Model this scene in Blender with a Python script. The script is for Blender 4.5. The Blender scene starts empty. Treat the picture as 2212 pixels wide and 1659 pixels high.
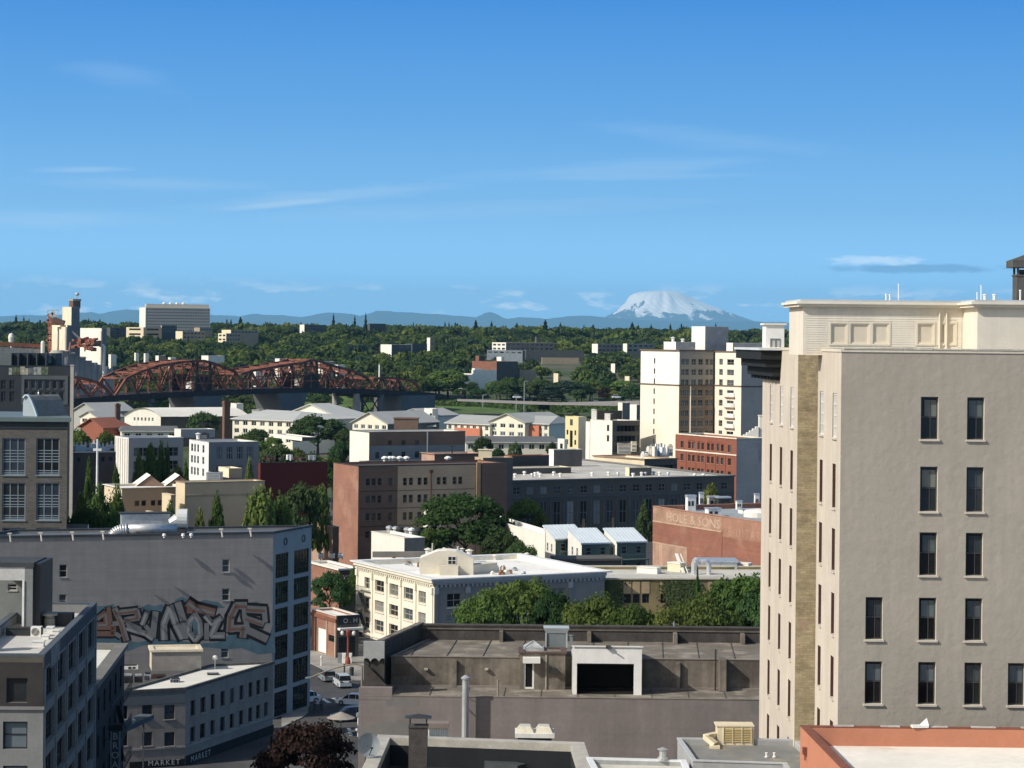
import bpy, bmesh, math, random
import numpy as np
from mathutils import Vector, Matrix
R = math.radians
random.seed(7); rng = np.random.default_rng(11)
SC = bpy.context.scene; COL = SC.collection
# ------------------------------------------------------------------ camera
F = 4730.0; RW = 2212.0; CX = 1106.0; CYP = 734.7; ROLL = 0.0105; H = 48.0
cam = bpy.data.cameras.new('camera'); co = bpy.data.objects.new('camera', cam); COL.objects.link(co)
cam.sensor_fit = 'HORIZONTAL'; cam.sensor_width = 36.0; cam.lens = 36.0*F/RW
cam.shift_y = (CYP-829.5)/RW
cam.clip_start = 1.0; cam.clip_end = 400000.0
co.matrix_world = Matrix.Translation((0, 0, H)) @ Matrix.Rotation(math.pi/2, 4, 'X') @ Matrix.Rotation(ROLL, 4, 'Z')
SC.camera = co
# ------------------------------------------------------------------ sky and sun
SUNV = Vector((-0.71, -0.36, 0.605)).normalized()         # towards the sun: left, a little behind, 36 degrees up
elev = math.asin(SUNV.z)
W = bpy.data.worlds.new('World'); SC.world = W; W.use_nodes = True
nt = W.node_tree; nt.nodes.clear(); N = nt.nodes.new; LK = nt.links.new
out = N('ShaderNodeOutputWorld'); bg = N('ShaderNodeBackground'); sky = N('ShaderNodeTexSky')
sky.sky_type = 'NISHITA'; sky.sun_disc = False; sky.sun_elevation = elev
sky.sun_rotation = math.atan2(SUNV.x, SUNV.y); sky.altitude = 50; sky.air_density = 1.0; sky.dust_density = 1.5; sky.ozone_density = 2.2
tc = N('ShaderNodeTexCoord')
def nmath(op, a, b=None, c=None, clamp=False):
 n = N('ShaderNodeMath'); n.operation = op; n.use_clamp = clamp
 for k, v in enumerate((a, b, c)):
  if v is None: continue
  if isinstance(v, (int, float)): n.inputs[k].default_value = v
  else: LK(v, n.inputs[k])
 return n.outputs[0]
def nramp(v, stops):
 n = N('ShaderNodeValToRGB'); LK(v, n.inputs[0]); e = n.color_ramp.elements
 while len(e) < len(stops): e.new(0.5)
 for q, (p, c) in zip(e, stops): q.position = p; q.color = (c, c, c, 1) if isinstance(c, (int, float)) else (*c, 1)
 return n.outputs[0]
sep = N('ShaderNodeSeparateXYZ'); LK(tc.outputs['Generated'], sep.inputs[0])
az = nmath('ARCTAN2', sep.outputs[0], sep.outputs[1]); el = nmath('ARCSINE', sep.outputs[2])
def noise(sx, sy, scale, detail, rough, off=0, dist=0.0):
 cmb = N('ShaderNodeCombineXYZ'); LK(nmath('MULTIPLY', az, sx), cmb.inputs[0]); LK(nmath('MULTIPLY', el, sy), cmb.inputs[1]); cmb.inputs[2].default_value = off
 n = N('ShaderNodeTexNoise'); n.inputs['Scale'].default_value = scale; n.inputs['Detail'].default_value = detail
 n.inputs['Roughness'].default_value = rough; n.inputs['Distortion'].default_value = dist; LK(cmb.outputs[0], n.inputs['Vector']); return n.outputs[0]
# thin cirrus streaks, low cumulus bank near the horizon
cum = nramp(noise(46, 150, 1.0, 5, 0.55, 1.7), [(0.55, 0.0), (0.66, 1.0)])
cumband = nramp(el, [(0.004, 0.0), (0.012, 0.8), (0.019, 0.9), (0.026, 0.0)])
cumulus = nmath('MULTIPLY', cum, cumband)
# one long flat cloud on the right of the mountain: white crown over a grey-blue base
def blob(a0, e0, wa, we, sn, off):
 da = nmath('DIVIDE', nmath('SUBTRACT', az, a0), wa); de = nmath('DIVIDE', nmath('SUBTRACT', el, e0), we)
 d = nmath('SQRT', nmath('ADD', nmath('MULTIPLY', da, da), nmath('MULTIPLY', de, de)))
 d = nmath('ADD', d, nmath('MULTIPLY', nmath('SUBTRACT', noise(sn, sn*3.2, 1.0, 5, 0.6, off), 0.5), 2.2))
 return nramp(d, [(0.45, 1.0), (0.95, 0.0)])
def streak(a0, e0, wa, we, tl, off):
 dz = nmath('SUBTRACT', az, a0); da = nmath('DIVIDE', dz, wa); de = nmath('DIVIDE', nmath('SUBTRACT', nmath('SUBTRACT', el, e0), nmath('MULTIPLY', dz, tl)), we)
 d = nmath('SQRT', nmath('ADD', nmath('MULTIPLY', da, da), nmath('MULTIPLY', de, de)))
 d = nmath('ADD', d, nmath('MULTIPLY', nmath('SUBTRACT', noise(22, 150, 1.0, 6, 0.65, off, 0.6), 0.5), 1.5))
 n = N('ShaderNodeValToRGB'); n.color_ramp.interpolation = 'EASE'; LK(d, n.inputs[0]); e = n.color_ramp.elements; e[0].position = 0.1; e[0].color = (1, 1, 1, 1); e[1].position = 1.0; e[1].color = (0, 0, 0, 1); return n.outputs[0]
CLOUDC = (4.4, 5.7, 6.9)
def mixc(fac, c1, c2):
 n = N('ShaderNodeMix'); n.data_type = 'RGBA'
 LK(fac, n.inputs[0])
 for k, v in ((6, c1), (7, c2)):
  if isinstance(v, tuple): n.inputs[k].default_value = (*v, 1)
  else: LK(v, n.inputs[k])
 return n.outputs[2]
def colramp(v, stops):
 n = N('ShaderNodeValToRGB'); LK(v, n.inputs[0]); e = n.color_ramp.elements
 while len(e) < len(stops): e.new(0.5)
 for q, (p, c) in zip(e, stops): q.position = p; q.color = (*c, 1)
 return n.outputs[0]
tint = N('ShaderNodeMix'); tint.data_type = 'RGBA'; tint.blend_type = 'MULTIPLY'; tint.inputs[0].default_value = 1.0
LK(sky.outputs[0], tint.inputs[6]); tint.inputs[7].default_value = (1.05, 0.9, 0.72, 1)
grad = colramp(nmath('MULTIPLY', nmath('ABSOLUTE', el), 2.0, None, True), [(0.0, (0.42, 0.92, 1.5)), (0.06, (0.40, 0.88, 1.42)), (0.12, (0.235, 0.57, 0.99)), (0.2, (0.12, 0.40, 0.85)), (0.31, (0.042, 0.262, 0.745)), (0.8, (0.035, 0.16, 0.50))])
gsc = N('ShaderNodeVectorMath'); gsc.operation = 'SCALE'; LK(grad, gsc.inputs[0]); gsc.inputs['Scale'].default_value = 1.0/0.15
vd = N('ShaderNodeVectorMath'); vd.operation = 'DOT_PRODUCT'; LK(tc.outputs['Generated'], vd.inputs[0]); vd.inputs[1].default_value = SUNV
away = nramp(nmath('MULTIPLY_ADD', vd.outputs['Value'], 0.5, 0.5), [(0.52, 1.0), (0.80, 0.0)])   # the sky whitens towards the sun
col = mixc(nmath('MULTIPLY', away, nramp(nmath('ABSOLUTE', el), [(0.22, 1.0), (0.6, 0.0)])), tint.outputs[2], gsc.outputs[0])
for x, y, wx, wy, tl, am, of in ((700, 425, 400, 20, 0.10, 0.26, 2.0), (600, 444, 230, 9, 0.11, 0.42, 3.1), (190, 374, 130, 9, 0.04, 0.30, 5.2), (330, 402, 330, 20, 0.0, 0.20, 6.4), (1300, 368, 460, 22, 0.06, 0.18, 7.3), (1400, 384, 330, 9, 0.03, 0.16, 8.8), (1520, 300, 330, 30, -0.10, 0.12, 9.6), (250, 172, 190, 34, -0.10, 0.11, 10.5), (120, 480, 300, 24, 0.02, 0.25, 11.7), (1000, 455, 700, 26, 0.05, 0.14, 12.6)):
 a0, e0 = (x-CX)/F, (CYP+ROLL*(x-CX)-y)/F
 col = mixc(nmath('MULTIPLY', streak(a0, e0, wx/F, wy/F, tl, of), am), col, CLOUDC)
col = mixc(nmath('MULTIPLY', cumulus, 0.75), col, (11.5, 12.0, 12.4))
AZC, ELC = (1950-CX)/F, 0.0353
col = mixc(nmath('MULTIPLY', blob(AZC, ELC-0.0012, 0.050, 0.0024, 50, 4.2), 0.7), col, (0.9, 2.3, 4.3))
col = mixc(nmath('MULTIPLY', blob(AZC-0.014, ELC+0.0024, 0.021, 0.0026, 75, 7.7), 0.6), col, (8.0, 9.0, 10.0))
LK(col, bg.inputs[0]); bg.inputs[1].default_value = 0.15; LK(bg.outputs[0], out.inputs[0])
sl = bpy.data.lights.new('sun', 'SUN'); so = bpy.data.objects.new('sun', sl); COL.objects.link(so)
sl.energy = 4.5; sl.angle = R(0.5); sl.color = (1.0, 0.955, 0.87)
so.rotation_euler = SUNV.to_track_quat('Z', 'Y').to_euler(); so.location = (0, 0, 300)
SC.view_settings.view_transform = 'Standard'; SC.view_settings.look = 'None'
SC.view_settings.exposure = 0.0; SC.view_settings.gamma = 1.0; SC.view_settings.use_curve_mapping = False
SC.cycles.volume_bounces = 1; SC.cycles.max_bounces = 6; SC.cycles.use_denoising = True
try: SC.cycles.denoiser = 'OPENIMAGEDENOISE'
except Exception: pass
# ------------------------------------------------------------------ picture <-> place (2212 x 1659 picture grid)
_c, _s = math.cos(ROLL), math.sin(ROLL)
def ray(x, y):
 dx, dy = x-CX, y-CYP
 return (dx*_c+dy*_s)/F, -(dy*_c-dx*_s)/F
def pt(x, y, D):
 a, b = ray(x, y); return Vector((a*D, D, H+b*D))
def ptz(x, y, z):
 a, b = ray(x, y); D = (z-H)/b; return Vector((a*D, D, z))
ZN = dict(ZA=(0, 1100, 1000), ZB=(900, 1100, 1000), ZC=(1800, 1100, 1000), ZD=(2700, 1000, 1000), ZE=(3032, 1000, 1000),
   Y1=(0, 1500, 900), Y2=(700, 1550, 900), Y3=(1300, 1600, 900), Y4=(2100, 1500, 900), Y5=(2500, 1600, 900),
   L1=(0, 2050, 1000), L2=(0, 2274, 1000), L3=(900, 2274, 1000), L4=(1200, 2050, 1000), L5=(2100, 1900, 1000),
   L6=(1400, 2274, 1000), L7=(2200, 2274, 1000), L8=(3032, 2274, 1000), V2=(1220, 2360, 260), V4=(160, 1130, 493.3))
def zz(n, x, y):
 ox, oy, w = ZN[n]; k = w/2212.0
 return ((ox+x*k)*0.54861, (oy+y*k)*0.54861)
def zp(n, x, y, D): return pt(*zz(n, x, y), D)
def hgt(D): return float(np.interp(D, [0, 1080, 1095, 1285, 1310, 1450, 1800, 2300, 2900, 4000, 9000, 30000], [0, 0, -10, -10, 2, 7, 21, 33, 44, 48, 25, 0]))
# ------------------------------------------------------------------ materials
MATS = {}
def pm(name, c, rough=0.85, var=0.18, sc=0.35, bump=0.0, bsc=3.0, streak=0.0, c2=None, c2s=0.1, c2t=(0.5, 0.62), metal=0.0, spec=0.3, course=0.0, rnd=0.0, brick=None):
 if name in MATS: return MATS[name]
 m = bpy.data.materials.new(name); m.use_nodes = True; t = m.node_tree; t.nodes.clear()
 n = t.nodes.new; l = t.links.new
 o = n('ShaderNodeOutputMaterial'); p = n('ShaderNodeBsdfPrincipled'); l(p.outputs[0], o.inputs[0])
 p.inputs['Roughness'].default_value = rough; p.inputs['Metallic'].default_value = metal; p.inputs['Specular IOR Level'].default_value = spec
 g = n('ShaderNodeNewGeometry')
 def nz(scale, det=4, vec=None, rg=0.6):
  k = n('ShaderNodeTexNoise'); k.inputs['Scale'].default_value = scale; k.inputs['Detail'].default_value = det; k.inputs['Roughness'].default_value = rg
  l(vec or g.outputs['Position'], k.inputs['Vector']); return k.outputs[0]
 def mul(color, fac_socket, lo, hi, fmin=0.3, fmax=0.7):
  r = n('ShaderNodeMapRange'); r.inputs['From Min'].default_value = fmin; r.inputs['From Max'].default_value = fmax
  r.inputs['To Min'].default_value = lo; r.inputs['To Max'].default_value = hi; l(fac_socket, r.inputs[0])
  x = n('ShaderNodeVectorMath'); x.operation = 'SCALE'; l(color, x.inputs[0]); l(r.outputs[0], x.inputs['Scale']); return x.outputs[0]
 rgb = n('ShaderNodeRGB'); rgb.outputs[0].default_value = (*c, 1); cur = rgb.outputs[0]
 if brick:
  uv = n('ShaderNodeUVMap'); b = n('ShaderNodeTexBrick'); l(uv.outputs[0], b.inputs['Vector'])
  b.inputs['Scale'].default_value = 1.0; b.inputs['Brick Width'].default_value = brick[0]; b.inputs['Row Height'].default_value = brick[1]
  b.inputs['Mortar Size'].default_value = brick[1]*0.14; b.inputs['Bias'].default_value = -0.2
  b.inputs['Color1'].default_value = (*[v*1.15 for v in c], 1); b.inputs['Color2'].default_value = (*[v*0.78 for v in c], 1)
  b.inputs['Mortar'].default_value = (*brick[2], 1); cur = b.outputs[0]
 if c2:
  mx = n('ShaderNodeMix'); mx.data_type = 'RGBA'; l(cur, mx.inputs[6]); mx.inputs[7].default_value = (*c2, 1)
  r = n('ShaderNodeMapRange'); r.inputs['From Min'].default_value = c2t[0]; r.inputs['From Max'].default_value = c2t[1]; l(nz(c2s, 5), r.inputs[0]); l(r.outputs[0], mx.inputs[0]); cur = mx.outputs[2]
 if var: cur = mul(cur, nz(sc, 5), 1-var, 1+var); cur = mul(cur, nz(sc*9, 3), 1-var*0.5, 1+var*0.5)
 if streak:
  mp = n('ShaderNodeMapping'); mp.inputs['Scale'].default_value = (1.6, 1.6, 0.09); l(g.outputs['Position'], mp.inputs[0]); cur = mul(cur, nz(1.0, 4, mp.outputs[0]), 1-streak, 1+streak*0.4)
 if course:
  mp = n('ShaderNodeMapping'); mp.inputs['Scale'].default_value = (0.12, 0.12, 3.2); l(g.outputs['Position'], mp.inputs[0]); cs = nz(1.0, 4, mp.outputs[0]); cur = mul(cur, cs, 1-course, 1+course)
 if rnd:
  oi = n('ShaderNodeObjectInfo'); cur = mul(cur, oi.outputs['Random'], 1-rnd, 1+rnd, 0, 1)
 l(cur, p.inputs['Base Color'])
 if bump:
  bp = n('ShaderNodeBump'); bp.inputs['Strength'].default_value = 1.0; bp.inputs['Distance'].default_value = bump
  mp = n('ShaderNodeMapping'); mp.inputs['Scale'].default_value = (1, 1, 1.0 if not course else 4.0); l(g.outputs['Position'], mp.inputs[0])
  l(nz(bsc, 4, mp.outputs[0]), bp.inputs['Height']); l(bp.outputs[0], p.inputs['Normal'])
 MATS[name] = m; return m
def glass(name, c=(0.02, 0.022, 0.024), rough=0.12, spec=0.25, rnd=0.5):
 return pm(name, c, rough, 0.25, 0.8, spec=spec, rnd=rnd)
G_DARK = glass('glass_dark'); G_MID = glass('glass_grey', (0.06, 0.075, 0.085), 0.12); G_BLIND = pm('glass_blind', (0.22, 0.23, 0.22), 0.3, 0.2, 1.2, rnd=0.4)
G_GREEN = glass('glass_green', (0.012, 0.03, 0.018), 0.1)
FR_WHITE = pm('frame_white', (0.62, 0.62, 0.60), 0.6, 0.1); FR_DARK = pm('frame_dark', (0.03, 0.03, 0.032), 0.5, 0.1)
FR_GREY = pm('frame_grey', (0.22, 0.25, 0.27), 0.6, 0.1); FR_BROWN = pm('frame_brown', (0.09, 0.05, 0.04), 0.6, 0.1); FR_CREAM = pm('frame_cream', (0.6, 0.55, 0.42), 0.7, 0.1)
STEEL = pm('galvanised', (0.52, 0.54, 0.55), 0.4, 0.2, 1.5, metal=0.5); WHITE_MTL = pm('white_metal', (0.76, 0.76, 0.73), 0.5, 0.1, 1.0); DARK_MTL = pm('dark_metal', (0.035, 0.038, 0.04), 0.55, 0.2, 1.0)
# ------------------------------------------------------------------ mesh building
ORG = {}
_o = 'first second third fourth fifth sixth seventh eighth ninth tenth eleventh twelfth thirteenth fourteenth fifteenth sixteenth seventeenth eighteenth nineteenth twentieth'.split()
ORD = _o+['twenty-'+v for v in _o[:9]]
class MB:
 def __init__(s): s.v = []; s.f = []; s.m = []
 def poly(s, ps, m=0):
  k = len(s.v); s.v += [tuple(p) for p in ps]; s.f.append(tuple(range(k, k+len(ps)))); s.m.append(m); return s
 def prism(s, ps, z0, z1, m=0, mt=None):
  n = len(ps); k = len(s.v); s.v += [(p[0], p[1], z0) for p in ps]+[(p[0], p[1], z1) for p in ps]
  for i in range(n):
   j = (i+1) % n; s.f.append((k+i, k+j, k+n+j, k+n+i)); s.m.append(m)
  s.f.append(tuple(range(k+n-1, k-1, -1))); s.m.append(m); s.f.append(tuple(range(k+n, k+2*n))); s.m.append(m if mt is None else mt); return s
 def box(s, c, sx, sy, sz, ang=0.0, m=0):
  ca, sa = math.cos(ang), math.sin(ang); ps = []
  for a, b in ((-1, -1), (1, -1), (1, 1), (-1, 1)):
   x, y = a*sx/2, b*sy/2; ps.append((c[0]+x*ca-y*sa, c[1]+x*sa+y*ca))
  return s.prism(ps, c[2], c[2]+sz, m)
 def tube(s, p0, p1, r0, r1=None, n=8, m=0, cap=True):
  r1 = r0 if r1 is None else r1; p0 = Vector(p0); p1 = Vector(p1); d = (p1-p0).normalized()
  a = d.orthogonal().normalized(); b = d.cross(a); k = len(s.v)
  for p, r in ((p0, r0), (p1, r1)):
   for i in range(n):
    t = 2*math.pi*i/n; s.v.append(tuple(p+a*(r*math.cos(t))+b*(r*math.sin(t))))
  for i in range(n):
   j = (i+1) % n; s.f.append((k+i, k+j, k+n+j, k+n+i)); s.m.append(m)
  if cap: s.f.append(tuple(range(k+n-1, k-1, -1))); s.m.append(m); s.f.append(tuple(range(k+n, k+2*n))); s.m.append(m)
  return s
 def path(s, pts, r, n=6, m=0):
  for a, b in zip(pts[:-1], pts[1:]): s.tube(a, b, r, r, n, m)
  return s
 def beam(s, p0, p1, w, h, m=0):
  p0 = Vector(p0); p1 = Vector(p1); d = (p1-p0).normalized(); up = Vector((0, 0, 1))
  if abs(d.z) > 0.95: up = Vector((1, 0, 0))
  a = d.cross(up).normalized()*(w/2); b = a.cross(d).normalized()*(h/2); k = len(s.v)
  for p in (p0, p1):
   for q in (-a-b, a-b, a+b, -a+b): s.v.append(tuple(p+q))
  for q in ((0, 1, 5, 4), (1, 2, 6, 5), (2, 3, 7, 6), (3, 0, 4, 7), (3, 2, 1, 0), (4, 5, 6, 7)): s.f.append(tuple(k+i for i in q)); s.m.append(m)
  return s
 def lathe(s, c, prof, n=12, m=0):
  k = len(s.v)
  for r, z in prof:
   for i in range(n):
    t = 2*math.pi*i/n; s.v.append((c[0]+r*math.cos(t), c[1]+r*math.sin(t), c[2]+z))
  for q in range(len(prof)-1):
   for i in range(n):
    j = (i+1) % n; s.f.append((k+q*n+i, k+q*n+j, k+(q+1)*n+j, k+(q+1)*n+i)); s.m.append(m)
  s.f.append(tuple(range(k+n-1, k-1, -1))); s.m.append(m); e = k+(len(prof)-1)*n; s.f.append(tuple(range(e, e+n))); s.m.append(m); return s
 def mesh(s, name, mats, org=Vector((0, 0, 0)), smooth=False):
  me = bpy.data.meshes.new(name); ox, oy, oz = org
  me.from_pydata([(x-ox, y-oy, z-oz) for x, y, z in s.v], [], s.f)
  for mt in (mats if isinstance(mats, (list, tuple)) else [mats]): me.materials.append(mt)
  me.polygons.foreach_set('material_index', s.m)
  if smooth: me.polygons.foreach_set('use_smooth', [True]*len(s.f))
  uv = me.uv_layers.new(name='UVMap'); dat = np.empty(len(me.loops)*2)
  for p in me.polygons:
   nn = p.normal
   if abs(nn.z) > 0.7: ax = (1, 0); top = True
   else:
    q = math.hypot(nn.x, nn.y) or 1; ax = (-nn.y/q, nn.x/q); top = False
   for li in p.loop_indices:
    x, y, z = s.v[me.loops[li].vertex_index]
    dat[2*li] = x if top else x*ax[0]+y*ax[1]; dat[2*li+1] = y if top else z
  uv.data.foreach_set('uv', dat); me.update(); return me
 def build(s, name, mats, parent=None, smooth=False, label=None, cat=None, group=None, kind=None):
  if parent is not None: org = ORG[parent.name]
  elif s.v:
   a = np.array(s.v); org = Vector((float(a[:, 0].mean()), float(a[:, 1].mean()), float(a[:, 2].min())))
  me = s.mesh(name, mats, org, smooth)
  o = bpy.data.objects.new(name, me); COL.objects.link(o)
  if parent is None: o.location = org
  else: o.parent = parent
  ORG[o.name] = org.copy(); tag(o, label, cat, group, kind); return o
def tag(o, label=None, cat=None, group=None, kind=None):
 for k, v in (('label', label), ('category', cat), ('group', group), ('kind', kind)):
  if v: o[k] = v
 return o
def thing(name, label, cat, loc, group=None):
 o = bpy.data.objects.new(name, None); COL.objects.link(o); o.location = loc; o.empty_display_size = 0.5
 ORG[o.name] = Vector(loc); return tag(o, label, cat, group)
def text_into(mb, s, org, t, up, size, m=0, space=1.0, align='LEFT', n=None, off=0.0, depth=0.0):
 cu = bpy.data.curves.new('lettering', 'FONT'); cu.body = s; cu.size = size; cu.align_x = align; cu.space_character = space; cu.resolution_u = 2
 ob = bpy.data.objects.new('lettering', cu); COL.objects.link(ob); bpy.context.view_layer.update()
 me = ob.evaluated_get(bpy.context.evaluated_depsgraph_get()).to_mesh()
 t = Vector(t); up = Vector(up); n = Vector(n) if n is not None else t.cross(up); org = Vector(org)+n*off
 k = len(mb.v); mb.v += [tuple(org+t*v.co.x+up*v.co.y) for v in me.vertices]
 for p in me.polygons: mb.f.append(tuple(k+i for i in p.vertices)); mb.m.append(m)
 ob.to_mesh_clear(); bpy.data.objects.remove(ob); bpy.data.curves.remove(cu); return mb
def inset(ps, d):
 n = len(ps); out = []
 for i in range(n):
  p, a, b = Vector(ps[i][:2]), Vector(ps[i-1][:2]), Vector(ps[(i+1) % n][:2])
  t0 = (p-a).normalized(); t1 = (b-p).normalized(); n0 = Vector((-t0.y, t0.x)); n1 = Vector((-t1.y, t1.x))
  q = n0+n1; den = 1+n0.dot(n1)
  out.append(p+q*(d/max(den, 0.3)))
 return out
class Fc:
 def __init__(s, p, q):
  s.p = Vector(p[:2]); s.q = Vector(q[:2]); d = s.q-s.p; s.L = d.length; s.t = d/s.L; s.n = Vector((s.t.y, -s.t.x)); s.ang = math.atan2(s.t.y, s.t.x)
 def u(s, x, y):
  a, b = ray(x, y); return (a*s.p.y-s.p.x)/(s.t.x-a*s.t.y)
 def uz(s, x, y):
  u = s.u(x, y); D = s.p.y+u*s.t.y; return u, H+ray(x, y)[1]*D
 def at(s, u, z, off=0.0):
  w = s.p+s.t*u+s.n*off; return Vector((w.x, w.y, z))
WINC = {}
ST = {}
def style(name, **k):
 d = dict(fr=FR_WHITE, fw=0.08, nv=0, nh=(0.5,), rd=0.18, sill=0.0, gl=(G_DARK, G_MID), one=True, sillm=None, up=None); d.update(k); ST[name] = d
def window(parent, f, u0, u1, z0, z1, sn, name='window'):
 s = ST[sn]; w, h = round(u1-u0, 2), round(z1-z0, 2); gi = random.randrange(len(s['gl'])); key = (w, h, sn, gi)
 if key not in WINC:
  mb = MB(); rd, fw = s['rd'], s['fw']
  def bar(x0, x1, za, zb): mb.prism([(x0, rd-0.06), (x1, rd-0.06), (x1, rd+0.02), (x0, rd+0.02)], za, zb)
  bar(0, fw, 0, h); bar(w-fw, w, 0, h); bar(fw, w-fw, 0, fw); bar(fw, w-fw, h-fw, h)
  for k in range(s['nv']): x = w*(k+1)/(s['nv']+1); bar(x-fw*0.4, x+fw*0.4, fw, h-fw)
  for q in s['nh']: mb.prism([(fw, rd-0.055), (w-fw, rd-0.055), (w-fw, rd+0.02), (fw, rd+0.02)], h*q-fw*0.4, h*q+fw*0.4)
  pane = [(0, rd, 0), (w, rd, 0), (w, rd, h), (0, rd, h)]
  if s['one']: mb.poly(pane, 1); pm_ = None
  else: pm_ = MB().poly(pane).mesh('pane', s['gl'][gi])
  if s['up'] is not None:
   x0 = w*random.uniform(0.14, 0.26); mb.poly([(x0, rd-0.008, h*0.54), (w-fw, rd-0.008, h*0.54), (w-fw, rd-0.008, h*0.92), (x0, rd-0.008, h*0.92)], 3); mb.prism([(w*0.56, rd-0.03), (w*0.60, rd-0.03), (w*0.60, rd), (w*0.56, rd)], fw, h*0.9)
  sm = None
  if s['sill']:
   q = s['sill']; sb = MB().prism([(-q*0.7, -q), (w+q*0.7, -q), (w+q*0.7, rd), (-q*0.7, rd)], -q*0.9, 0.005)
   if s['one']:
    mb.prism([(-q*0.7, -q), (w+q*0.7, -q), (w+q*0.7, rd), (-q*0.7, rd)], -q*0.9, 0.005, 2)
   else: sm = sb.mesh('sill', s['sillm'] or s['fr'])
  WINC[key] = (mb.mesh('window', [s['fr'], s['gl'][gi], s['sillm'] or s['fr'], s['up'][random.randrange(len(s['up']))] if s['up'] else s['fr']]), pm_, sm)
 me, pn, sm = WINC[key]
 o = bpy.data.objects.new(name, me); COL.objects.link(o); o.parent = parent
 o.location = f.at(u0, z0)-ORG[parent.name]; o.rotation_euler.z = f.ang
 for q, nme in ((pn, 'pane'), (sm, 'sill')):
  if q:
   c = bpy.data.objects.new(nme, q); COL.objects.link(c); c.parent = o
 return o
def holes_wall(mb, f, z0, z1, holes, rd, m=0, mr=0, ztop=None):
 us = sorted({0.0, f.L}|{min(max(h[k], 0), f.L) for h in holes for k in (0, 1)}); zs = sorted({z0, z1}|{min(max(h[k], z0), z1) for h in holes for k in (2, 3)})
 for a, b in zip(us[:-1], us[1:]):
  if b-a < 1e-4: continue
  for c, d in zip(zs[:-1], zs[1:]):
   if d-c < 1e-4: continue
   x, y = (a+b)/2, (c+d)/2
   if any(h[0] < x < h[1] and h[2] < y < h[3] for h in holes): continue
   mb.poly([f.at(a, c), f.at(b, c), f.at(b, d), f.at(a, d)], m)
 for h in holes:
  a, b, c, d = h
  mb.poly([f.at(a, c), f.at(a, c, -rd), f.at(a, d, -rd), f.at(a, d)], mr); mb.poly([f.at(b, c, -rd), f.at(b, c), f.at(b, d), f.at(b, d, -rd)], mr)
  mb.poly([f.at(a, c, -rd), f.at(a, c), f.at(b, c), f.at(b, c, -rd)], mr); mb.poly([f.at(a, d), f.at(a, d, -rd), f.at(b, d, -rd), f.at(b, d)], mr)
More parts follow.
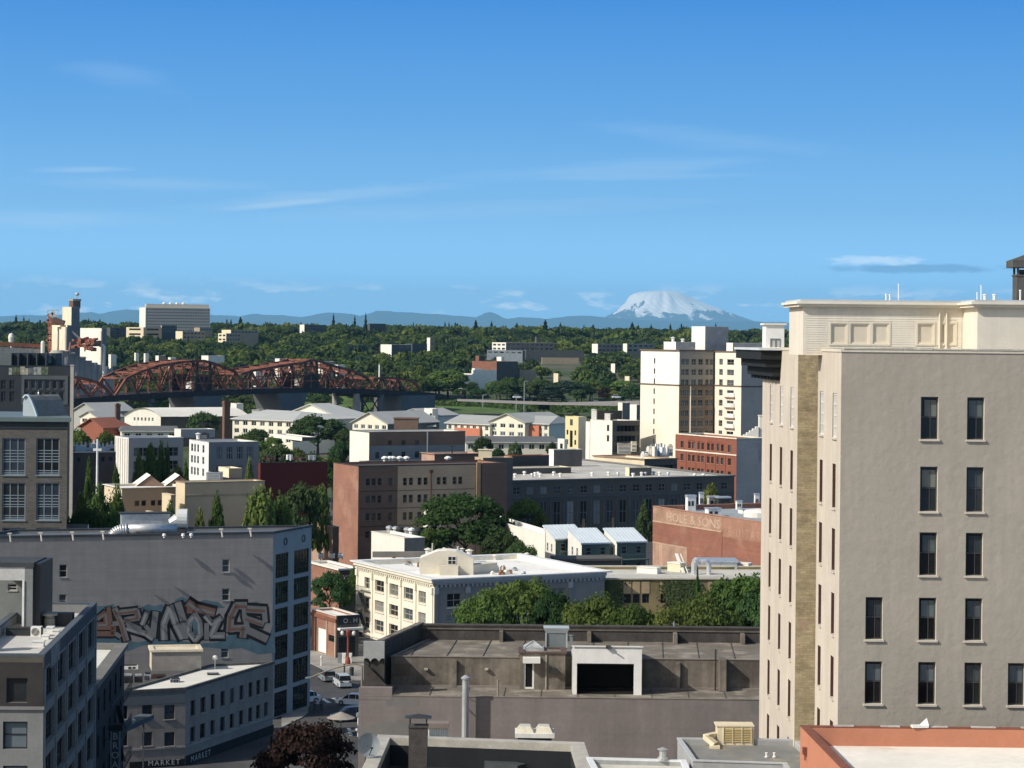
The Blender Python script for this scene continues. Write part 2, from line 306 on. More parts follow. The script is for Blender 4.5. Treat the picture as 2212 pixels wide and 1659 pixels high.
class Bd:
 """a building on a plan polygon (counter-clockwise): walls with real openings, roof below a parapet, coping"""
 def __init__(s, name, label, cat, ps, z0, z1, group=None, root=None):
  s.ps = [Vector(p[:2]) for p in ps]; s.z0, s.z1 = z0, z1; s.n = len(ps)
  c = sum(s.ps, Vector((0, 0)))/s.n; s.root = root or thing(name, label, cat, (c.x, c.y, z0), group)
  s.f = [Fc(s.ps[i], s.ps[(i+1) % s.n]) for i in range(s.n)]; s.h = [[] for _ in ps]; s.rd = [0.18]*s.n; s.rev = {}
 def win(s, e, u0, u1, z0, z1, sn, name='window'):
  f = s.f[e]
  if u0 > u1: u0, u1 = u1, u0
  if z0 > z1: z0, z1 = z1, z0
  u0 = max(u0, 0.06); u1 = min(u1, f.L-0.06); z0 = max(z0, s.z0+0.02); z1 = min(z1, s.z1-0.05)
  if u1-u0 < 0.1 or z1-z0 < 0.1: return
  w, h = round(u1-u0, 2), round(z1-z0, 2)
  s.h[e].append((u0, u0+w, z0, z0+h)); s.rd[e] = ST[sn]['rd']; return window(s.root, f, u0, u0+w, z0, z0+h, sn, name)
 def wpx(s, e, x0, y0, x1, y1, sn, name='window'):
  f = s.f[e]; ym = (y0+y1)/2; xm = (x0+x1)/2
  return s.win(e, f.u(x0, ym), f.u(x1, ym), f.uz(xm, y1)[1], f.uz(xm, y0)[1], sn, name)
 def grid(s, e, cols, rows, sn, xref, skip=()):
  f = s.f[e]; yr = sum(rows[0])/2
  for j, (ya, yb) in enumerate(rows):
   za, zb = f.uz(xref, yb)[1], f.uz(xref, ya)[1]
   for i, (xa, xb) in enumerate(cols):
    if (i, j) in skip: continue
    s.win(e, f.u(xa, yr), f.u(xb, yr), za, zb, sn)
 def gridm(s, e, n, u0, u1, w, zs, h, sn, skip=()):
  for j, z in enumerate(zs):
   for i in range(n):
    if (i, j) in skip: continue
    u = u0+(u1-u0)*(i+0.5)/n; s.win(e, u-w/2, u+w/2, z, z+h, sn)
 def done(s, wm, roof, cop=None, pd=0.6, back=None, ct=0.12, cw=0.35, co=0.05, roofname='roof'):
  if not isinstance(wm, (list, tuple)): wm = [wm]*s.n
  wm = list(wm)+[back or wm[-1]]*(s.n-len(wm))
  for i in range(s.n):
   mb = MB(); holes_wall(mb, s.f[i], s.z0, s.z1, s.h[i], s.rd[i]+0.03, 0, 1); mb.build('wall', [wm[i], s.rev.get(i, wm[i])], s.root)
  s.roof = MB().poly([(p.x, p.y, s.z1-pd) for p in s.ps]).build(roofname, roof, s.root)
  if pd > 0.02:
   ip = inset(s.ps, cw); op = inset(s.ps, -co); mb = MB()
   for i in range(s.n):
    j = (i+1) % s.n
    a, b = ip[j], ip[i]
    mb.poly([(a.x, a.y, s.z1-pd), (b.x, b.y, s.z1-pd), (b.x, b.y, s.z1-ct*0.5), (a.x, a.y, s.z1-ct*0.5)], 1)
    A, B = op[i], op[j]; lo, hi = s.z1-ct*0.5, s.z1+ct*0.5
    mb.poly([(A.x, A.y, lo), (B.x, B.y, lo), (B.x, B.y, hi), (A.x, A.y, hi)]); mb.poly([(A.x, A.y, hi), (B.x, B.y, hi), (a.x, a.y, hi), (b.x, b.y, hi)])
    mb.poly([(a.x, a.y, lo), (b.x, b.y, lo), (b.x, b.y, hi), (a.x, a.y, hi)]); mb.poly([(B.x, B.y, lo), (A.x, A.y, lo), (b.x, b.y, lo), (a.x, a.y, lo)])
   mb.build('coping', [cop or wm[0], wm[0]], s.root)
  return s
 def strip(s, e, u0, u1, z0, z1, out, mat, name='trim'):
  f = s.f[e]; a, b, c, d = f.at(u0, 0, out), f.at(u1, 0, out), f.at(u1, 0, -0.05), f.at(u0, 0, -0.05)
  return MB().prism([(p.x, p.y) for p in (a, b, c, d)], z0, z1).build(name, mat, s.root)
def ends(C, x, y, d):
 a, _ = ray(x, y); d = Vector(d); t = (a*C.y-C.x)/(d.x-a*d.y); return Vector((C.x+d.x*t, C.y+d.y*t))
GL, GR = (-0.52, 1.0), (1.0, 0.52)                    # the old-town street grid seen from here
def corner(x, y, D, xl, xr, dl=GL, dr=GR):
 """plan of a block from its near top corner and the picture columns where its two faces end"""
 c = pt(x, y, D); Lp = ends(c, xl, y, dl); Rp = ends(c, xr, y, dr); C2 = Vector((c.x, c.y))
 return [Lp, C2, Rp, Lp+Rp-C2], c.z
ZN['V3'] = (1200, 2520, 506.6)
# ------------------------------------------------------------------ the ground, river, streets
ASPH = pm('asphalt', (0.055, 0.055, 0.06), 0.9, 0.25, 0.25, c2=(0.085, 0.083, 0.078), c2s=0.05)
CONC = pm('pavement', (0.30, 0.285, 0.26), 0.9, 0.2, 0.5, c2=(0.22, 0.21, 0.19), c2s=0.12)
EARTH = pm('ground', (0.05, 0.075, 0.028), 0.95, 0.3, 0.02, c2=(0.10, 0.095, 0.065), c2s=0.008)
PAINT = pm('road_paint', (0.72, 0.72, 0.68), 0.8, 0.2, 1.0)
def terrain():
 Ds = list(np.concatenate([[-300, 0], np.arange(100, 1080, 100), [1080, 1085, 1095, 1190, 1285, 1297, 1310, 1380, 1450, 1600, 1800, 2050, 2300, 2600, 2900, 3400, 4000, 6000, 9000, 15000, 30000, 80000, 160000]]))
 us = np.linspace(-1, 1, 41); v = []; f = []
 for D in Ds:
  w = max(900, abs(D)*0.55)
  for u in us:
   x = u*w; z = hgt(max(D, 0))
   if D > 1320: z += min(1, (D-1320)/500)*(2.2*math.sin(x/170.0+D/310.0)+1.4*math.sin(x/77.0-D/140.0))
   v.append((x, D, z))
 n = len(us)
 for i in range(len(Ds)-1):
  for j in range(n-1): f.append((i*n+j, i*n+j+1, (i+1)*n+j+1, (i+1)*n+j))
 mb = MB(); mb.v = v; mb.f = f; mb.m = [0]*len(f); return mb.build('ground', EARTH, kind='structure', smooth=False)
terrain()
WATER = pm('water', (0.02, 0.05, 0.07), 0.08, 0.1, 0.05, bump=0.05, bsc=0.3, spec=0.5)
MB().poly([(-900, 1080, -6), (900, 1080, -6), (900, 1300, -6), (-900, 1300, -6)]).build('river', WATER, kind='structure')
MB().poly([(-700, -200, 0.004), (700, -200, 0.004), (700, 640, 0.004), (-700, 640, 0.004)]).build('street', ASPH, kind='structure')
def gpoly(name, zone, pts, z, mat, kind='structure', parent=None, thick=0.0):
 ps = [ptz(*zz(zone, *p), z) for p in pts]
 ar = sum(ps[i].x*ps[(i+1) % len(ps)].y-ps[(i+1) % len(ps)].x*ps[i].y for i in range(len(ps)))
 if ar < 0: ps.reverse()
 mb = MB()
 if thick: mb.prism(ps, z-thick, z)
 else: mb.poly(ps)
 return mb.build(name, mat, parent, kind=kind)
gpoly('pavement', 'V3', [(-260, 250), (110, 400), (380, 525), (745, 675), (930, 682), (1500, 690), (1500, 150), (110, -60), (-260, 60)], 0.13, CONC, thick=0.12)
gpoly('pavement', 'V3', [(-400, 1500), (-50, 1330), (60, 1240), (60, 1000), (-60, 900), (-400, 820)], 0.13, CONC, thick=0.12)
for q in ([(110, 1040), (170, 1035), (265, 1095), (200, 1105)], [(280, 1015), (345, 1010), (460, 1075), (385, 1080)], [(455, 1000), (520, 995), (645, 1060), (560, 1068)],
   [(640, 990), (690, 988), (755, 1035), (700, 1040)], [(800, 985), (850, 983), (930, 1030), (870, 1034)], [(720, 1510), (780, 1510), (800, 1560), (745, 1560)], [(860, 1510), (915, 1510), (930, 1560), (880, 1560)], [(750, 1590), (810, 1590), (830, 1640), (770, 1640)]):
 gpoly('crosswalk_stripe', 'V3', q, 0.008, PAINT)
# ------------------------------------------------------------------ rooftop furniture
def pipe(x, y0, y1, D, r, label, mat=WHITE_MTL, cap=True, name='vent_pipe', cat='vent pipe', group=None):
 a = pt(x, y1, D); b = pt(x, y0, D); mb = MB().lathe(a, [(r*1.5, -0.12), (r*1.5, 0.06), (r, 0.08), (r, b.z-a.z-r*0.5)], 10)
 if cap: mb.lathe((a.x, a.y, b.z-r*0.4), [(r*0.5, 0), (r*1.6, 0.02), (r*1.6, r*0.25), (r*0.2, r*0.8)], 10)
 return mb.build(name, mat, smooth=False, label=label, cat=cat, group=group)
def hvac(x0, y0, x1, y1, D, dep, label, mat=WHITE_MTL, ang=0.0, name='air_conditioner', cat='air conditioner', louvre=7, group=None):
 a = pt(x0, y1, D); b = pt(x1, y0, D); w = b.x-a.x; h = b.z-a.z; cx, cy = (a.x+b.x)/2, D+dep/2
 t = thing(name, label, cat, (cx, cy, a.z), group); k = h*0.06
 MB().box((cx, cy, a.z+k), w, dep, h*0.94-k, ang).box((cx, cy, a.z+h*0.94), w*1.04, dep*1.04, h*0.06, ang).build('casing', mat, t)
 MB().box((cx-w*0.35, cy, a.z-0.15), w*0.12, dep*0.96, k+0.15, ang).box((cx+w*0.35, cy, a.z-0.15), w*0.12, dep*0.96, k+0.15, ang).build('skid', DARK_MTL, t)
 ca, sa = math.cos(ang), math.sin(ang)
 for i in range(louvre):
  z = a.z+h*(0.16+0.7*i/louvre); px, py = cx+sa*dep*0.5, cy-ca*dep*0.5
  MB().box((px, py, z), w*0.8, 0.06, h*0.7/louvre*0.45, ang).build('louvre', FR_GREY if mat is not WHITE_MTL else FR_CREAM, t)
 MB().lathe((cx, cy, a.z+h), [(min(w, dep)*0.36, 0), (min(w, dep)*0.36, h*0.07), (min(w, dep)*0.30, h*0.07), (min(w, dep)*0.30, h*0.02)], 14).build('fan_ring', DARK_MTL, t)
 return t
# ------------------------------------------------------------------ tan painted-brick building on the right
style('tan', fr=pm('frame_bronze', (0.06, 0.06, 0.055), 0.5, 0.1), fw=0.07, nh=(0.52,), rd=0.28, sill=0.11, gl=(G_DARK, G_DARK, glass('glass_black', (0.012, 0.012, 0.013))), one=False, sillm=pm('sill_tan', (0.56, 0.51, 0.43), 0.8, 0.1), up=(G_MID, pm('blind_sage', (0.15, 0.165, 0.15), 0.4, 0.1), pm('blind_slate', (0.10, 0.125, 0.14), 0.35, 0.1)))
style('slit', fr=FR_BROWN, fw=0.06, nh=(0.5,), rd=0.22, sill=0.10, gl=(G_DARK,), one=False, sillm=pm('sill_tan', (0.5, 0.45, 0.37)))
style('louvre', fr=FR_WHITE, fw=0.10, nv=2, nh=(0.25, 0.5, 0.75), rd=0.10, sill=0.10, gl=(pm('pane_white', (0.5, 0.5, 0.48), 0.5, 0.1),), one=False, sillm=pm('sill_tan', (0.5, 0.45, 0.37)))
style('blind', fr=pm('trim_ivory', (0.70, 0.64, 0.52), 0.7, 0.06), fw=0.09, nh=(), rd=0.06, gl=(pm('ivory_panel', (0.62, 0.56, 0.45), 0.8, 0.08),), one=False)
TANW = pm('tan_painted_brick', (0.375, 0.342, 0.288), 0.85, 0.06, 0.25, bump=0.035, bsc=1.9, c2=(0.395, 0.355, 0.295), c2s=0.3, streak=0.07)
CRMW = pm('cream_render', (0.56, 0.50, 0.42), 0.85, 0.07, 0.5, streak=0.10, bump=0.01)
YELB = pm('buff_brick', (0.40, 0.325, 0.195), 0.9, 0.25, 0.9, brick=(0.42, 0.14, (0.34, 0.30, 0.22)), c2=(0.47, 0.33, 0.25), c2s=1.3, c2t=(0.62, 0.68), course=0.12)
IVORY = pm('ivory_siding', (0.71, 0.66, 0.56), 0.7, 0.06, 0.6, streak=0.08)
def tan_building():
 C = pt(1818, 757, 120); X = C.x; dl = Vector((-0.034, 1.0))
 P = lambda D, o=0: Vector((X+dl.x*(D-120)+o, D))
 fr = Vector((X, 120)); fe = Vector((X+32, 120-0.3))
 ps = [P(149), P(134.4), P(134.4, 9), P(127.3, 9), P(127.3), fr, fe, Vector((X+32, 149))]
 b = Bd('tan_building', 'tall tan painted-brick building with cream side and ivory penthouse', 'building', ps, 0, C.z)
 rows = [(857, 949), (1008, 1105), (1150, 1243), (1291, 1383), (1430, 1522), (1572, 1665), (1714, 1806)]
 f = b.f[5]; zr = [(f.uz(2000, r[1])[1], f.uz(2000, r[0])[1]) for r in rows]
 for j, (za, zb) in enumerate(zr):
  for i, (xa, xb) in enumerate(((1871, 1908), (1986, 2024), (2086, 2123), (2180, 2216), (2290, 2327), (2390, 2427))):
   if (i == 0 and j < 3) or (i == 3 and j < 4) : continue
   b.win(5, f.u(xa, 1200), f.u(xb, 1200), za, zb, 'tan')
 for e, cols in ((4, (1775, 1803)), (0, (1666, 1688, 1711))):
  f4 = b.f[e]
  for x in cols:
   u = f4.u(x, 900)
   for j, (za, zb) in enumerate(zr):
    if j == 0: b.win(e, u-0.62, u+0.62, za-0.05, zb+0.1, 'louvre')
    else: b.win(e, u-0.48, u+0.48, za, zb, 'slit')
 b.rd[5] = 0.28; b.rev = {5: pm('reveal_pale', (0.62, 0.57, 0.49), 0.8, 0.06), 4: FR_BROWN, 0: FR_BROWN}
 b.done([CRMW, YELB, YELB, YELB, CRMW, TANW, TANW, TANW], pm('roof_grey', (0.35, 0.35, 0.34), 0.9), pm('coping_ivory', (0.62, 0.57, 0.47), 0.8, 0.12), pd=0.5, ct=0.16)
 # coping stones along the front, a little uneven
 f = b.f[5]; u = 0.1
 stone = pm('coping_stone', (0.52, 0.49, 0.42), 0.85, 0.3, 1.2)
 while u < 22:
  L = 1.45+random.random()*0.5; a = f.at(u, 0, 0.09); c = f.at(u+L-0.05, 0, 0.09); d = f.at(u+L-0.05, 0, -0.3); e = f.at(u, 0, -0.3)
  MB().prism([(q.x, q.y) for q in (a, c, d, e)], C.z+0.085, C.z+0.15+random.random()*0.05).build('coping_stone', stone, b.root); u += L
 # corner quoin edge of lighter paint
 ivt = pm('trim_ivory', (0.70, 0.64, 0.52))
 # penthouse
 za = C.z-0.3; zt = pt(1900, 664, 126).z; p0 = pt(1735, 700, 126); p1 = ends(p0, 2081, 700, (1, 0)); q0 = Vector((p1.x, 122.2)); q1 = Vector((p1.x+9, 122.2)); pl = Vector((p0.x-0.17, 131))
 pps = [pl, Vector((p0.x, 126)), Vector((p1.x, 126)), q0, q1, Vector((q1.x, 131))]
 pr = b.root
 class PB: pass
 hb = Bd('penthouse', '', '', pps, za, zt, root=pr)
 f1 = hb.f[1]; cells = []
 for x0, x1 in ((530, 672), (700, 865), (895, 1035), (1285, 1425), (1470, 1530), (1540, 1612)):
  xa, ya = zz('ZE', x0, 605); xb, yb = zz('ZE', x1, 782)
  ua, ub = f1.u(xa, 710), f1.u(xb, 710); zz0, zz1 = f1.uz(xa, yb)[1], f1.uz(xa, ya)[1]
  hb.h[1].append((ua, ub, zz0, zz1)); window(pr, f1, round(ua, 2), round(ub, 2), zz0, zz1, 'blind', 'blind_panel')
 hb.rd[1] = 0.10
 f4 = hb.f[3]; ua = f4.L*0.0
 for i in range(len(pps)):
  mb = MB(); holes_wall(mb, hb.f[i], za, zt, hb.h[i], 0.12); mb.build('penthouse_wall', IVORY, pr)
 for fi in (1, 4):
  ff = hb.f[fi]; n = 21; dz = (zt-za)/n
  spans = sorted([(h[0], h[1], h[2], h[3]) for h in hb.h[fi]])
  for k in range(n):
   zl = za+k*dz; cur = 0.15; segs = []
   for h in spans:
    if h[2]-0.09 < zl+dz and h[3]+0.09 > zl: segs.append((cur, h[0]-0.10)); cur = h[1]+0.10
   segs.append((cur, ff.L-0.1))
   for a, c in segs:
    if c-a < 0.05: continue
    A, B, Cc, Dd = ff.at(a, zl, 0.028), ff.at(c, zl, 0.028), ff.at(c, zl+dz*0.96, 0.006), ff.at(a, zl+dz*0.96, 0.006)
    MB().poly([A, B, Cc, Dd]).poly([ff.at(a, zl), ff.at(c, zl), B, A]).build('siding_board', IVORY, pr)
  for h in spans:
   for (a, c, z0, z1) in ((h[0]-0.1, h[0], h[2]-0.1, h[3]+0.1), (h[1], h[1]+0.1, h[2]-0.1, h[3]+0.1), (h[0], h[1], h[3], h[3]+0.1), (h[0], h[1], h[2]-0.1, h[2])):
    w = [ff.at(a, 0, 0.05), ff.at(c, 0, 0.05), ff.at(c, 0, -0.04), ff.at(a, 0, -0.04)]
    MB().prism([(q.x, q.y) for q in w], z0, z1).build('panel_trim', ivt, pr)
 ff = hb.f[1]
 for x in (1475, 1535):
  u = ff.u(zz('ZE', x, 700)[0], 700); MB().tube(ff.at(u, za, 0.09), ff.at(u, zt-0.25, 0.09), 0.055).build('downpipe', ivt, pr)
 # dark window on the projecting bay and vents on its lit flank
 style('bay', fr=FR_DARK, fw=0.06, nh=(0.5,), rd=0.05, gl=(G_DARK,))
 ff = hb.f[4]; window(pr, Fc(ff.at(0, 0, 0.06), ff.at(ff.L, 0, 0.06)), 1.35, 2.3, za+0.35, zt-0.75, 'bay')
 # overhanging eaves and flat roof
 op = inset(pps, -0.42); ip = inset(pps, -0.30)
 MB().prism(ip, zt, zt+0.16).build('eaves', ivt, pr); MB().prism(op, zt+0.16, zt+0.30).build('eaves_board', pm('eaves_white', (0.74, 0.70, 0.6), 0.7, 0.1), pr)
 MB().prism(inset(pps, -0.2), zt+0.30, zt+0.42).build('roof_sheet', pm('roof_pale_grey', (0.45, 0.46, 0.46), 0.6, 0.1), pr)
 # dark bracketed cornice on the street side at the back
 zc = C.z-0.1; soff = pm('cornice_dark', (0.014, 0.016, 0.017), 0.8, 0.2); shw = pm('cornice_sheet', (0.62, 0.66, 0.68), 0.4, 0.1)
 def led(nm, o, d0, za_, zb_, m): MB().prism([(P(152.5).x-o, 152.5), (P(d0).x-o, d0), (P(d0).x-0.01, d0), (P(152.5).x-0.01, 152.5)], za_, zb_).build(nm, m, pr)
 led('cornice_sheet', 1.5, 140.6, zc, zc+0.15, shw); led('cornice_soffit', 1.36, 140.8, zc-0.6, zc-0.005, soff); led('cornice_moulding', 1.0, 141.0, zc-1.1, zc-0.605, soff); led('cornice_moulding', 0.55, 141.2, zc-1.7, zc-1.105, soff)
 for k in range(7): led('dentil', 0.28, 141.5+k*1.5, zc-1.95, zc-1.705, soff) if k == 0 else MB().box((P(141.5+k*1.5).x-0.2, 141.5+k*1.5, zc-1.95), 0.3, 0.5, 0.24).build('dentil', soff, pr)
 # small white lift house behind the cornice
 hp = pt(1654, 737, 149); w = (1704-1654)/F*149
 t = Bd('lift_house', 'small white box house on the roof edge left of the ivory penthouse', 'rooftop hut', [(hp.x, 151), (hp.x, 149), (hp.x+w*0.8, 149), (hp.x+w*0.8, 151)], 46.6, pt(1660, 700, 149).z)
 style('hutpanel', fr=FR_GREY, fw=0.05, nv=1, nh=(), rd=0.03, gl=(pm('pane_white', (0.5, 0.5, 0.48)),))
 t.win(1, 0.3, 1.0, 47.2, 48.3, 'hutpanel'); t.done(pm('hut_white', (0.78, 0.77, 0.73), 0.7, 0.06), pm('roof_pale_grey', (0.45, 0.46, 0.46)), pm('eaves_white', (0.74, 0.70, 0.6)), pd=0.1, co=0.14)
 # chimney with cap
 ch = pt(2212, 645, 133); base = za
 t = thing('chimney_stack', 'dark grey square chimney with a hooded cap above the ivory penthouse', 'chimney', (ch.x, 133, 45.9))
 dm = pm('chimney_grey', (0.085, 0.085, 0.08), 0.85, 0.2, 1.0, streak=0.2); zt2 = pt(2200, 597, 133).z
 MB().box((ch.x, 133, 45.9), 1.15, 1.15, zt2-45.9).box((ch.x, 133, zt2), 1.25, 1.25, 0.1).build('shaft', dm, t)
 for a_, b_ in ((-1, -1), (1, -1), (1, 1), (-1, 1)): MB().box((ch.x+a_*0.5, 133+b_*0.5, zt2+0.1), 0.12, 0.12, 0.42).build('post', dm, t)
 MB().box((ch.x, 133, zt2+0.1), 0.7, 0.7, 0.3).build('flue', DARK_MTL, t)
 zc2 = zt2+0.52; MB().prism([(ch.x-0.9, 132.1), (ch.x+0.9, 132.1), (ch.x+0.9, 133.9), (ch.x-0.9, 133.9)], zc2, zc2+0.42).build('cap', dm, t)
 mb = MB(); tip = (ch.x, 133, zc2+0.8); cs = [(ch.x-0.9, 132.1), (ch.x+0.9, 132.1), (ch.x+0.9, 133.9), (ch.x-0.9, 133.9)]
 for i in range(4): mb.poly([(*cs[i], zc2+0.425), (*cs[(i+1) % 4], zc2+0.425), tip])
 mb.build('cap_top', dm, t)
 # masts and vents on the penthouse roof
 for i, (x, y, hh, r, lb) in enumerate(((1120, 295, 0.95, 0.03, 'tall thin white mast on the ivory penthouse roof'), (1012, 375, 0.35, 0.05, 'leftmost short white vent pipe left of the tall mast'), (1045, 375, 0.33, 0.05, 'short white vent pipe just left of the tall mast'),
       (1840, 312, 0.8, 0.04, 'forked white mast near the dark chimney'), (1805, 355, 0.4, 0.04, 'thin white pipe left of the forked mast'), (1873, 365, 0.3, 0.1, 'stout white vent right of the forked mast'), (1955, 365, 0.3, 0.1, 'stout white vent nearest the dark chimney'), (2180, 325, 0.55, 0.05, 'white pipe standing in front of the dark chimney'))):
  p = zp('ZE', x, y, 124.5 if x > 1700 else 128.5); z0 = zt+0.41
  mb = MB().lathe((p.x, p.y, z0), [(r*2, 0), (r*2, 0.04), (r, 0.05), (r, max(hh, p.z-z0)), (r*1.4, max(hh, p.z-z0)+0.02), (r*1.3, max(hh, p.z-z0)+0.08)], 8)
  mb.build('roof_mast' if hh > 0.6 else 'vent_pipe', WHITE_MTL, label=lb, cat='mast' if hh > 0.6 else 'vent pipe', group='masts and vents on the penthouse roof')
tan_building()
# ------------------------------------------------------------------ terracotta parapet roof, bottom right
SALMON = pm('salmon_render', (0.50, 0.21, 0.125), 0.85, 0.07, 0.8, bump=0.006, bsc=14)
REDPAR = pm('oxide_parapet', (0.20, 0.075, 0.05), 0.85, 0.2, 0.8)
WROOF = pm('white_roof', (0.78, 0.75, 0.67), 0.8, 0.10, 0.25, c2=(0.45, 0.38, 0.28), c2s=0.22, c2t=(0.62, 0.80))
def salmon():
 a = pt(1729, 1567.5, 113); z = a.z; n = ptz(1811, 1652, z); fr = ptz(2300, 1585, z)
 dn = (Vector((n.x, n.y))-Vector((a.x, a.y))); C = Vector((a.x, a.y))+dn*1.25
 ps = [Vector((a.x, a.y)), C, Vector((a.x+20, C.y-0.2)), Vector((a.x+20, a.y))]
 b = Bd('salmon_building', 'salmon rendered building with a white roof behind a red parapet', 'building', ps, 0, z)
 b.done([SALMON, SALMON, SALMON, REDPAR], WROOF, REDPAR, pd=0.95, ct=0.06, cw=0.42, co=0.02)
 f = b.f[0]; u, zz_ = f.uz(*zz('L8', 320, 1505))
 MB().box(f.at(u, zz_-0.2, 0.06), 0.3, 0.3, 0.35, f.ang).tube(f.at(u+0.05, zz_-0.2, 0.1), f.at(u+0.05, zz_-0.5, 0.1), 0.04).build('scupper', REDPAR, b.root)
 # parapet flashing tiles along the back, one lifted white sheet
 fb = b.f[3]
 for k in range(7):
  p = fb.at(fb.L-2.2-k*2.4, z+0.032, -0.2); MB().box(p, 0.9+random.random(), 0.34, 0.045, fb.ang+random.uniform(-.02, .02)).build('flashing_sheet', pm('flashing', (0.5, 0.46, 0.42), 0.6, 0.3, 1.5), b.root)
 p = ptz(*zz('L8', 1300, 1300), z+0.04); mb = MB().box((p.x, p.y-0.1, z+0.03), 0.85, 0.4, 0.12, 0.1).poly([(p.x+0.1, p.y-0.2, z+0.15), (p.x+0.45, p.y-0.25, z+0.15), (p.x+0.38, p.y, z+0.5)]).poly([(p.x+0.1, p.y-0.2, z+0.15), (p.x+0.38, p.y, z+0.5), (p.x+0.05, p.y+0.1, z+0.15)])
 mb.build('loose_sheet', WHITE_MTL, label='crumpled white sheet lying on the red parapet', cat='sheet')
 c = ptz(*zz('L8', 1415, 1385), z-0.94); MB().box((c.x, c.y, z-0.94), 2.2, 0.9, 0.03, 0.0).build('roof_patch', pm('patch_grey', (0.27, 0.27, 0.26)), b.root)
salmon()
# ------------------------------------------------------------------ grey roof with the air handler, bottom centre-right
GREYROOF = pm('grey_membrane', (0.20, 0.205, 0.20), 0.7, 0.15, 0.4, c2=(0.27, 0.245, 0.2), c2s=0.35)
def grey_roof():
 z = pt(1463.6, 1594.7, 135).z; a = ptz(1463.6, 1594.7, z); n = ptz(1497, 1643, z); r = ptz(1735, 1600, z)
 ps = [Vector((a.x, a.y)), Vector((n.x, n.y)), Vector((n.x+5.2, n.y-0.6)), Vector((n.x+5.0, n.y-14)), Vector((r.x+0.6, n.y-14)), Vector((r.x-0.35, a.y))]
 b = Bd('grey_roof_building', 'low building with a grey membrane roof carrying the cream air handler', 'building', ps, 0, z)
 b.done([pm('grey_wall', (0.33, 0.34, 0.34)), pm('grey_wall', (0.33, 0.34, 0.34))], GREYROOF, pm('coping_pale', (0.42, 0.44, 0.45), 0.5, 0.15), pd=0.35, ct=0.08, cw=0.22)
 CREAM = pm('cream_metal', (0.66, 0.58, 0.42), 0.6, 0.08, 1.0)
 p = ptz(*zz('L7', 1540, 1462), z-0.34); t = thing('air_handler', 'large cream louvred air handler on the grey roof', 'air handler', (p.x, p.y+0.6, z-0.34))
 w, h, d = 2.25, 1.15, 1.3; cx, cy, z0 = p.x, p.y+d/2, z-0.34
 MB().box((cx, cy, z0), w, d, 0.1).box((cx, cy, z0+0.1), w, d, h-0.1).box((cx-0.04, cy, z0+h), w+0.12, d+0.1, 0.07).build('casing', CREAM, t)
 for k in range(8):
  zl = z0+0.24+k*0.105
  for i in range(3):
   x = cx-w/2+0.42+i*(w-0.55)/3; ww = (w-0.55)/3-0.05
   MB().poly([(x, cy-d/2-0.07, zl), (x+ww, cy-d/2-0.07, zl), (x+ww, cy-d/2-0.012, zl+0.075), (x, cy-d/2-0.012, zl+0.075)]).poly([(x, cy-d/2-0.012, zl-0.002), (x+ww, cy-d/2-0.012, zl-0.002), (x+ww, cy-d/2-0.07, zl), (x, cy-d/2-0.07, zl)]).build('louvre', pm('louvre_ochre', (0.42, 0.33, 0.16), 0.6, 0.1), t)
 for i in range(4):
  x = cx-w/2+0.40+i*(w-0.55)/3; MB().box((x-0.02, cy-d/2-0.04, z0+0.15), 0.05, 0.08, 0.95).build('mullion', CREAM, t)
 q = ptz(*zz('L7', 1360, 1490), z-0.34); mb = MB().box((q.x, q.y+0.1, z-0.34), 0.6, 0.5, 0.16).beam((q.x-0.5, q.y+0.7, z+0.25), (q.x+0.05, q.y+0.35, z-0.15), 0.5, 0.28).beam((q.x-0.5, q.y+0.72, z+0.25), (cx-w/2, cy, z+0.2), 0.4, 0.28); mb.build('duct', CREAM, t)
 for i, x in enumerate((1810, 1878)):
  s = ptz(*zz('L7', x, 1565), z-0.34); MB().lathe((s.x, s.y, z-0.34), [(0.12, 0), (0.12, 0.05), (0.06, 0.06), (0.06, 0.22), (0.09, 0.23), (0.09, 0.28)], 8).build('vent_pipe', WHITE_MTL, label=('left' if i == 0 else 'right')+' of two small white vents on the grey roof', cat='vent pipe', group='small vents on the grey roof')
 # next roof, paler, nearer
 z2 = z-0.25; a = ptz(1268, 1637, z2); r = Vector((n.x-0.35, n.y-1.0)); ps = [Vector((a.x, a.y)), Vector((a.x+1.0, a.y-15)), Vector((r.x, a.y-15)), Vector((r.x, a.y-0.5))]
 b2 = Bd('pale_roof_building', 'low building with pale roof and white coping at the bottom edge', 'building', ps, 0, z2)
 b2.done(pm('grey_wall', (0.33, 0.34, 0.34)), pm('pale_roof', (0.52, 0.51, 0.46), 0.8, 0.15, 0.4), pm('coping_white', (0.68, 0.70, 0.70), 0.5, 0.1), pd=0.3, ct=0.1, cw=0.3)
 pipe(zz('L7', 905, 0)[0], zz('L7', 0, 1490)[1], zz('L7', 0, 1562)[1]+3, a.y-0.6, 0.2, 'short capped metal flue in front of the mauve wall', STEEL)
grey_roof()
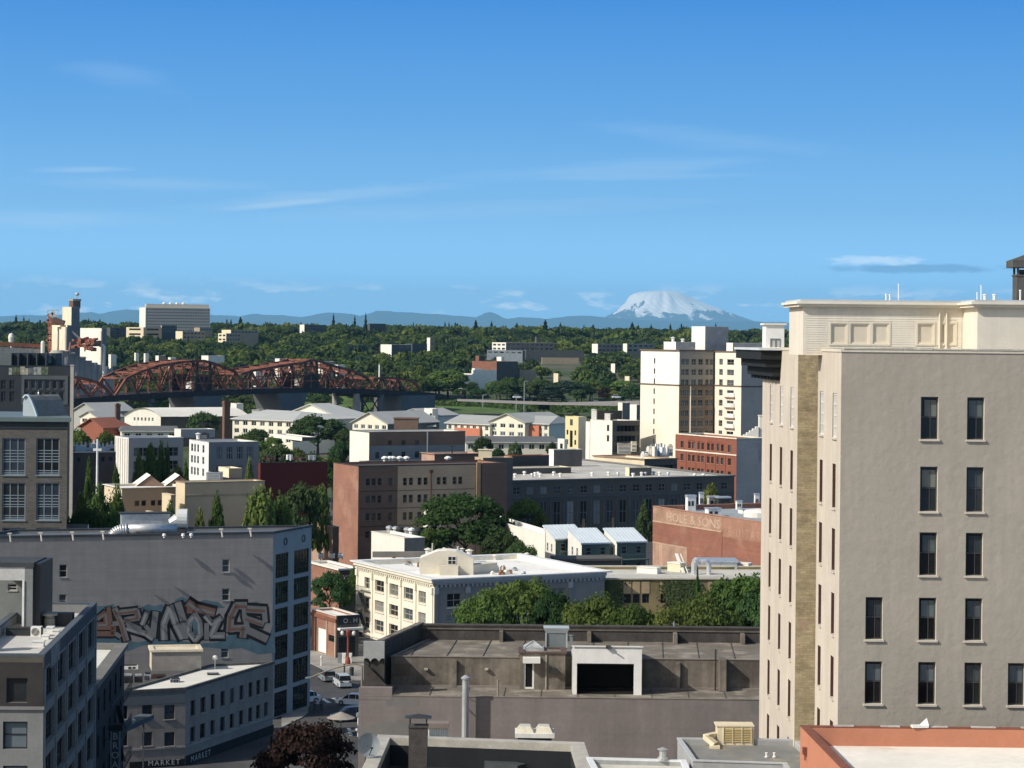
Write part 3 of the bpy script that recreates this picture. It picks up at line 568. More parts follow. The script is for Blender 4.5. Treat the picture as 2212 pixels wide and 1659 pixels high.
# ------------------------------------------------------------------ shaded roof with ridge, chimney and dish, bottom centre
SHADEW = pm('slate_blue_wall', (0.016, 0.019, 0.023), 0.8, 0.2, 0.4)  # near-black wall and roof colours carry the shadow lying over them
def ridge_roof():
 a = zp('L6', 190, 1392, 146); z = a.z; e = ptz(*zz('L6', 1990, 1478), z-0.15)
 z = e.z
 ps = [Vector((a.x, a.y+0.5)), Vector((a.x-0.4, a.y-18)), Vector((e.x+0.5, a.y-18)), Vector((e.x, e.y+0.5))]
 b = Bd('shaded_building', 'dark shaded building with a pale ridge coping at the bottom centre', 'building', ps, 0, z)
 b.done(SHADEW, pm('dark_roof', (0.022, 0.026, 0.03), 0.7, 0.2, 0.4), pm('ridge_coping', (0.42, 0.40, 0.35), 0.6, 0.2, 0.8), pd=1.6, ct=0.5, cw=0.9, co=0.02)
 # inner low roof fold
 p0 = ptz(*zz('L6', 880, 1560), z-1.2); p1 = ptz(*zz('L6', 1450, 1650), z-1.2)
 MB().beam((p0.x, p0.y, z-1.3), (p1.x, p1.y, z-1.3), 1.0, 0.5).build('roof_curb', pm('slate_pale', (0.05, 0.058, 0.062), 0.7, 0.2), b.root)
 # chimney with a tin hat
 c = zp('L6', 545, 1480, 141); t = thing('brick_chimney', 'dark brick chimney with a tin hat on the shaded roof', 'chimney', (c.x, 141, z-1.6))
 zt = zp('L6', 545, 1300, 141).z; cm = pm('soot_brick', (0.07, 0.06, 0.055), 0.9, 0.25, 1.5, brick=(0.24, 0.08, (0.09, 0.085, 0.08)))
 wd = 160*0.248/F*141
 MB().box((c.x, 141, z-1.6), wd, 0.9, zt-z+1.6).build('shaft', cm, t); MB().box((c.x, 141, zt), wd*1.08, 1.0, 0.12).build('crown', cm, t)
 for a_, b_ in ((-1, -1), (1, -1), (1, 1), (-1, 1)): MB().tube((c.x+a_*wd*0.45, 141+b_*0.4, zt+0.1), (c.x+a_*wd*0.45, 141+b_*0.4, zt+0.62), 0.03).build('stay', DARK_MTL, t)
 mb = MB(); cs = [(c.x-wd*0.72, 140.4), (c.x+wd*0.72, 140.4), (c.x+wd*0.72, 141.6), (c.x-wd*0.72, 141.6)]
 for i in range(4): mb.poly([(*cs[i], zt+0.62), (*cs[(i+1) % 4], zt+0.62), (c.x, 141, zt+0.85)])
 mb.poly([(*q, zt+0.62) for q in cs]); mb.build('hat', DARK_MTL, t)
 # satellite dish
 d = zp('L6', 105, 1465, 138.5); r = 0.78; t = thing('satellite_dish', 'large grey satellite dish at the corner of the shaded roof', 'satellite dish', (d.x, d.y+0.6, z-1.6))
 ax = Vector((0.42, -0.85, 0.3)).normalized(); u = ax.orthogonal().normalized(); v = ax.cross(u); mb = MB(); K = 20; rings = 5
 for j in range(rings+1):
  rr = r*j/rings
  for i in range(K):
   th = 2*math.pi*i/K; mb.v.append(tuple(Vector(d)+(u*math.cos(th)+v*math.sin(th))*rr+ax*(0.22*(rr/r)**2)))
 for j in range(rings):
  for i in range(K):
   q = (i+1) % K; mb.f.append((j*K+i, j*K+q, (j+1)*K+q, (j+1)*K+i)); mb.m.append(0)
 mb.build('reflector', pm('dish_grey', (0.30, 0.33, 0.34), 0.6, 0.1), t, smooth=True)
 fe = Vector(d)+ax*0.8+Vector((0, 0, -0.25)); MB().tube(Vector(d)+Vector((0, 0, -r*0.9))+ax*0.2, fe, 0.03).tube(fe, fe-ax*0.18, 0.07).build('feed_arm', DARK_MTL, t)
 MB().tube((d.x+0.1, d.y+0.25, z-1.6), Vector(d)-ax*0.02, 0.05).tube((d.x-0.4, d.y+0.5, z-1.6), Vector(d)-ax*0.1, 0.03).build('mount', DARK_MTL, t)
 # louvred vent box and the double skylight behind the ridge
 p = zp('L6', 715, 1425, 152); t = thing('vent_box', 'white louvred vent box behind the ridge coping', 'vent', (p.x, p.y, 16))
 w = 175*0.248/F*152; h = zp('L6', 715, 1270, 152).z-p.z
 MB().box((p.x, 152.5, 16), w, 1.0, p.z-16).build('base', SHADEW, t); MB().box((p.x, 152.5, p.z), w*0.96, 0.9, h*0.72).build('casing', WHITE_MTL, t); MB().box((p.x, 152.5, p.z+h*0.72), w*1.1, 1.1, h*0.28).build('hood', pm('hood_brown', (0.2, 0.17, 0.15)), t)
 for k in range(8): MB().box((p.x-w*0.4+k*w*0.115, 152.02, p.z+h*0.3), w*0.05, 0.06, h*0.36).build('louvre', FR_GREY, t)
 p = zp('L6', 1560, 1440, 155); t = thing('skylight', 'white double-dome skylight on a curb before the mauve wall', 'skylight', (p.x, 155.6, 16))
 w = 330*0.248/F*155; zt = zp('L6', 1560, 1395, 155).z
 MB().box((p.x, 156, 16), w*0.9, 2.0, zt-16).build('curb', DARK_MTL, t); MB().box((p.x, 156, zt), w*1.04, 2.3, 0.3).build('frame', WHITE_MTL, t)
 for k in (-1, 1):
  cx = p.x+k*w*0.25; mb = MB(); hx, hy = w*0.23, 1.05
  cs = [(cx-hx, 156-hy), (cx+hx, 156-hy), (cx+hx, 156+hy), (cx-hx, 156+hy)]; ci = [(cx-hx*0.6, 156-hy*0.5), (cx+hx*0.6, 156-hy*0.5), (cx+hx*0.6, 156+hy*0.5), (cx-hx*0.6, 156+hy*0.5)]
  for i in range(4): j = (i+1) % 4; mb.poly([(*cs[i], zt+0.3), (*cs[j], zt+0.3), (*ci[j], zt+0.72), (*ci[i], zt+0.72)])
  mb.poly([(*q, zt+0.72) for q in ci]); mb.build('dome', pm('dome_acrylic', (0.60, 0.56, 0.45), 0.3, 0.15, 1.5), t)
ridge_roof()
# ------------------------------------------------------------------ theatre with stained concrete roofs, bottom centre
MAUVE = pm('mauve_wall', (0.235, 0.205, 0.195), 0.9, 0.12, 0.3, streak=0.12, c2=(0.20, 0.195, 0.185), c2s=0.18, c2t=(0.6, 0.63), course=0.04, bump=0.01)
STAIN = pm('stained_concrete', (0.20, 0.175, 0.145), 0.95, 0.25, 0.35, c2=(0.115, 0.10, 0.085), c2s=0.25, streak=0.30, bump=0.02)
TARROOF = pm('weathered_roof', (0.165, 0.145, 0.118), 0.95, 0.25, 0.5, c2=(0.27, 0.24, 0.2), c2s=0.45, course=0.0)
DARKCONC = pm('sooty_concrete', (0.075, 0.068, 0.062), 0.95, 0.3, 0.5, streak=0.25)
def theatre():
 z1 = pt(1100, 1506, 170).z; xl = pt(775, 1500, 170).x; xr = pt(1760, 1500, 170).x; z2 = pt(1100, 1420, 175.5).z; z3 = pt(1100, 1349, 186).z
 ul = pt(845, 1440, 175.5).x; sk = lambda D: (D-170)*0.30
 root = thing('theatre', 'broad theatre building with a mauve wall and stained concrete roof tiers', 'building', ((xl+xr)/2, 178, 0))
 A = lambda x, D: Vector((x, D))
 lo = Bd('', '', '', [A(xl+sk(175.5), 175.5), A(xl, 170), A(xr, 170), A(xr, 175.5)], 0, z1, root=root)
 lo.done([MAUVE, MAUVE, MAUVE, STAIN], TARROOF, pm('coping_taupe', (0.22, 0.19, 0.16), 0.9, 0.2), pd=0.12, ct=0.06, cw=0.3, co=0.03)
 # raised left shoulder of the front wall
 s1 = pt(847, 1490, 170).x; MB().prism([(xl, 170.0-0.02), (s1, 170-0.02), (s1, 170.6), (xl+0.2, 170.6)], z1-0.3, pt(800, 1485, 170).z).build('wall', MAUVE, root)
 up = Bd('', '', '', [A(xl+sk(186), 186), A(ul, 175.5), A(xr, 175.5), A(xr, 186)], z1-0.12, z2, root=root)
 f = up.f[1]
 up.done([DARKCONC, STAIN, STAIN, DARKCONC], TARROOF, pm('coping_taupe', (0.22, 0.19, 0.16)), pd=0.05, ct=0.06, cw=0.25, co=0.05)
 for k in range(14):
  x = ul+1.5+k*2.9; MB().beam((x, 175.9, z2-0.02), (x+0.6, 185.6, z2-0.02), 0.07, 0.04).build('roof_seam', pm('seam', (0.09, 0.08, 0.07)), root)
  MB().beam((x-1.2, 170.4, z1-0.1), (x-1.0, 175.4, z1-0.1), 0.06, 0.04).build('roof_seam', pm('seam', (0.09, 0.08, 0.07)), root)
 # back parapet wall with buttress fins
 xb = zp('L6', 560, 400, 186).x
 MB().prism([(xb-0.4, 185.7), (xr, 185.7), (xr, 186.2), (xb-0.4, 186.2)], z2-0.5, z3-0.42).build('parapet', DARKCONC, root)
 MB().prism([(xb-0.4, 185.62), (xr, 185.62), (xr, 186.25), (xb-0.4, 186.25)], z3-0.42, z3-0.1).build('parapet_band', pm('band_taupe', (0.145, 0.13, 0.11), 0.9, 0.3, 0.5), root)
 MB().prism([(xb-0.5, 185.5), (xr, 185.5), (xr, 186.3), (xb-0.5, 186.3)], z3-0.1, z3).build('parapet_coping', DARKCONC, root)
 for zn, x in (('L6', 1265), ('L7', 262), ('L7', 1012), ('L7', 1600), ('L7', 2100)):
  p = zp(zn, x, 560, 185); MB().prism([(p.x-0.12, 184.6), (p.x+0.18, 184.6), (p.x+0.18, 185.72), (p.x-0.12, 185.72)], z2-0.05, z3-0.45).build('buttress', STAIN, root)
 # left flank parapet: runs back to the right, shade of its inner face put into the dark colour
 a0 = pt(788, 1384, 171.5); b0 = zp('L6', 552, 396, 186.2); zg = z3; d = (Vector((b0.x, b0.y))-Vector((a0.x, a0.y))).normalized(); nn = Vector((d.y, -d.x))
 q = [Vector((a0.x, a0.y)), Vector((a0.x, a0.y))+nn*0.35, Vector((b0.x, b0.y))+nn*0.35, Vector((b0.x, b0.y))]
 MB().prism(q, z1-0.5, zg-0.05).build('flank_parapet', DARKCONC, root); q2 = [q[0]-nn*0.08, q[1]+nn*0.06, q[2]+nn*0.06, q[3]-nn*0.08]
 MB().prism(q2, zg-0.05, zg+0.1).build('parapet_coping', STAIN, root)
 # arcaded end panel at the front-left corner
 e0 = zp('L6', 70, 560, 171.2); e1 = zp('L6', 252, 560, 171.2); zb = zp('L6', 70, 745, 171.2).z; zt = zp('L6', 70, 557, 171.2).z; arc = []
 pan = pm('end_panel', (0.36, 0.37, 0.37), 0.9, 0.12); mb = MB(); W_ = e1.x-e0.x; n = 24; y = 171.2
 prof = []
 for k in range(n+1):
  x = W_*k/n; ph = (x/W_*2.5+0.15) % 1.0; zz_ = zb+ (0.62*math.sqrt(max(0, 1-(2*ph-1)**2)))*(0.62); prof.append((e0.x+x, zz_))
 for (xa, za), (xc, zc) in zip(prof[:-1], prof[1:]):
  mb.poly([(xa, y, za), (xc, y, zc), (xc, y, zt), (xa, y, zt)]); mb.poly([(xa, y, za), (xa, y+0.25, za), (xc, y+0.25, zc), (xc, y, zc)])
 mb.poly([(e0.x, y, zt), (e1.x, y, zt), (e1.x, y+0.3, zt), (e0.x, y+0.3, zt)]); mb.poly([(e1.x, y, zb), (e1.x, y+0.3, zb), (e1.x, y+0.3, zt), (e1.x, y, zt)]); mb.build('arcaded_panel', pan, root)
 MB().prism([(e0.x+0.02, y+0.27), (e1.x, y+0.27), (e1.x, y+0.8), (e0.x+0.2, y+0.8)], z1-0.5, zt-0.02).build('arcade_back', DARKCONC, root)
 # dark triangle below the arcade, standing in for a shadowed hollow
 g0 = zp('L6', 62, 750, 171.0); g1 = zp('L6', 275, 910, 171.0); mb = MB()
 tri = [(g0.x, z1+0.6, ), (g1.x, z1+0.62), (g0.x+0.25, g0.z)]
 mb.poly([(p_[0], 171.0, p_[1]) for p_ in tri]); mb.poly([(p_[0], 171.25, p_[1]) for p_ in reversed(tri)])
 mb.poly([(tri[1][0], 171, tri[1][1]), (tri[1][0], 171.25, tri[1][1]), (tri[2][0], 171.25, tri[2][1]), (tri[2][0], 171, tri[2][1])]); mb.build('gusset_wall', DARKCONC, root)
 # pilasters, brackets and pipes on the upper tier wall
 for zn, x, w in (('L6', 862, 0.35), ('L7', 1040, 0.3)):
  u = f.u(zz(zn, x, 800)[0], 1440); p = f.at(u, 0, 0.16); MB().box((p.x, p.y, z1-0.1), w, 0.34, z2-z1-0.15).build('pilaster', STAIN, root)
 p = f.at(f.u(zz('L7', 1420, 800)[0], 1440), 0, 0.5); MB().box((p.x, p.y, z1-0.1), 0.55, 1.0, z2-z1+0.25).build('pier', STAIN, root); MB().tube((p.x-0.55, p.y, z1-0.1), (p.x-0.55, p.y, z2+0.9), 0.07).build('standpipe', DARK_MTL, root)
 for zn, x, y_ in (('L6', 615, 795), ('L6', 1140, 795)):
  u, z_ = f.uz(*zz(zn, x, y_)); p = f.at(u, z_, 0.15); MB().box((p.x, p.y, z_-0.08), 0.3, 0.3, 0.14).build('spout', pm('spout_pale', (0.4, 0.37, 0.3)), root)
 u, z_ = f.uz(*zz('L6', 410, 800)); p = f.at(u, 0, 0.012); MB().box((p.x, p.y, z_-0.55), 1.35, 0.02, 1.0).build('wall_patch', pm('patch_brown', (0.14, 0.12, 0.085)), root)
 # grey paint patch and tall flue on the mauve wall
 fl = lo.f[1]
 u0, za_ = fl.uz(*zz('L6', 265, 1120)); u1, zb_ = fl.uz(*zz('L6', 557, 1042)); MB().poly([fl.at(u0, za_, 0.006), fl.at(u1, za_, 0.006), fl.at(u1, zb_-0.1, 0.006), fl.at(u0, zb_-0.1, 0.006)]).build('paint_patch', pm('patch_grey_paint', (0.19, 0.185, 0.175), 0.9, 0.1), root)
 pts_ = [(60, 1395), (60, 1300), (180, 1262), (420, 1275), (460, 1300), (460, 1395)]; MB().poly([fl.at(*fl.uz(*zz('L6', *q_)), 0.006) for q_ in pts_]).build('paint_patch', pm('patch_grey_paint', (0.19, 0.185, 0.175)), root)
 p = zp('L6', 953, 1425, 169.3); zt_ = zp('L6', 953, 885, 169.3).z; t = thing('flue', 'tall galvanised flue pipe standing before the mauve wall', 'flue', (p.x, 169.3, 14))
 MB().tube((p.x, 169.3, 14), (p.x, 169.3, zt_), 0.27, None, 12).build('pipe', STEEL, t, smooth=False); MB().lathe((p.x, 169.3, zt_), [(0.2, 0), (0.36, 0.02), (0.36, 0.14), (0.1, 0.3)], 12).build('cap', STEEL, t)
 MB().tube((p.x, 169.3, zt_-2.4), (p.x, 170.1, zt_-2.2), 0.04).tube((p.x, 169.3, zt_-0.9), (p.x-0.6, 170.2, z1), 0.02).build('bracket', STEEL, t)
 p = zp('L6', 1238, 1040, 171); MB().tube((p.x, 171, z1-0.2), (p.x, 171, zp('L6', 1238, 890, 171).z), 0.07).build('vent_pipe', pm('pipe_taupe', (0.3, 0.27, 0.23)), label='slim taupe pipe on the lower theatre roof edge', cat='vent pipe')
 # white bulkhead with a wide opening and two back windows
 a = zp('L7', 121, 1000, 172.4); b = zp('L7', 721, 1000, 172.4); zt = zp('L7', 420, 603, 172.4).z; zb = z1-0.12; zo = zp('L7', 400, 750, 172.4).z; o0 = zp('L7', 158, 850, 172.4).x; o1 = zp('L7', 655, 850, 172.4).x
 t = thing('bulkhead', 'white rooftop bulkhead with a wide dark opening on the theatre roof', 'rooftop hut', ((a.x+b.x)/2, 174.5, zb))
 WB = pm('white_bulkhead', (0.82, 0.82, 0.80), 0.7, 0.06, 0.8, streak=0.06); IN = pm('bulkhead_inside', (0.006, 0.006, 0.006), 0.9); yb = 178.2
 MB().prism([(a.x, 172.4), (o0, 172.4), (o0, 172.65), (a.x, 172.65)], zb, zo).prism([(o1, 172.4), (b.x, 172.4), (b.x, 172.65), (o1, 172.65)], zb, zo).prism([(a.x, 172.4), (b.x, 172.4), (b.x, 172.65), (a.x, 172.65)], zo, zt).build('front', WB, t)
 for x0, x1 in ((a.x, a.x+0.2), (b.x-0.2, b.x)):
  q_ = [(172.65, zb), (yb, zb), (yb, zt-1.12), (172.65, zt)]; mb = MB().poly([(x0, *p_) for p_ in q_[::-1]]).poly([(x1, *p_) for p_ in q_]); mb.build('side', pm('bulkhead_side', (0.42, 0.41, 0.37), 0.85, 0.1), t)
 zq = zt-1.12
 MB().poly([(a.x-0.1, 172.3, zt+0.1), (b.x+0.1, 172.3, zt+0.1), (b.x+0.1, yb, zq+0.1), (a.x-0.1, yb, zq+0.1)]).poly([(a.x-0.1, 172.3, zt-0.02), (b.x+0.1, 172.3, zt-0.02), (b.x+0.1, 172.3, zt+0.1), (a.x-0.1, 172.3, zt+0.1)]).build('roof', WB, t)
 MB().prism([(a.x+0.2, 172.7), (b.x-0.2, 172.7), (b.x-0.2, 175.45), (a.x+0.2, 175.45)], zb+0.005, zb+0.05).build('floor', IN, t); MB().prism([(a.x+0.2, 175.2), (b.x-0.2, 175.2), (b.x-0.2, 175.44), (a.x+0.2, 175.44)], zb+0.06, zo-0.55).build('back_wall', IN, t)  # black floor and back sheet put in as the opening's shade
 bf = Fc((a.x+0.2, yb-0.2), (b.x-0.2, yb-0.2)); mb = MB(); hh = []
 for x0, x1 in ((218, 376), (455, 538)):
  hh.append((bf.u(zz('L7', x0, 790)[0], 1440), bf.u(zz('L7', x1, 790)[0], 1440), bf.uz(*zz('L7', x0, 818))[1], bf.uz(*zz('L7', x0, 766))[1]))
 holes_wall(mb, bf, zb, zq, hh, 0.15); mb.build('back_wall', IN, t)
 for h_ in hh: MB().poly([bf.at(h_[0], h_[2], -0.1), bf.at(h_[1], h_[2], -0.1), bf.at(h_[1], h_[3], -0.1), bf.at(h_[0], h_[3], -0.1)]).build('pane', pm('pane_leafy', (0.5, 0.6, 0.22), 0.3, 0.6, 2.5), t)  # green light in the windows painted as pane colour
 p = zp('L7', 430, 605, 172.2); MB().box((p.x, 172.25, zt-0.1), 0.35, 0.25, 0.22).tube((p.x-0.1, 172.1, zt+0.1), (p.x+0.25, 171.9, zt-0.05), 0.06).build('lamp', DARK_MTL, t)
 # white-framed roof door with a canopy, pyramid skylight and grey vent housing
 d0 = zp('L6', 1430, 930, 174.6); d1 = zp('L6', 1660, 930, 174.6); zr = zp('L6', 1550, 655, 174.6).z
 t = thing('roof_door_house', 'taupe stair house with a white door frame beside the white bulkhead', 'rooftop hut', ((d0.x+d1.x)/2, 175, z1-0.12))
 x2 = zp('L6', 1825, 930, 174.6).x; x1 = zp('L6', 1655, 930, 174.6).x
 hs = Bd('', '', '', [(d0.x, 177.5), (d0.x, 174.6), (x2, 174.6), (x2, 177.5)], z1-0.12, zr, root=t)
 style('door', fr=pm('door_frame_white', (0.78, 0.78, 0.74), 0.6, 0.05), fw=0.14, nh=(), rd=0.12, gl=(IN,), one=False)
 u0, zz1 = hs.f[1].uz(*zz('L6', 1465, 735)); u1, _ = hs.f[1].uz(*zz('L6', 1556, 735)); hs.win(1, u0, u1, z1-0.08, zz1, 'door', 'door')
 hs.done(STAIN, TARROOF, pm('coping_brown', (0.10, 0.07, 0.06)), pd=0.08, ct=0.1, co=0.12)
 p = hs.f[1].at((u0+u1)/2+0.2, 0, 0.35); MB().box((p.x, p.y, zz1), u1-u0+0.55, 0.8, 0.42).build('canopy', pm('canopy_white', (0.8, 0.79, 0.75), 0.6, 0.06), t)
 u, z_ = hs.f[1].uz(*zz('L6', 1728, 808)); MB().tube(hs.f[1].at(u, z_, 0.4), hs.f[1].at(u, z_, -0.1), 0.26, None, 14).build('duct_stub', DARK_MTL, t)
 MB().box((x1+0.02, 174.55, z1-0.1), 0.1, 0.08, zr-z1-0.05).build('downpipe', pm('spout_pale', (0.4, 0.37, 0.3)), t)
 p = zp('L6', 1550, 640, 177); mb = MB(); t = thing('pyramid_skylight', 'silvery pyramid skylight beside the grey vent housing', 'skylight', (p.x, 177.4, zr-0.08)); w = 80*0.248/F*177; zp_ = zp('L6', 1550, 552, 177).z
 cs = [(p.x-w, 177-w), (p.x+w, 177-w), (p.x+w, 177+w), (p.x-w, 177+w)]
 for i in range(4): MB().poly([(*cs[i], zr+0.15), (*cs[(i+1) % 4], zr+0.15), (p.x, 177, zp_)]).build('pane', pm('skylight_glass', (0.35, 0.37, 0.37), 0.25, 0.3, 2.0), t); MB().beam((*cs[i], zr+0.16), (p.x, 177, zp_+0.02), 0.07, 0.07).build('glazing_bar', STEEL, t)
 MB().prism(inset(cs, -0.1), zr-0.1, zr+0.14).build('curb', STEEL, t)
 p = zp('L6', 1748, 620, 177.5); q = zp('L6', 1748, 485, 177.5); w = 185*0.248/F*177.5; t = thing('vent_housing', 'grey panelled vent housing with a pale hood on the theatre roof', 'vent housing', (p.x, 178.2, zr-0.1))
 GP = pm('vent_grey', (0.16, 0.185, 0.2), 0.6, 0.1); MB().box((p.x, 178.2, zr-0.1), w, 1.3, q.z-zr+0.1).build('casing', GP, t); zh = zp('L6', 1748, 440, 177.5).z
 c1 = [(p.x-w*0.5, 177.5), (p.x+w*0.5, 177.5), (p.x+w*0.5, 178.9), (p.x-w*0.5, 178.9)]; c2 = inset(c1, -0.18); mb = MB()
 for i in range(4): j = (i+1) % 4; mb.poly([(*c1[i], q.z), (*c1[j], q.z), (c2[j].x, c2[j].y, zh), (c2[i].x, c2[i].y, zh)])
 mb.poly([(c.x, c.y, zh) for c in c2]); mb.build('hood', pm('hood_pale', (0.42, 0.46, 0.47), 0.5, 0.1), t)
 for k in (-1, 1): MB().box((p.x+k*w*0.49, 177.47, zr), 0.1, 0.06, q.z-zr).build('corner_trim', pm('hood_pale', (0.42, 0.46, 0.47)), t)
 p = zp('L7', 108, 590, 177); MB().box((p.x, 177, zr), 0.22, 0.22, zp('L7', 108, 508, 177).z-zr).lathe((p.x, 177, zp('L7', 108, 508, 177).z), [(0.1, 0), (0.2, 0.02), (0.2, 0.08)], 8).build('vent_pipe', pm('vent_grey', (0.16, 0.185, 0.2)), label='square grey vent right of the vent housing', cat='vent pipe')
 p = zp('L7', 1005, 480, 185.9); MB().tube((p.x, 185.9, z3-1.0), (p.x, 185.9, zp('L7', 1005, 385, 185.9).z), 0.07).tube((p.x-0.2, 185.9, z3+0.2), (p.x+0.2, 185.9, z3+0.2), 0.03).build('roof_mast', FR_GREY, label='thin pale mast on the back parapet of the theatre', cat='mast')
theatre()
ZN['V5'] = (0, 1380, 373.2)
# ------------------------------------------------------------------ long grey building with the mural
GREYW = pm('grey_painted_brick', (0.27, 0.26, 0.25), 0.9, 0.10, 0.12, course=0.07, c2=(0.235, 0.225, 0.22), c2s=0.12, streak=0.10)
BLUEGREY = pm('blue_grey_frame', (0.34, 0.345, 0.335), 0.75, 0.06)
style('punch', fr=pm('frame_pale', (0.38, 0.38, 0.36)), fw=0.1, nh=(0.5,), rd=0.16, sill=0.08, gl=(G_DARK, G_MID))
style('green', fr=FR_DARK, fw=0.09, nv=4, nh=(0.25, 0.5, 0.75), rd=0.15, gl=(G_GREEN, G_GREEN, G_DARK), one=False)
def mural_building():
 ps, z = corner(590.5, 1150.5, 275, -80, 673, (-1, -0.31), (0.37, 1))
 b = Bd('mural_building', 'long grey brick building with a graffiti mural and a glazed end bay', 'building', ps, 0, z)
 for q in ((515, 380, 585, 495), (513, 640, 580, 750), (1935, 335, 2000, 450), (1933, 590, 2000, 697), (1925, 1085, 1992, 1195)):
  x0, y0 = zz('L1', *q[:2]); x1, y1 = zz('L1', *q[2:]); b.wpx(0, x0, y0, x1, y1, 'punch')
 rows = [(1195, 1247)]+[(1247.5+0.248*a, 1247.5+0.248*c) for a, c in ((33, 222), (262, 465), (500, 705), (742, 950), (985, 1195))]
 cols = [tuple(zz('L3', x, 500)[0] for x in q) for q in ((410, 522), (570, 700))]
 b.grid(1, cols, rows, 'green', 610)
 b.done([GREYW, BLUEGREY], pm('slate_roof', (0.115, 0.135, 0.155), 0.6, 0.12), pm('coping_dark', (0.05, 0.055, 0.06), 0.6), pd=0.35, ct=0.25, cw=0.4, co=0.12)
 f1 = b.f[1]
 # white open vent sashes in the glazed bay
 for x, y in ((428, 125), (512, 105), (592, 85), (422, 375), (512, 345), (688, 300), (508, 590), (600, 735), (640, 730)):
  u, z_ = f1.uz(*zz('L3', x, y)); a, c = f1.at(u-0.3, z_-0.4, 0.25), f1.at(u+0.22, z_-0.4, 0.05)
  MB().poly([a, c, c+Vector((0, 0, 0.8)), a+Vector((0, 0, 0.8))]).build('open_sash', pm('sash_pane', (0.45, 0.52, 0.54), 0.2, 0.1), b.root)
 for x, y in ((1040, 1430), (1215, 1400)):
  u, z_ = f1.uz(*zz('Y2', x, y)); mb = MB(); K = 16
  for i in range(K):
   t0, t1 = 2*math.pi*i/K, 2*math.pi*(i+1)/K
   mb.beam(f1.at(u+0.42*math.cos(t0), z_+0.42*math.sin(t0), 0.05), f1.at(u+0.42*math.cos(t1), z_+0.42*math.sin(t1), 0.05), 0.12, 0.12)
  mb.build('roundel', pm('roundel_dark', (0.1, 0.12, 0.13)), b.root)
 f = b.f[0]
 # mural: flat paint films laid one over another
 TEAL = pm('paint_teal', (0.085, 0.15, 0.185), 0.8, 0.2, 0.8); BLK = pm('paint_black', (0.012, 0.013, 0.016), 0.7, 0.1); BRN = pm('paint_brown', (0.17, 0.098, 0.072), 0.8, 0.12); PLG = pm('paint_pale_grey', (0.185, 0.185, 0.18), 0.8, 0.1, 0.8); LGT = pm('paint_highlight', (0.29, 0.295, 0.29), 0.8, 0.1)
 def film(pts, mat, off, name):
  mb = MB()
  for q in pts: mb.poly([f.at(*f.uz(*zz('L1', *p)), off) for p in q])
  return mb.build(name, mat, b.root)
 def strokes(ls, w, mat, off, name):
  mb = MB()
  for k, (ps_, ww) in enumerate(ls):
   pts = [Vector(p) for p in ps_]; hw = w*ww/2; o = off+k*0.0004
   for p, q in zip(pts[:-1], pts[1:]):
    d = (q-p).normalized(); n = Vector((-d.y, d.x))*hw; e = d*hw*0.35
    mb.poly([f.at(*f.uz(*zz('L1', *v)), o) for v in (p-n-e, q-n+e, q+n+e, p+n-e)])
  return mb.build(name, mat, b.root)
 film([[(820, 1010), (960, 1005), (1060, 1040), (1200, 1060), (1420, 1020), (1600, 1050), (1760, 1070), (1900, 1060), (2000, 990), (2210, 1000), (2340, 1010), (2380, 900), (2400, 1150), (2250, 1165), (2100, 1110), (1990, 1120), (1800, 1105), (1480, 1100), (1250, 1085), (1110, 1140), (1040, 1080), (960, 1060), (880, 1110), (820, 1120)],
   [(740, 760), (790, 720), (860, 745), (930, 740), (990, 725), (1020, 800), (900, 830), (800, 800)], [(1230, 760), (1290, 725), (1340, 745), (1420, 725), (1420, 830), (1300, 850)], [(1520, 690), (1590, 660), (1640, 690), (1600, 790), (1540, 760)], [(1700, 720), (1780, 690), (1900, 710), (1960, 760), (1800, 770)], [(2170, 715), (2240, 705), (2290, 750), (2200, 770)]], TEAL, 0.004, 'mural_background')
 ltr = {
  's': [([(850, 855), (915, 800), (925, 900), (850, 905)], 1.1), ([(850, 930), (990, 930), (985, 985), (850, 985)], 1.2), ([(945, 760), (965, 900)], 1.0)],
  'e': [([(1000, 770), (1055, 890), (1100, 1040)], 1.35), ([(1050, 800), (1190, 785), (1205, 845), (1090, 865)], 1.3), ([(975, 900), (1090, 885), (1220, 945)], 1.1), ([(1010, 985), (1045, 1010)], 1.0)],
  'w': [([(1110, 935), (1270, 985), (1330, 1025)], 1.35), ([(1240, 900), (1280, 800)], 1.2), ([(1330, 1010), (1355, 800)], 1.4), ([(1270, 920), (1320, 980)], 1.0)],
  'n': [([(1430, 1030), (1425, 900), (1480, 760)], 1.6), ([(1480, 750), (1530, 900), (1590, 1020)], 1.7), ([(1550, 720), (1600, 880), (1610, 1020)], 1.6)],
  'o': [([(1700, 820), (1650, 880), (1645, 970), (1700, 1040), (1745, 990), (1735, 880), (1695, 815)], 1.35)],
  't': [([(1640, 720), (1700, 760), (1860, 800)], 1.9), ([(1650, 720), (1650, 800)], 1.3)],
  'i': [([(1790, 830), (1850, 900), (1925, 850)], 1.3), ([(1900, 870), (1840, 1000), (1950, 1000)], 1.5), ([(1800, 900), (1800, 1030)], 1.1)],
  'c': [([(2140, 740), (2060, 740), (2010, 840), (2000, 960)], 1.7), ([(2000, 940), (2125, 935), (2115, 1010)], 1.6), ([(2120, 740), (2130, 860)], 1.0)],
  'E': [([(2150, 770), (2310, 780)], 1.7), ([(2140, 850), (2290, 900)], 1.3), ([(2150, 950), (2320, 1030)], 1.7), ([(2300, 760), (2310, 880)], 1.2), ([(2130, 830), (2160, 950)], 1.2)]}
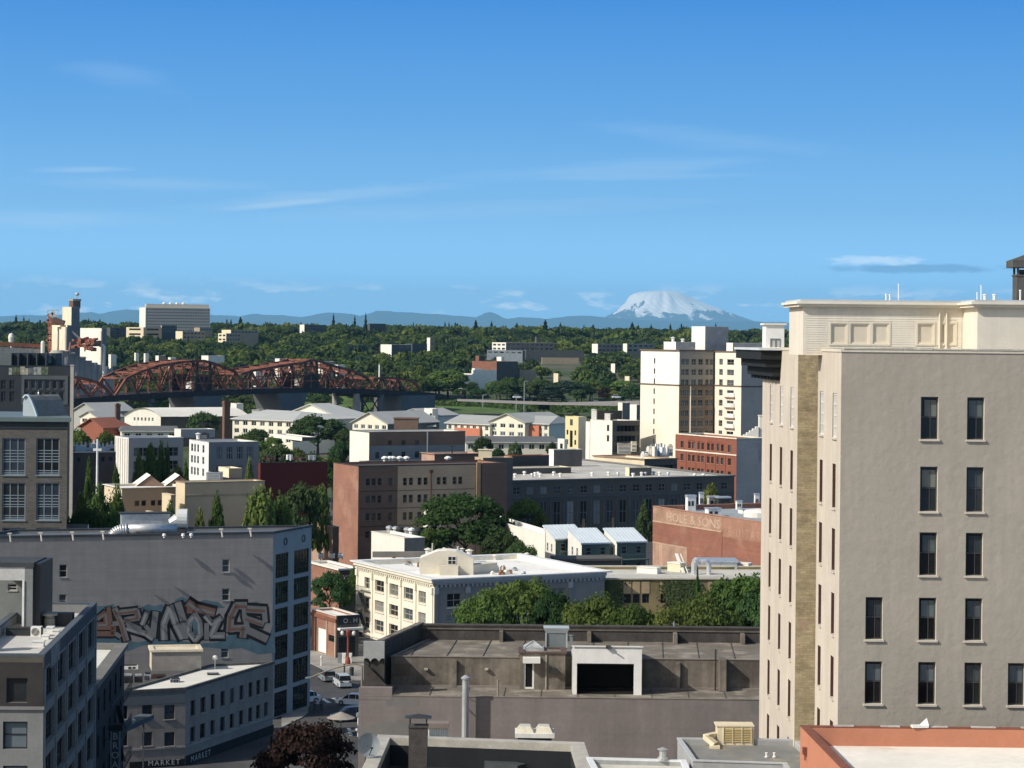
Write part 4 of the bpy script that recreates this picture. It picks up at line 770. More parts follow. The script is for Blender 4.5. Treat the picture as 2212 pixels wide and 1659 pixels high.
 for i, (k, ls) in enumerate(ltr.items()):
  strokes(ls, 68, BLK, 0.010+i*0.0001, 'letter_outline'); strokes(ls, 37, BRN if k in 'st' else PLG, 0.016, 'letter_fill')
  if k not in 'st': strokes([([(p[0]-7, p[1]+8) for p in q], w) for q, w in ls[:2]], 15, BRN if k in 'ecE' else LGT, 0.020, 'letter_highlight')
  else: strokes([([(p[0]+5, p[1]+6) for p in q], w) for q, w in ls[:1]], 14, PLG, 0.020, 'letter_highlight')
 film([[(1675, 880), (1700, 850), (1720, 900), (1715, 985), (1685, 990)]], TEAL, 0.022, 'letter_counter')
 # roof posts, ducts and drum fan
 zr = z-0.35
 for i, x in enumerate((75, 345, 620, 885, 1920, 2170)):
  p = ptz(*zz('L1', x+18, 188-0.022*x), zr); MB().beam((p.x, p.y, zr), (p.x-0.25, p.y+0.5, zr+0.95), 0.14, 0.14).box((p.x-0.25, p.y+0.5, zr+0.9), 0.5, 0.35, 0.14).build('roof_bracket', pm('bracket_cream', (0.55, 0.52, 0.45)), label=['pale roof bracket at the left end of the mural building roof', 'second pale bracket from the left on the mural building roof', 'third pale bracket from the left on the mural building roof', 'pale roof bracket just left of the duct elbow', 'pale roof bracket right of the drum fan', 'pale roof bracket nearest the glazed end bay'][i], cat='bracket', group='pale brackets along the mural building roof')
 P = lambda x, y, dz=0: Vector(ptz(*zz('L1', x, y), zr+dz))
 t = thing('roof_duct', 'big round metal duct with an elbow on the mural building roof', 'duct', P(1200, 165))
 a, c = P(1085, 150)+Vector((0, 1.4, 0)), P(1520, 142)+Vector((0, 1.4, 0)); r = 0.62
 MB().tube(a+Vector((0, 0, 0.95)), c+Vector((0, 0, 0.95)), r, r, 16).build('duct', STEEL, t, smooth=True)
 mb = MB(); pts = [a+Vector((0.1-1.7*math.sin(k*0.1745), -0.5*k/9, 0.95-0.95*(1-math.cos(k*0.1745)))) for k in range(10)]; mb.path(pts, 0.7, 12); mb.build('elbow', pm('bright_tin', (0.6, 0.61, 0.6), 0.3, 0.2, 1.0, metal=0.5), t, smooth=True)
 for k in range(3): q = a.lerp(c, 0.2+0.3*k); MB().box((q.x, q.y, zr), 0.15, 1.5, 0.35).build('cradle', DARK_MTL, t)
 d0 = P(1025, 110); d1 = P(1450, 105); t = thing('duct_box', 'long low plant box behind the round duct', 'plant box', d0); MB().beam(d0+Vector((0, 2.2, 1.6)), d1+Vector((0, 2.2, 1.6)), 2.0, 1.5).build('casing', STEEL, t); MB().beam(d0+Vector((-0.2, 2.1, 2.38)), d1+Vector((0.2, 2.1, 2.38)), 2.3, 0.14).build('lid', DARK_MTL, t)
 q = P(1570, 120); t = thing('drum_fan', 'white drum fan at the end of the roof duct', 'fan', q)
 MB().tube(q+Vector((-0.55, 0.8, 1.9)), q+Vector((0.75, 0.9, 1.9)), 1.25, 1.25, 18).build('drum', pm('drum_white', (0.6, 0.62, 0.61), 0.4, 0.1), t, smooth=False); MB().tube(q+Vector((-1.4, 0.6, 1.3)), q+Vector((-0.5, 0.8, 1.8)), 0.55, 0.8, 12).build('inlet', STEEL, t); MB().box((q.x, q.y+0.8, zr), 1.2, 1.4, 0.8).build('plinth', DARK_MTL, t)
 for i, (x, y, lb) in enumerate(((1430, 150, 'small white valve under the duct'), (1595, 150, 'first little white vent right of the drum fan'), (1665, 148, 'second little white vent right of the drum fan'))):
  q = P(x, y); MB().lathe(q, [(0.12, 0), (0.12, 0.2), (0.25, 0.25), (0.2, 0.5), (0.05, 0.55)], 8).build('vent_pipe', WHITE_MTL, label=lb, cat='vent pipe')
mural_building()
# ------------------------------------------------------------------ beige brick block on the left
BEIGEB = pm('beige_brick', (0.118, 0.11, 0.097), 0.9, 0.12, 0.3, brick=(0.6, 0.2, (0.11, 0.103, 0.092)))
def beige_block():
 ps, z = corner(146, 903, 318, -110, 152, (-1, -0.06), (-0.26, 1))
 c0 = Vector(ps[1]); ps = [ps[0], c0, c0+Vector((-6, 23)), ps[0]+Vector((-6, 23))]
 b = Bd('beige_block', 'beige brick block with big blue-grey windows and a dark cornice', 'building', ps, 0, z-1.6)
 style('loft', fr=pm('frame_blue_grey', (0.20, 0.25, 0.28), 0.6, 0.1), fw=0.16, nv=2, nh=(0.06, 0.12, 0.36, 0.42, 0.50, 0.58, 0.66), rd=0.25, sill=0.15, gl=(G_DARK, glass('glass_loft', (0.03, 0.04, 0.055))), one=False)
 f = b.f[0]
 for y0, y1 in ((552, 912), (985, 1348), (1420, 1790)):
  for x0, x1 in ((-305, -75), (20, 246), (350, 576)):
   b.wpx(0, *zz('Y1', x0, y0), *zz('Y1', x1, y1), 'loft')
 b.done([BEIGEB], pm('slate_roof', (0.115, 0.135, 0.155)), FR_DARK, pd=0.1)
 ip = inset(b.ps, -0.1); MB().prism(ip, z-1.6, z-0.55).build('frieze', pm('frieze_dark', (0.025, 0.035, 0.04), 0.6), b.root)
 MB().prism(inset(b.ps, -0.5), z-0.55, z+0.05).build('cornice', pm('gutter_green_grey', (0.13, 0.17, 0.17), 0.5, 0.1), b.root)
 # barrel-vaulted dormer on the roof
 g = zp('V5', 480, 1540, 322); z0 = z+0.05; t = thing('vaulted_dormer', 'grey barrel-vaulted roof dormer above the dark cornice', 'dormer', (g.x, 323, z0)); hh = zp('V5', 600, 1040, 322).z-z0
 ax = Vector((0.88, -0.47, 0)); ex = Vector((0.62, 0.78, 0))*5.6; prof = [(0, 0), (0.0, 0.62), (0.25, 0.85), (0.6, 0.98), (0.95, 1.0), (1.35, 0.93), (1.75, 0.76), (2.1, 0.55), (2.5, 0.30), (2.9, 0.0)]
 o = Vector((g.x, 323.5, z0)); P3 = [o+ax*u+Vector((0, 0, v*hh)) for u, v in prof]; K = pm('vault_sheet', (0.20, 0.20, 0.185), 0.7, 0.15, 0.8, streak=0.15)
 for i in range(len(P3)-1): MB().poly([P3[i], P3[i]+ex, P3[i+1]+ex, P3[i+1]]).build('roof_panel', K if i > 2 else pm('cream_render', (0.6, 0.55, 0.45)), t)  # left panels cream to paint the sunlight on that side
 MB().poly(P3[::-1]).build('gable', pm('gable_blue', (0.30, 0.36, 0.40), 0.7, 0.08), t); MB().poly([p+ex for p in P3]).build('gable', K, t)
 mb = MB()
 for a, c in zip(P3[2:-1], P3[3:]): mb.beam(a-ex*0.03, c-ex*0.03, 0.35, 0.22)
 mb.build('verge', pm('verge_pale', (0.42, 0.5, 0.53), 0.5, 0.08), t)
 q = P3[4]+ex*0.35; MB().lathe(q, [(0.12, -0.1), (0.12, 0.25), (0.05, 0.4), (0.02, 0.7)], 8).build('finial', STEEL, t)
beige_block()
# ------------------------------------------------------------------ dark loft building at the far left
def dark_loft():
 DK = pm('dark_cladding', (0.028, 0.036, 0.044), 0.7, 0.15, 0.3); c = zp('V5', 1640, 365, 500); l = ends(c, -90, 790, (-1, -0.05))
 C = Vector((c.x, c.y)); ps = [l, C, C+Vector((-6, 25)), l+Vector((-6, 25))]
 b = Bd('dark_loft', 'dark clad loft building with a poster strip along its top', 'building', ps, 0, c.z)
 style('loftgrid', fr=pm('frame_slate', (0.085, 0.10, 0.108), 0.6, 0.1), fw=0.22, nv=0, nh=(), rd=0.2, gl=(G_DARK, glass('glass_loft2', (0.015, 0.02, 0.028))))
 style('loftlow', fr=DK, fw=0.2, nv=1, nh=(0.5,), rd=0.2, gl=(glass('glass_loft2', (0.015, 0.02, 0.028)), G_DARK))
 for y0, y1 in ((690, 905), (955, 1200)):
  for k in range(6): b.wpx(0, *zz('V5', 555+k*166, y0), *zz('V5', 555+k*166+118, y1), 'loftgrid')
  for k in range(3): b.wpx(0, *zz('V5', -180+k*200, y0), *zz('V5', -180+k*200+120, y1), 'loftlow')
 b.done([DK], pm('slate_roof', (0.115, 0.135, 0.155)), DK, pd=0.5)
 f = b.f[0]; u0, z0 = f.uz(*zz('V5', 500, 1255)); u1, z1 = f.uz(*zz('V5', 1590, 590)); SL = pm('frame_slate', (0.085, 0.10, 0.108))
 for (a, d, e, g) in ((u0, u1, z1-0.9, z1), (u0, u1, z0, z0+0.6), (u0, u0+0.6, z0+0.6, z1-0.9), (u1-0.7, u1, z0+0.6, z1-0.9)): b.strip(0, a, d, e, g, 0.12, SL, 'window_surround')
 # poster strip: pale posters one beside another
 x = 205
 pc = [pm('poster_pale', (0.30, 0.32, 0.29), 0.7, 0.5, 1.2), pm('poster_green', (0.09, 0.12, 0.07), 0.7, 0.6, 1.0), pm('poster_ivory', (0.34, 0.33, 0.26), 0.7, 0.5, 1.4), pm('poster_slate', (0.13, 0.16, 0.17), 0.7, 0.5, 1.1)]
 k = 0
 while x < 1130:
  w = random.choice((60, 80, 110)); ua, za = f.uz(*zz('V5', x, 565)); ub, zb = f.uz(*zz('V5', x+w-6, 400)); p, q = f.at(ua, 0, 0.06), f.at(ub, 0, 0.06); r, s = f.at(ub, 0, 0.01), f.at(ua, 0, 0.01)
  MB().prism([(v.x, v.y) for v in (p, q, r, s)], za, zb+random.uniform(-0.2, 0.25)).build('poster', pc[(k*k+k//2) % 4], b.root); x += w; k += 1
 ua, za = f.uz(*zz('V5', 258, 318)); ub, zb = f.uz(*zz('V5', 1255, 70)); p, q = f.at(ua, 0, -3), f.at(ub, 0, -3); r, s = f.at(ub, 0, -12), f.at(ua, 0, -12)
 MB().prism([(v.x, v.y) for v in (p, q, r, s)], c.z-0.5, zb).build('roof_storey', DK, b.root)
 for k in range(4): u = ua+(ub-ua)*(k+0.7)/4.6; b.strip(0, u, u+0.18, c.z, zb, -2.94, SL, 'batten')
 for k, y in enumerate((125, 200, 262)): u, z_ = f.uz(*zz('V5', 1103, y)); w_ = f.at(u, z_, -2.95); MB().tube(w_, w_+Vector((0, 0.2, 0)), 0.45, None, 10).build('porthole', pm('port_pale', (0.2, 0.24, 0.26)), b.root)
 ua, _ = f.uz(*zz('V5', -90, 200)); ub, zb = f.uz(*zz('V5', 240, 60)); p, q = f.at(ua, 0, -1.5), f.at(ub, 0, -1.5); r, s = f.at(ub, 0, -9), f.at(ua, 0, -9)
 MB().prism([(v.x, v.y) for v in (p, q, r, s)], c.z-0.5, zb).build('roof_storey', pm('slate_pale2', (0.13, 0.15, 0.155), 0.7, 0.1), b.root)
 p = zp('V5', 1690, 360, 490); MB().box((p.x, 490, 0), 0.72, 0.72, p.z).box((p.x, 490, p.z), 0.9, 0.9, 0.25).build('concrete_pylon', pm('pylon_concrete', (0.42, 0.39, 0.34), 0.9, 0.1), label='slim pale concrete pylon beside the dark loft building', cat='pylon')
dark_loft()
# ------------------------------------------------------------------ grey building with window bays, bottom left
def bay_building():
 GB = pm('grey_stucco', (0.235, 0.24, 0.235), 0.85, 0.1, 0.5, streak=0.06); DB = pm('attic_brown', (0.045, 0.04, 0.04), 0.85, 0.2, 0.5)
 ps, z = corner(95, 1416, 170, -90, 207, (-1, -0.03), (-0.069, 1))
 b = Bd('bay_building', 'grey stucco building with columns of dark windows at bottom left', 'building', ps, 0, z)
 style('bay3', fr=FR_DARK, fw=0.09, nv=2, nh=(0.4,), rd=0.35, sill=0.14, gl=(G_DARK, G_DARK, glass('glass_blue', (0.025, 0.035, 0.05))), one=False, sillm=GB)
 style('front', fr=FR_DARK, fw=0.12, nv=0, nh=(0.52,), rd=0.3, gl=(pm('blind_grey', (0.13, 0.165, 0.185), 0.5, 0.05),), one=False)
 style('atticw', fr=DB, fw=0.1, nv=0, nh=(), rd=0.2, gl=(G_DARK,), one=False)
 f = b.f[1]; zr = []
 for ya, yb in ((1062, 785), (1440, 1168)):
  zr.append((f.uz(*zz('L2', 415, ya))[1], f.uz(*zz('L2', 415, yb))[1]))
 st = zr[0][0]-zr[1][0]
 for k in range(2, 6): zr.append((zr[1][0]-st*(k-1), zr[1][1]-st*(k-1)))
 us = []
 for xa, xb in ((372, 462), (478, 560), (578, 657), (670, 750), (763, 808)): us.append((f.u(zz('L2', xa, 900)[0], zz('L2', xa, 900)[1]), f.u(zz('L2', xb, 700)[0], zz('L2', xb, 700)[1])))
 n = 5; L = f.L
 for j, (za, zb) in enumerate(zr):
  for i in range(n):
   u0 = 0.6+(L-1.0)*i/n; u1 = 0.6+(L-1.0)*(i+1)/n-0.9; b.win(1, u0+0.3, u1, za, zb, 'bay3')
 b.wpx(0, *zz('L2', -250, 1262), *zz('L2', -40, 1490), 'front'); b.wpx(0, *zz('L2', 25, 1255), *zz('L2', 238, 1495), 'front'); b.wpx(0, *zz('L2', 25, 1640), *zz('L2', 238, 1880), 'front')
 b.wpx(0, *zz('L2', 55, 875), *zz('L2', 240, 1090), 'atticw')
 b.done([GB, GB], pm('pale_roof2', (0.55, 0.53, 0.49), 0.8, 0.1, 0.4), pm('coping_slate', (0.085, 0.10, 0.115), 0.7, 0.1), pd=0.9, ct=0.2, cw=0.5, co=0.06)
 # dark brown attic storey facing, string course, pilasters
 f0 = b.f[0]; zs = f0.uz(*zz('L2', 200, 1122))[1]; zt = f0.uz(*zz('L2', 200, 740))[1]; zt2 = f0.uz(*zz('L2', 200, 640))[1]
 ha, hb_ = f0.u(zz('L2', 55, 900)[0], 1450), f0.u(zz('L2', 240, 900)[0], 1450); zha, zhb = f0.uz(*zz('L2', 100, 1090))[1], f0.uz(*zz('L2', 100, 875))[1]
 mb = MB(); holes_wall(mb, Fc(f0.at(0.02, 0, 0.05), f0.at(f0.L-0.02, 0, 0.05)), zs, zt, [(ha, hb_, zha, zhb)], 0.04); mb.build('attic_facing', DB, b.root)
 b.strip(0, 0.02, f0.L, zt+0.005, z-0.12, 0.07, pm('attic_taupe', (0.11, 0.10, 0.085), 0.85, 0.15), 'fascia')
 b.strip(0, 0, f0.L+0.1, zs-0.25, zs-0.005, 0.16, GB, 'string_course')
 b.strip(1, -0.1, L, zr[0][1]+0.25, z-0.12, 0.04, pm('attic_slate', (0.065, 0.07, 0.078), 0.8, 0.1), 'fascia')
 b.strip(1, 3.5, 8.5, z-1.5, z+0.05, 0.08, pm('patch_concrete', (0.23, 0.235, 0.225), 0.85, 0.3, 0.8), 'parapet_panel')
 for i in range(n+1):
  u = 0.1+(L-1.0)*i/n; b.strip(1, u, u+0.55, 0, zr[0][1]+0.2, 0.12, GB, 'pilaster')
 zroof = z-0.9; P = lambda x, y: ptz(*zz('L2', x, y), zroof)
 p = P(310, 515); t = thing('air_conditioner', 'white boxed air conditioner with a round fan on the pale roof', 'air conditioner', p)
 MB().box((p.x, p.y+0.4, zroof), 0.88, 0.75, 0.82).build('casing', WHITE_MTL, t); MB().box((p.x+0.46, p.y+0.4, zroof+0.05), 0.05, 0.7, 0.75).build('side_grille', DARK_MTL, t)
 for r in (0.30, 0.2, 0.1):
  mb = MB(); K = 14
  for i in range(K): a, c = 2*math.pi*i/K, 2*math.pi*(i+1)/K; mb.beam((p.x-0.05+r*math.cos(a), p.y+0.0, zroof+0.42+r*math.sin(a)), (p.x-0.05+r*math.cos(c), p.y+0.0, zroof+0.42+r*math.sin(c)), 0.04, 0.04)
  mb.build('fan_guard', pm('fan_bronze', (0.2, 0.16, 0.11)), t)
 p = P(405, 445); MB().lathe((p.x, p.y+1.2, zroof), [(0.5, 0), (0.5, 0.75), (0.42, 0.8), (0.42, 1.0), (0.72, 1.02), (0.72, 1.2), (0.2, 1.32)], 14).build('drum_vent', pm('vent_taupe', (0.28, 0.26, 0.23), 0.7, 0.2), label='round capped drum vent behind the boxed air conditioner', cat='vent')
 for i, (x, y, h, lb) in enumerate(((335, 600, 0.5, 'low white curb box at the front corner of the pale roof'), (440, 480, 0.55, 'upright white vent box by the slate parapet'), (400, 535, 0.35, 'middle white vent box beside the slate parapet'), (490, 490, 0.35, 'small white vent box nearest the parapet bend'))):
  p = P(x, y); MB().box((p.x, p.y, zroof), 0.55+0.4*(i == 0), 0.6, h*0.8).box((p.x, p.y, zroof+h*0.8), 0.65+0.4*(i == 0), 0.7, h*0.2).build('vent_box', WHITE_MTL, label=lb, cat='vent box', group='white boxes by the slate parapet')
 p = P(150, 510); MB().box((p.x, p.y+0.5, zroof), 2.0, 0.8, 0.62).box((p.x, p.y+0.5, zroof+0.62), 2.1, 0.9, 0.08).build('dark_tank', DARK_MTL, label='long dark box beside the air conditioner', cat='plant box')
 # brick shaft and grey stair tower behind
 BR = pm('red_shaft', (0.17, 0.05, 0.035), 0.85, 0.15, 1.0, brick=(0.25, 0.09, (0.2, 0.1, 0.08))); p = P(35, 445); za = zp('L2', 40, 235, 177).z
 t = thing('brick_shaft', 'red brick shaft with small chimney pots at the left edge', 'chimney', (p.x, 177.5, zroof))
 MB().box((p.x, 177.5, zroof), 100*0.248/F*177, 1.4, za-zroof).build('shaft', BR, t)
 for k in (-0.25, 0.35): MB().lathe((p.x+k, 177.5, za), [(0.14, 0), (0.11, 0.3), (0.16, 0.34), (0.1, 0.42)], 8).build('pot', BR, t)
 GT = pm('stair_grey', (0.20, 0.215, 0.21), 0.85, 0.1); D0 = 192
 a = zp('L1', 215, 520, D0); c = zp('L1', 285, 520, D0); zt = zp('L1', 200, 365, D0).z; l = zp('L1', -150, 400, D0).x; wz = zp('L1', 100, 520, D0).z
 t = thing('stair_tower', 'grey roof frame with a white lintel panel behind the brick shaft', 'rooftop hut', (a.x, D0+1, zroof))
 MB().prism([(a.x, D0), (c.x, D0), (c.x, D0+5), (a.x, D0+5)], zroof, zt-0.4).build('pier', GT, t); MB().prism([(c.x+0.03, D0+0.3), (c.x+0.6, D0+0.3), (c.x+0.6, D0+5.5), (c.x+0.03, D0+5.5)], zroof, zt-0.1).build('dark_flank', FR_DARK, t)
 MB().prism([(l, D0-0.1), (c.x+0.1, D0-0.1), (c.x+0.1, D0+5), (l, D0+5)], zt-0.4, zt).build('lintel', pm('lintel_dark', (0.05, 0.055, 0.06)), t)
 MB().prism([(l, D0), (a.x, D0), (a.x, D0+0.3), (l, D0+0.3)], wz, zt-0.4).build('lintel_panel', pm('panel_white', (0.5, 0.5, 0.48)), t); MB().box((a.x-0.1, D0, zroof), 0.18, 0.2, wz-zroof).build('post', WHITE_MTL, t)
 bk = Bd('', '', '', [(l, D0+5), (l, D0+3.5), (a.x, D0+3.5), (a.x, D0+5)], zroof, wz, root=t); bk.wpx(1, *zz('L1', 68, 550), *zz('L1', 150, 610), 'punch'); bk.done(GT, GT, pd=0.02)
 xe = b.ps[2].x-0.3; MB().prism([(c.x+0.6, D0+2), (xe, D0+2), (xe, D0+3), (c.x+0.6, D0+3)], zroof-0.1, z+0.25).build('back_parapet', FR_DARK, t)
bay_building()
# ------------------------------------------------------------------ market building and its dark neighbour
def market_building():
 MK = pm('taupe_stucco', (0.27, 0.245, 0.22), 0.9, 0.14, 0.5, streak=0.10); MT = pm('market_band', (0.13, 0.15, 0.16), 0.8, 0.1)
 ps, z = corner(401, 1488, 245, 254, 590, (-1, -0.4), (0.37, 1))
 b = Bd('market_building', 'taupe corner building with two rows of dark windows above a market sign', 'building', ps, 0, z)
 style('mk', fr=FR_DARK, fw=0.09, nh=(0.5,), rd=0.25, sill=0.12, gl=(G_DARK, G_DARK, G_MID), one=False, sillm=pm('sill_taupe', (0.32, 0.3, 0.27)))
 for y0, y1 in ((1112, 1235), (1348, 1468)):
  for x0, x1 in ((1052, 1110), (1238, 1325), (1432, 1520)): b.wpx(0, *zz('L2', x0, y0), *zz('L2', x1, y1), 'mk')
 f = b.f[1]
 zr = [(f.uz(*zz('L2', 1680, 1205))[1], f.uz(*zz('L2', 1680, 1070))[1]), (f.uz(*zz('L2', 1680, 1430))[1], f.uz(*zz('L2', 1680, 1300))[1])]
 xs = [(1660, 1700), (1745, 1790), (1835, 1873), (1920, 1960), (2003, 2040), (2085, 2122), (2165, 2200)]
 us = [(f.u(*zz('L2', a, 1150-0.30*(a-1660))), f.u(*zz('L2', c, 1150-0.30*(a-1660)))) for a, c in xs]
 us += [(us[-1][0]+k*2.05, us[-1][1]+k*2.05) for k in (1, 2, 3, 4)]
 for u0, u1 in us:
  for za, zb in zr:
   if u1 < f.L: b.win(1, u0, u1, za, zb, 'mk')
 b.done([MK, MK], pm('market_roof', (0.66, 0.64, 0.58), 0.85, 0.08, 0.4), pm('market_coping', (0.10, 0.10, 0.095), 0.9, 0.3, 1.5), pd=0.12, ct=0.3, cw=0.22, co=0.1)
 f0 = b.f[0]; z_ = lambda y: f0.uz(*zz('L2', 1400, y))[1]
 b.strip(0, -0.05, f0.L+0.02, z_(1100), z-0.2, 0.05, MT, 'frieze'); b.strip(0, 1.2, f0.L+0.05, z_(1495), z_(1478), 0.10, pm('sill_taupe', (0.32, 0.3, 0.27)), 'string_course')
 b.strip(1, -0.05, f.L, z_(1495), z_(1478), 0.10, pm('sill_taupe', (0.32, 0.3, 0.27)), 'string_course')
 # dark shop fascia, canopy and lettering on both streets
 sg = pm('fascia_black', (0.012, 0.013, 0.015), 0.6); lt = pm('letter_grey', (0.55, 0.53, 0.48), 0.7, 0.05)
 b.strip(0, 1.4, f0.L+0.12, 0.05, z_(1590), 0.14, sg, 'shop_fascia'); b.strip(1, -0.1, f.L, 0.05, z_(1570), 0.14, sg, 'shop_fascia')
 up = Vector((0, 0, 1))
 u0, zb = f0.uz(*zz('L2', 1285, 1640)); mb = MB(); text_into(mb, 'MARKET', f0.at(u0, zb, 0.16), (f0.t.x, f0.t.y, 0), up, 0.82, space=1.25, n=(f0.n.x, f0.n.y, 0)); mb.build('lettering', lt, b.root)
 u0, zb = f.uz(*zz('L2', 1650, 1610)); mb = MB(); text_into(mb, 'MARKET', f.at(u0, zb, 0.16), (f.t.x, f.t.y, 0), up, 1.0, space=1.35, n=(f.n.x, f.n.y, 0)); mb.build('lettering', lt, b.root)
 zr_ = z-0.12; P = lambda x, y: ptz(*zz('L2', x, y), zr_)
 # stair box on the roof
 a, c = P(1320, 815), P(1745, 815); zt = zp('L2', 1330, 640, a.y).z; a2 = Vector((c.x-a.x, c.y-a.y)).normalized()
 SB = pm('stair_box', (0.25, 0.235, 0.215), 0.9, 0.2, 0.6); c.y = a.y+1.0
 hb = Bd('stair_box', 'concrete stair box with a pale flat lid on the market roof', 'rooftop hut', [(a.x-0.9, a.y+4), (a.x, a.y), (c.x, c.y), (c.x-0.9, c.y+4)], zr_, zt)
 hb.done([pm('cream_wall', (0.5, 0.44, 0.33)), SB, SB, SB], pm('lid_cream', (0.62, 0.55, 0.42)), pm('lid_cream', (0.62, 0.55, 0.42)), pd=0.06, ct=0.25, co=0.2)
 for i, (x, y, w, h, m, lb) in enumerate(((1090, 920, 1.6, 1.0, DARK_MTL, 'dark tangled condenser at the left end of the market roof'), (1200, 915, 0.9, 0.9, DARK_MTL, 'second dark condenser on the market roof'), (1280, 905, 0.7, 1.0, STEEL, 'metal vent box between the condensers and skylight'), (1375, 880, 1.7, 0.45, FR_BROWN, 'low brown framed skylight on the market roof'), (1520, 915, 1.1, 0.5, FR_GREY, 'small grey turbine box in front of the stair box'), (1850, 850, 1.3, 0.25, DARK_MTL, 'flat dark hatch on the right of the market roof'), (1130, 800, 1.8, 0.5, WHITE_MTL, 'pale plant box behind the condensers'))):
  p = P(x, y); t = thing('roof_unit', lb, 'roof unit', p, 'plant on the market roof')
  MB().box((p.x, p.y+0.4, zr_), w, 0.9, h*0.8, 0.2).build('casing', m, t); MB().box((p.x, p.y+0.4, zr_+h*0.8), w*0.8, 0.7, h*0.2, 0.2).build('lid', STEEL if m is DARK_MTL else DARK_MTL, t)
  for k in range(3): MB().box((p.x-w*0.3+k*w*0.3, p.y-0.1, zr_+h*0.15), w*0.18, 0.06, h*0.5, 0.2).build('grille', FR_DARK, t)
 p = P(1872, 800); MB().tube((p.x, p.y, zr_), (p.x, p.y, zr_+1.1), 0.05).lathe((p.x, p.y, zr_+1.1), [(0.05, 0), (0.3, 0.1), (0.36, 0.3), (0.25, 0.5), (0.02, 0.58)], 10).build('roof_lamp', pm('lamp_white', (0.8, 0.78, 0.7)), label='white globe vent on a thin post on the market roof', cat='vent')
 # dark narrow building between, with iron fire escape and the blade sign
 DKB = pm('dark_narrow_wall', (0.022, 0.027, 0.03), 0.8, 0.2)
 c = pt(206, 1400, 206); zt = zp('L2', 1090, 655, 226).z
 A_ = zp('L2', 1040, 700, 228); B_ = zp('L2', 830, 810, 206)
 ps = [Vector((B_.x-7, 204)), Vector((B_.x+0.3, 204)), Vector((A_.x, 231)), Vector((A_.x-9, 231))]
 nb = Bd('dark_narrow_building', 'dark narrow building with a fire escape beside the grey bay building', 'building', ps, 0, zt)
 style('dkw', fr=FR_DARK, fw=0.1, nh=(0.5,), rd=0.2, gl=(glass('glass_loft2', (0.015, 0.02, 0.028)), G_DARK)); nb.gridm(1, 5, 1, nb.f[1].L-1, 1.6, [zt-3.8-3.6*k for k in range(4)], 2.2, 'dkw')
 nb.done([DKB, DKB, DKB], pm('market_roof', (0.66, 0.64, 0.58)), pm('narrow_cornice', (0.17, 0.165, 0.15), 0.8, 0.15), pd=0.3, ct=0.5, cw=0.9, co=0.35)
 ff = nb.f[1]; IR = pm('iron', (0.06, 0.075, 0.08), 0.6)
 for k in range(4):
  z0 = zt-4.2-3.4*k; mb = MB()
  for o in (0.1, 1.1): mb.beam(ff.at(14, z0, o), ff.at(24, z0, o), 0.1, 0.1)
  mb.beam(ff.at(14, z0+1.0, 1.1), ff.at(24, z0+1.0, 1.1), 0.07, 0.07)
  for u in np.linspace(14, 24, 10): mb.beam(ff.at(u, z0, 1.1), ff.at(u, z0+1.0, 1.1), 0.05, 0.05)
  mb.beam(ff.at(15, z0, 0.6), ff.at(21, z0-3.4, 0.6), 0.5, 0.08); mb.build('fire_escape_landing', IR, nb.root)
 # blade sign
 DS = 213.0; q = zp('L2', 1005, 1330, DS); t = thing('blade_sign', 'vertical dark blade sign with pale letters reading BROADWAY', 'sign', (q.x, DS, 0)); w = 85*0.248/F*DS; zt2 = q.z
 MB().prism([(q.x-w/2, DS), (q.x+w/2, DS), (q.x+w/2, DS+0.5), (q.x-w/2, DS+0.5)], 1.5, zt2).build('cabinet', pm('sign_cabinet', (0.05, 0.075, 0.085), 0.6, 0.1), t)
 MB().prism([(q.x-w*0.75, DS-0.1), (q.x+w*0.75, DS-0.1), (q.x+w*0.75, DS+0.6), (q.x-w*0.75, DS+0.6)], zt2, zt2+0.55).build('crown', pm('sign_crown', (0.02, 0.03, 0.033)), t)
 for k in (-1, 1): MB().prism([(q.x+k*w*0.42-0.05, DS-0.07), (q.x+k*w*0.42+0.05, DS-0.07), (q.x+k*w*0.42+0.05, DS-0.01), (q.x+k*w*0.42-0.05, DS-0.01)], 1.6, zt2-0.1).build('neon_edge', pm('neon_pale', (0.25, 0.32, 0.33)), t)
 for i, ch in enumerate('BROADWAY'):
  mb = MB(); text_into(mb, ch, (q.x, DS-0.02, zt2-0.9-i*0.92), (1, 0, 0), (0, 0, 1), 0.95, align='CENTER', n=(0, -1, 0)); mb.build('letter', pm('letter_pale', (0.5, 0.52, 0.5)), t)
 for k in (0, 1): MB().beam((q.x, DS+0.3, zt2-1-k*6), (q.x-2.0, DS+0.8, zt2-1-k*6), 0.1, 0.1).build('bracket', IR, t)
 # lit canopy with lamps behind the sign
 q = zp('L2', 1100, 1260, 232); t = thing('street_canopy', 'dark canopy with small white lamps beside the blade sign', 'canopy', (q.x, 233, 0)); cz = q.z
 MB().beam((q.x-0.6, 229, cz-0.4), (q.x+1.2, 238, cz-0.4), 1.6, 0.5).build('deck', pm('canopy_slate', (0.08, 0.1, 0.11)), t); MB().beam((q.x-0.2, 230, 0), (q.x-0.2, 230, cz-0.5), 0.15, 0.15).build('post', IR, t); MB().beam((q.x+1.0, 237, 0), (q.x+1.0, 237, cz-0.5), 0.15, 0.15).build('post', IR, t)
 for x, y in ((1070, 1220), (1160, 1258), (1025, 1275)): s = zp('L2', x, y, 232); MB().lathe((s.x, s.y, cz-0.2), [(0.04, 0), (0.04, 0.2), (0.2, 0.3), (0.24, 0.45), (0.1, 0.62)], 8).build('lamp', pm('lamp_white', (0.8, 0.78, 0.7)), t)
market_building()
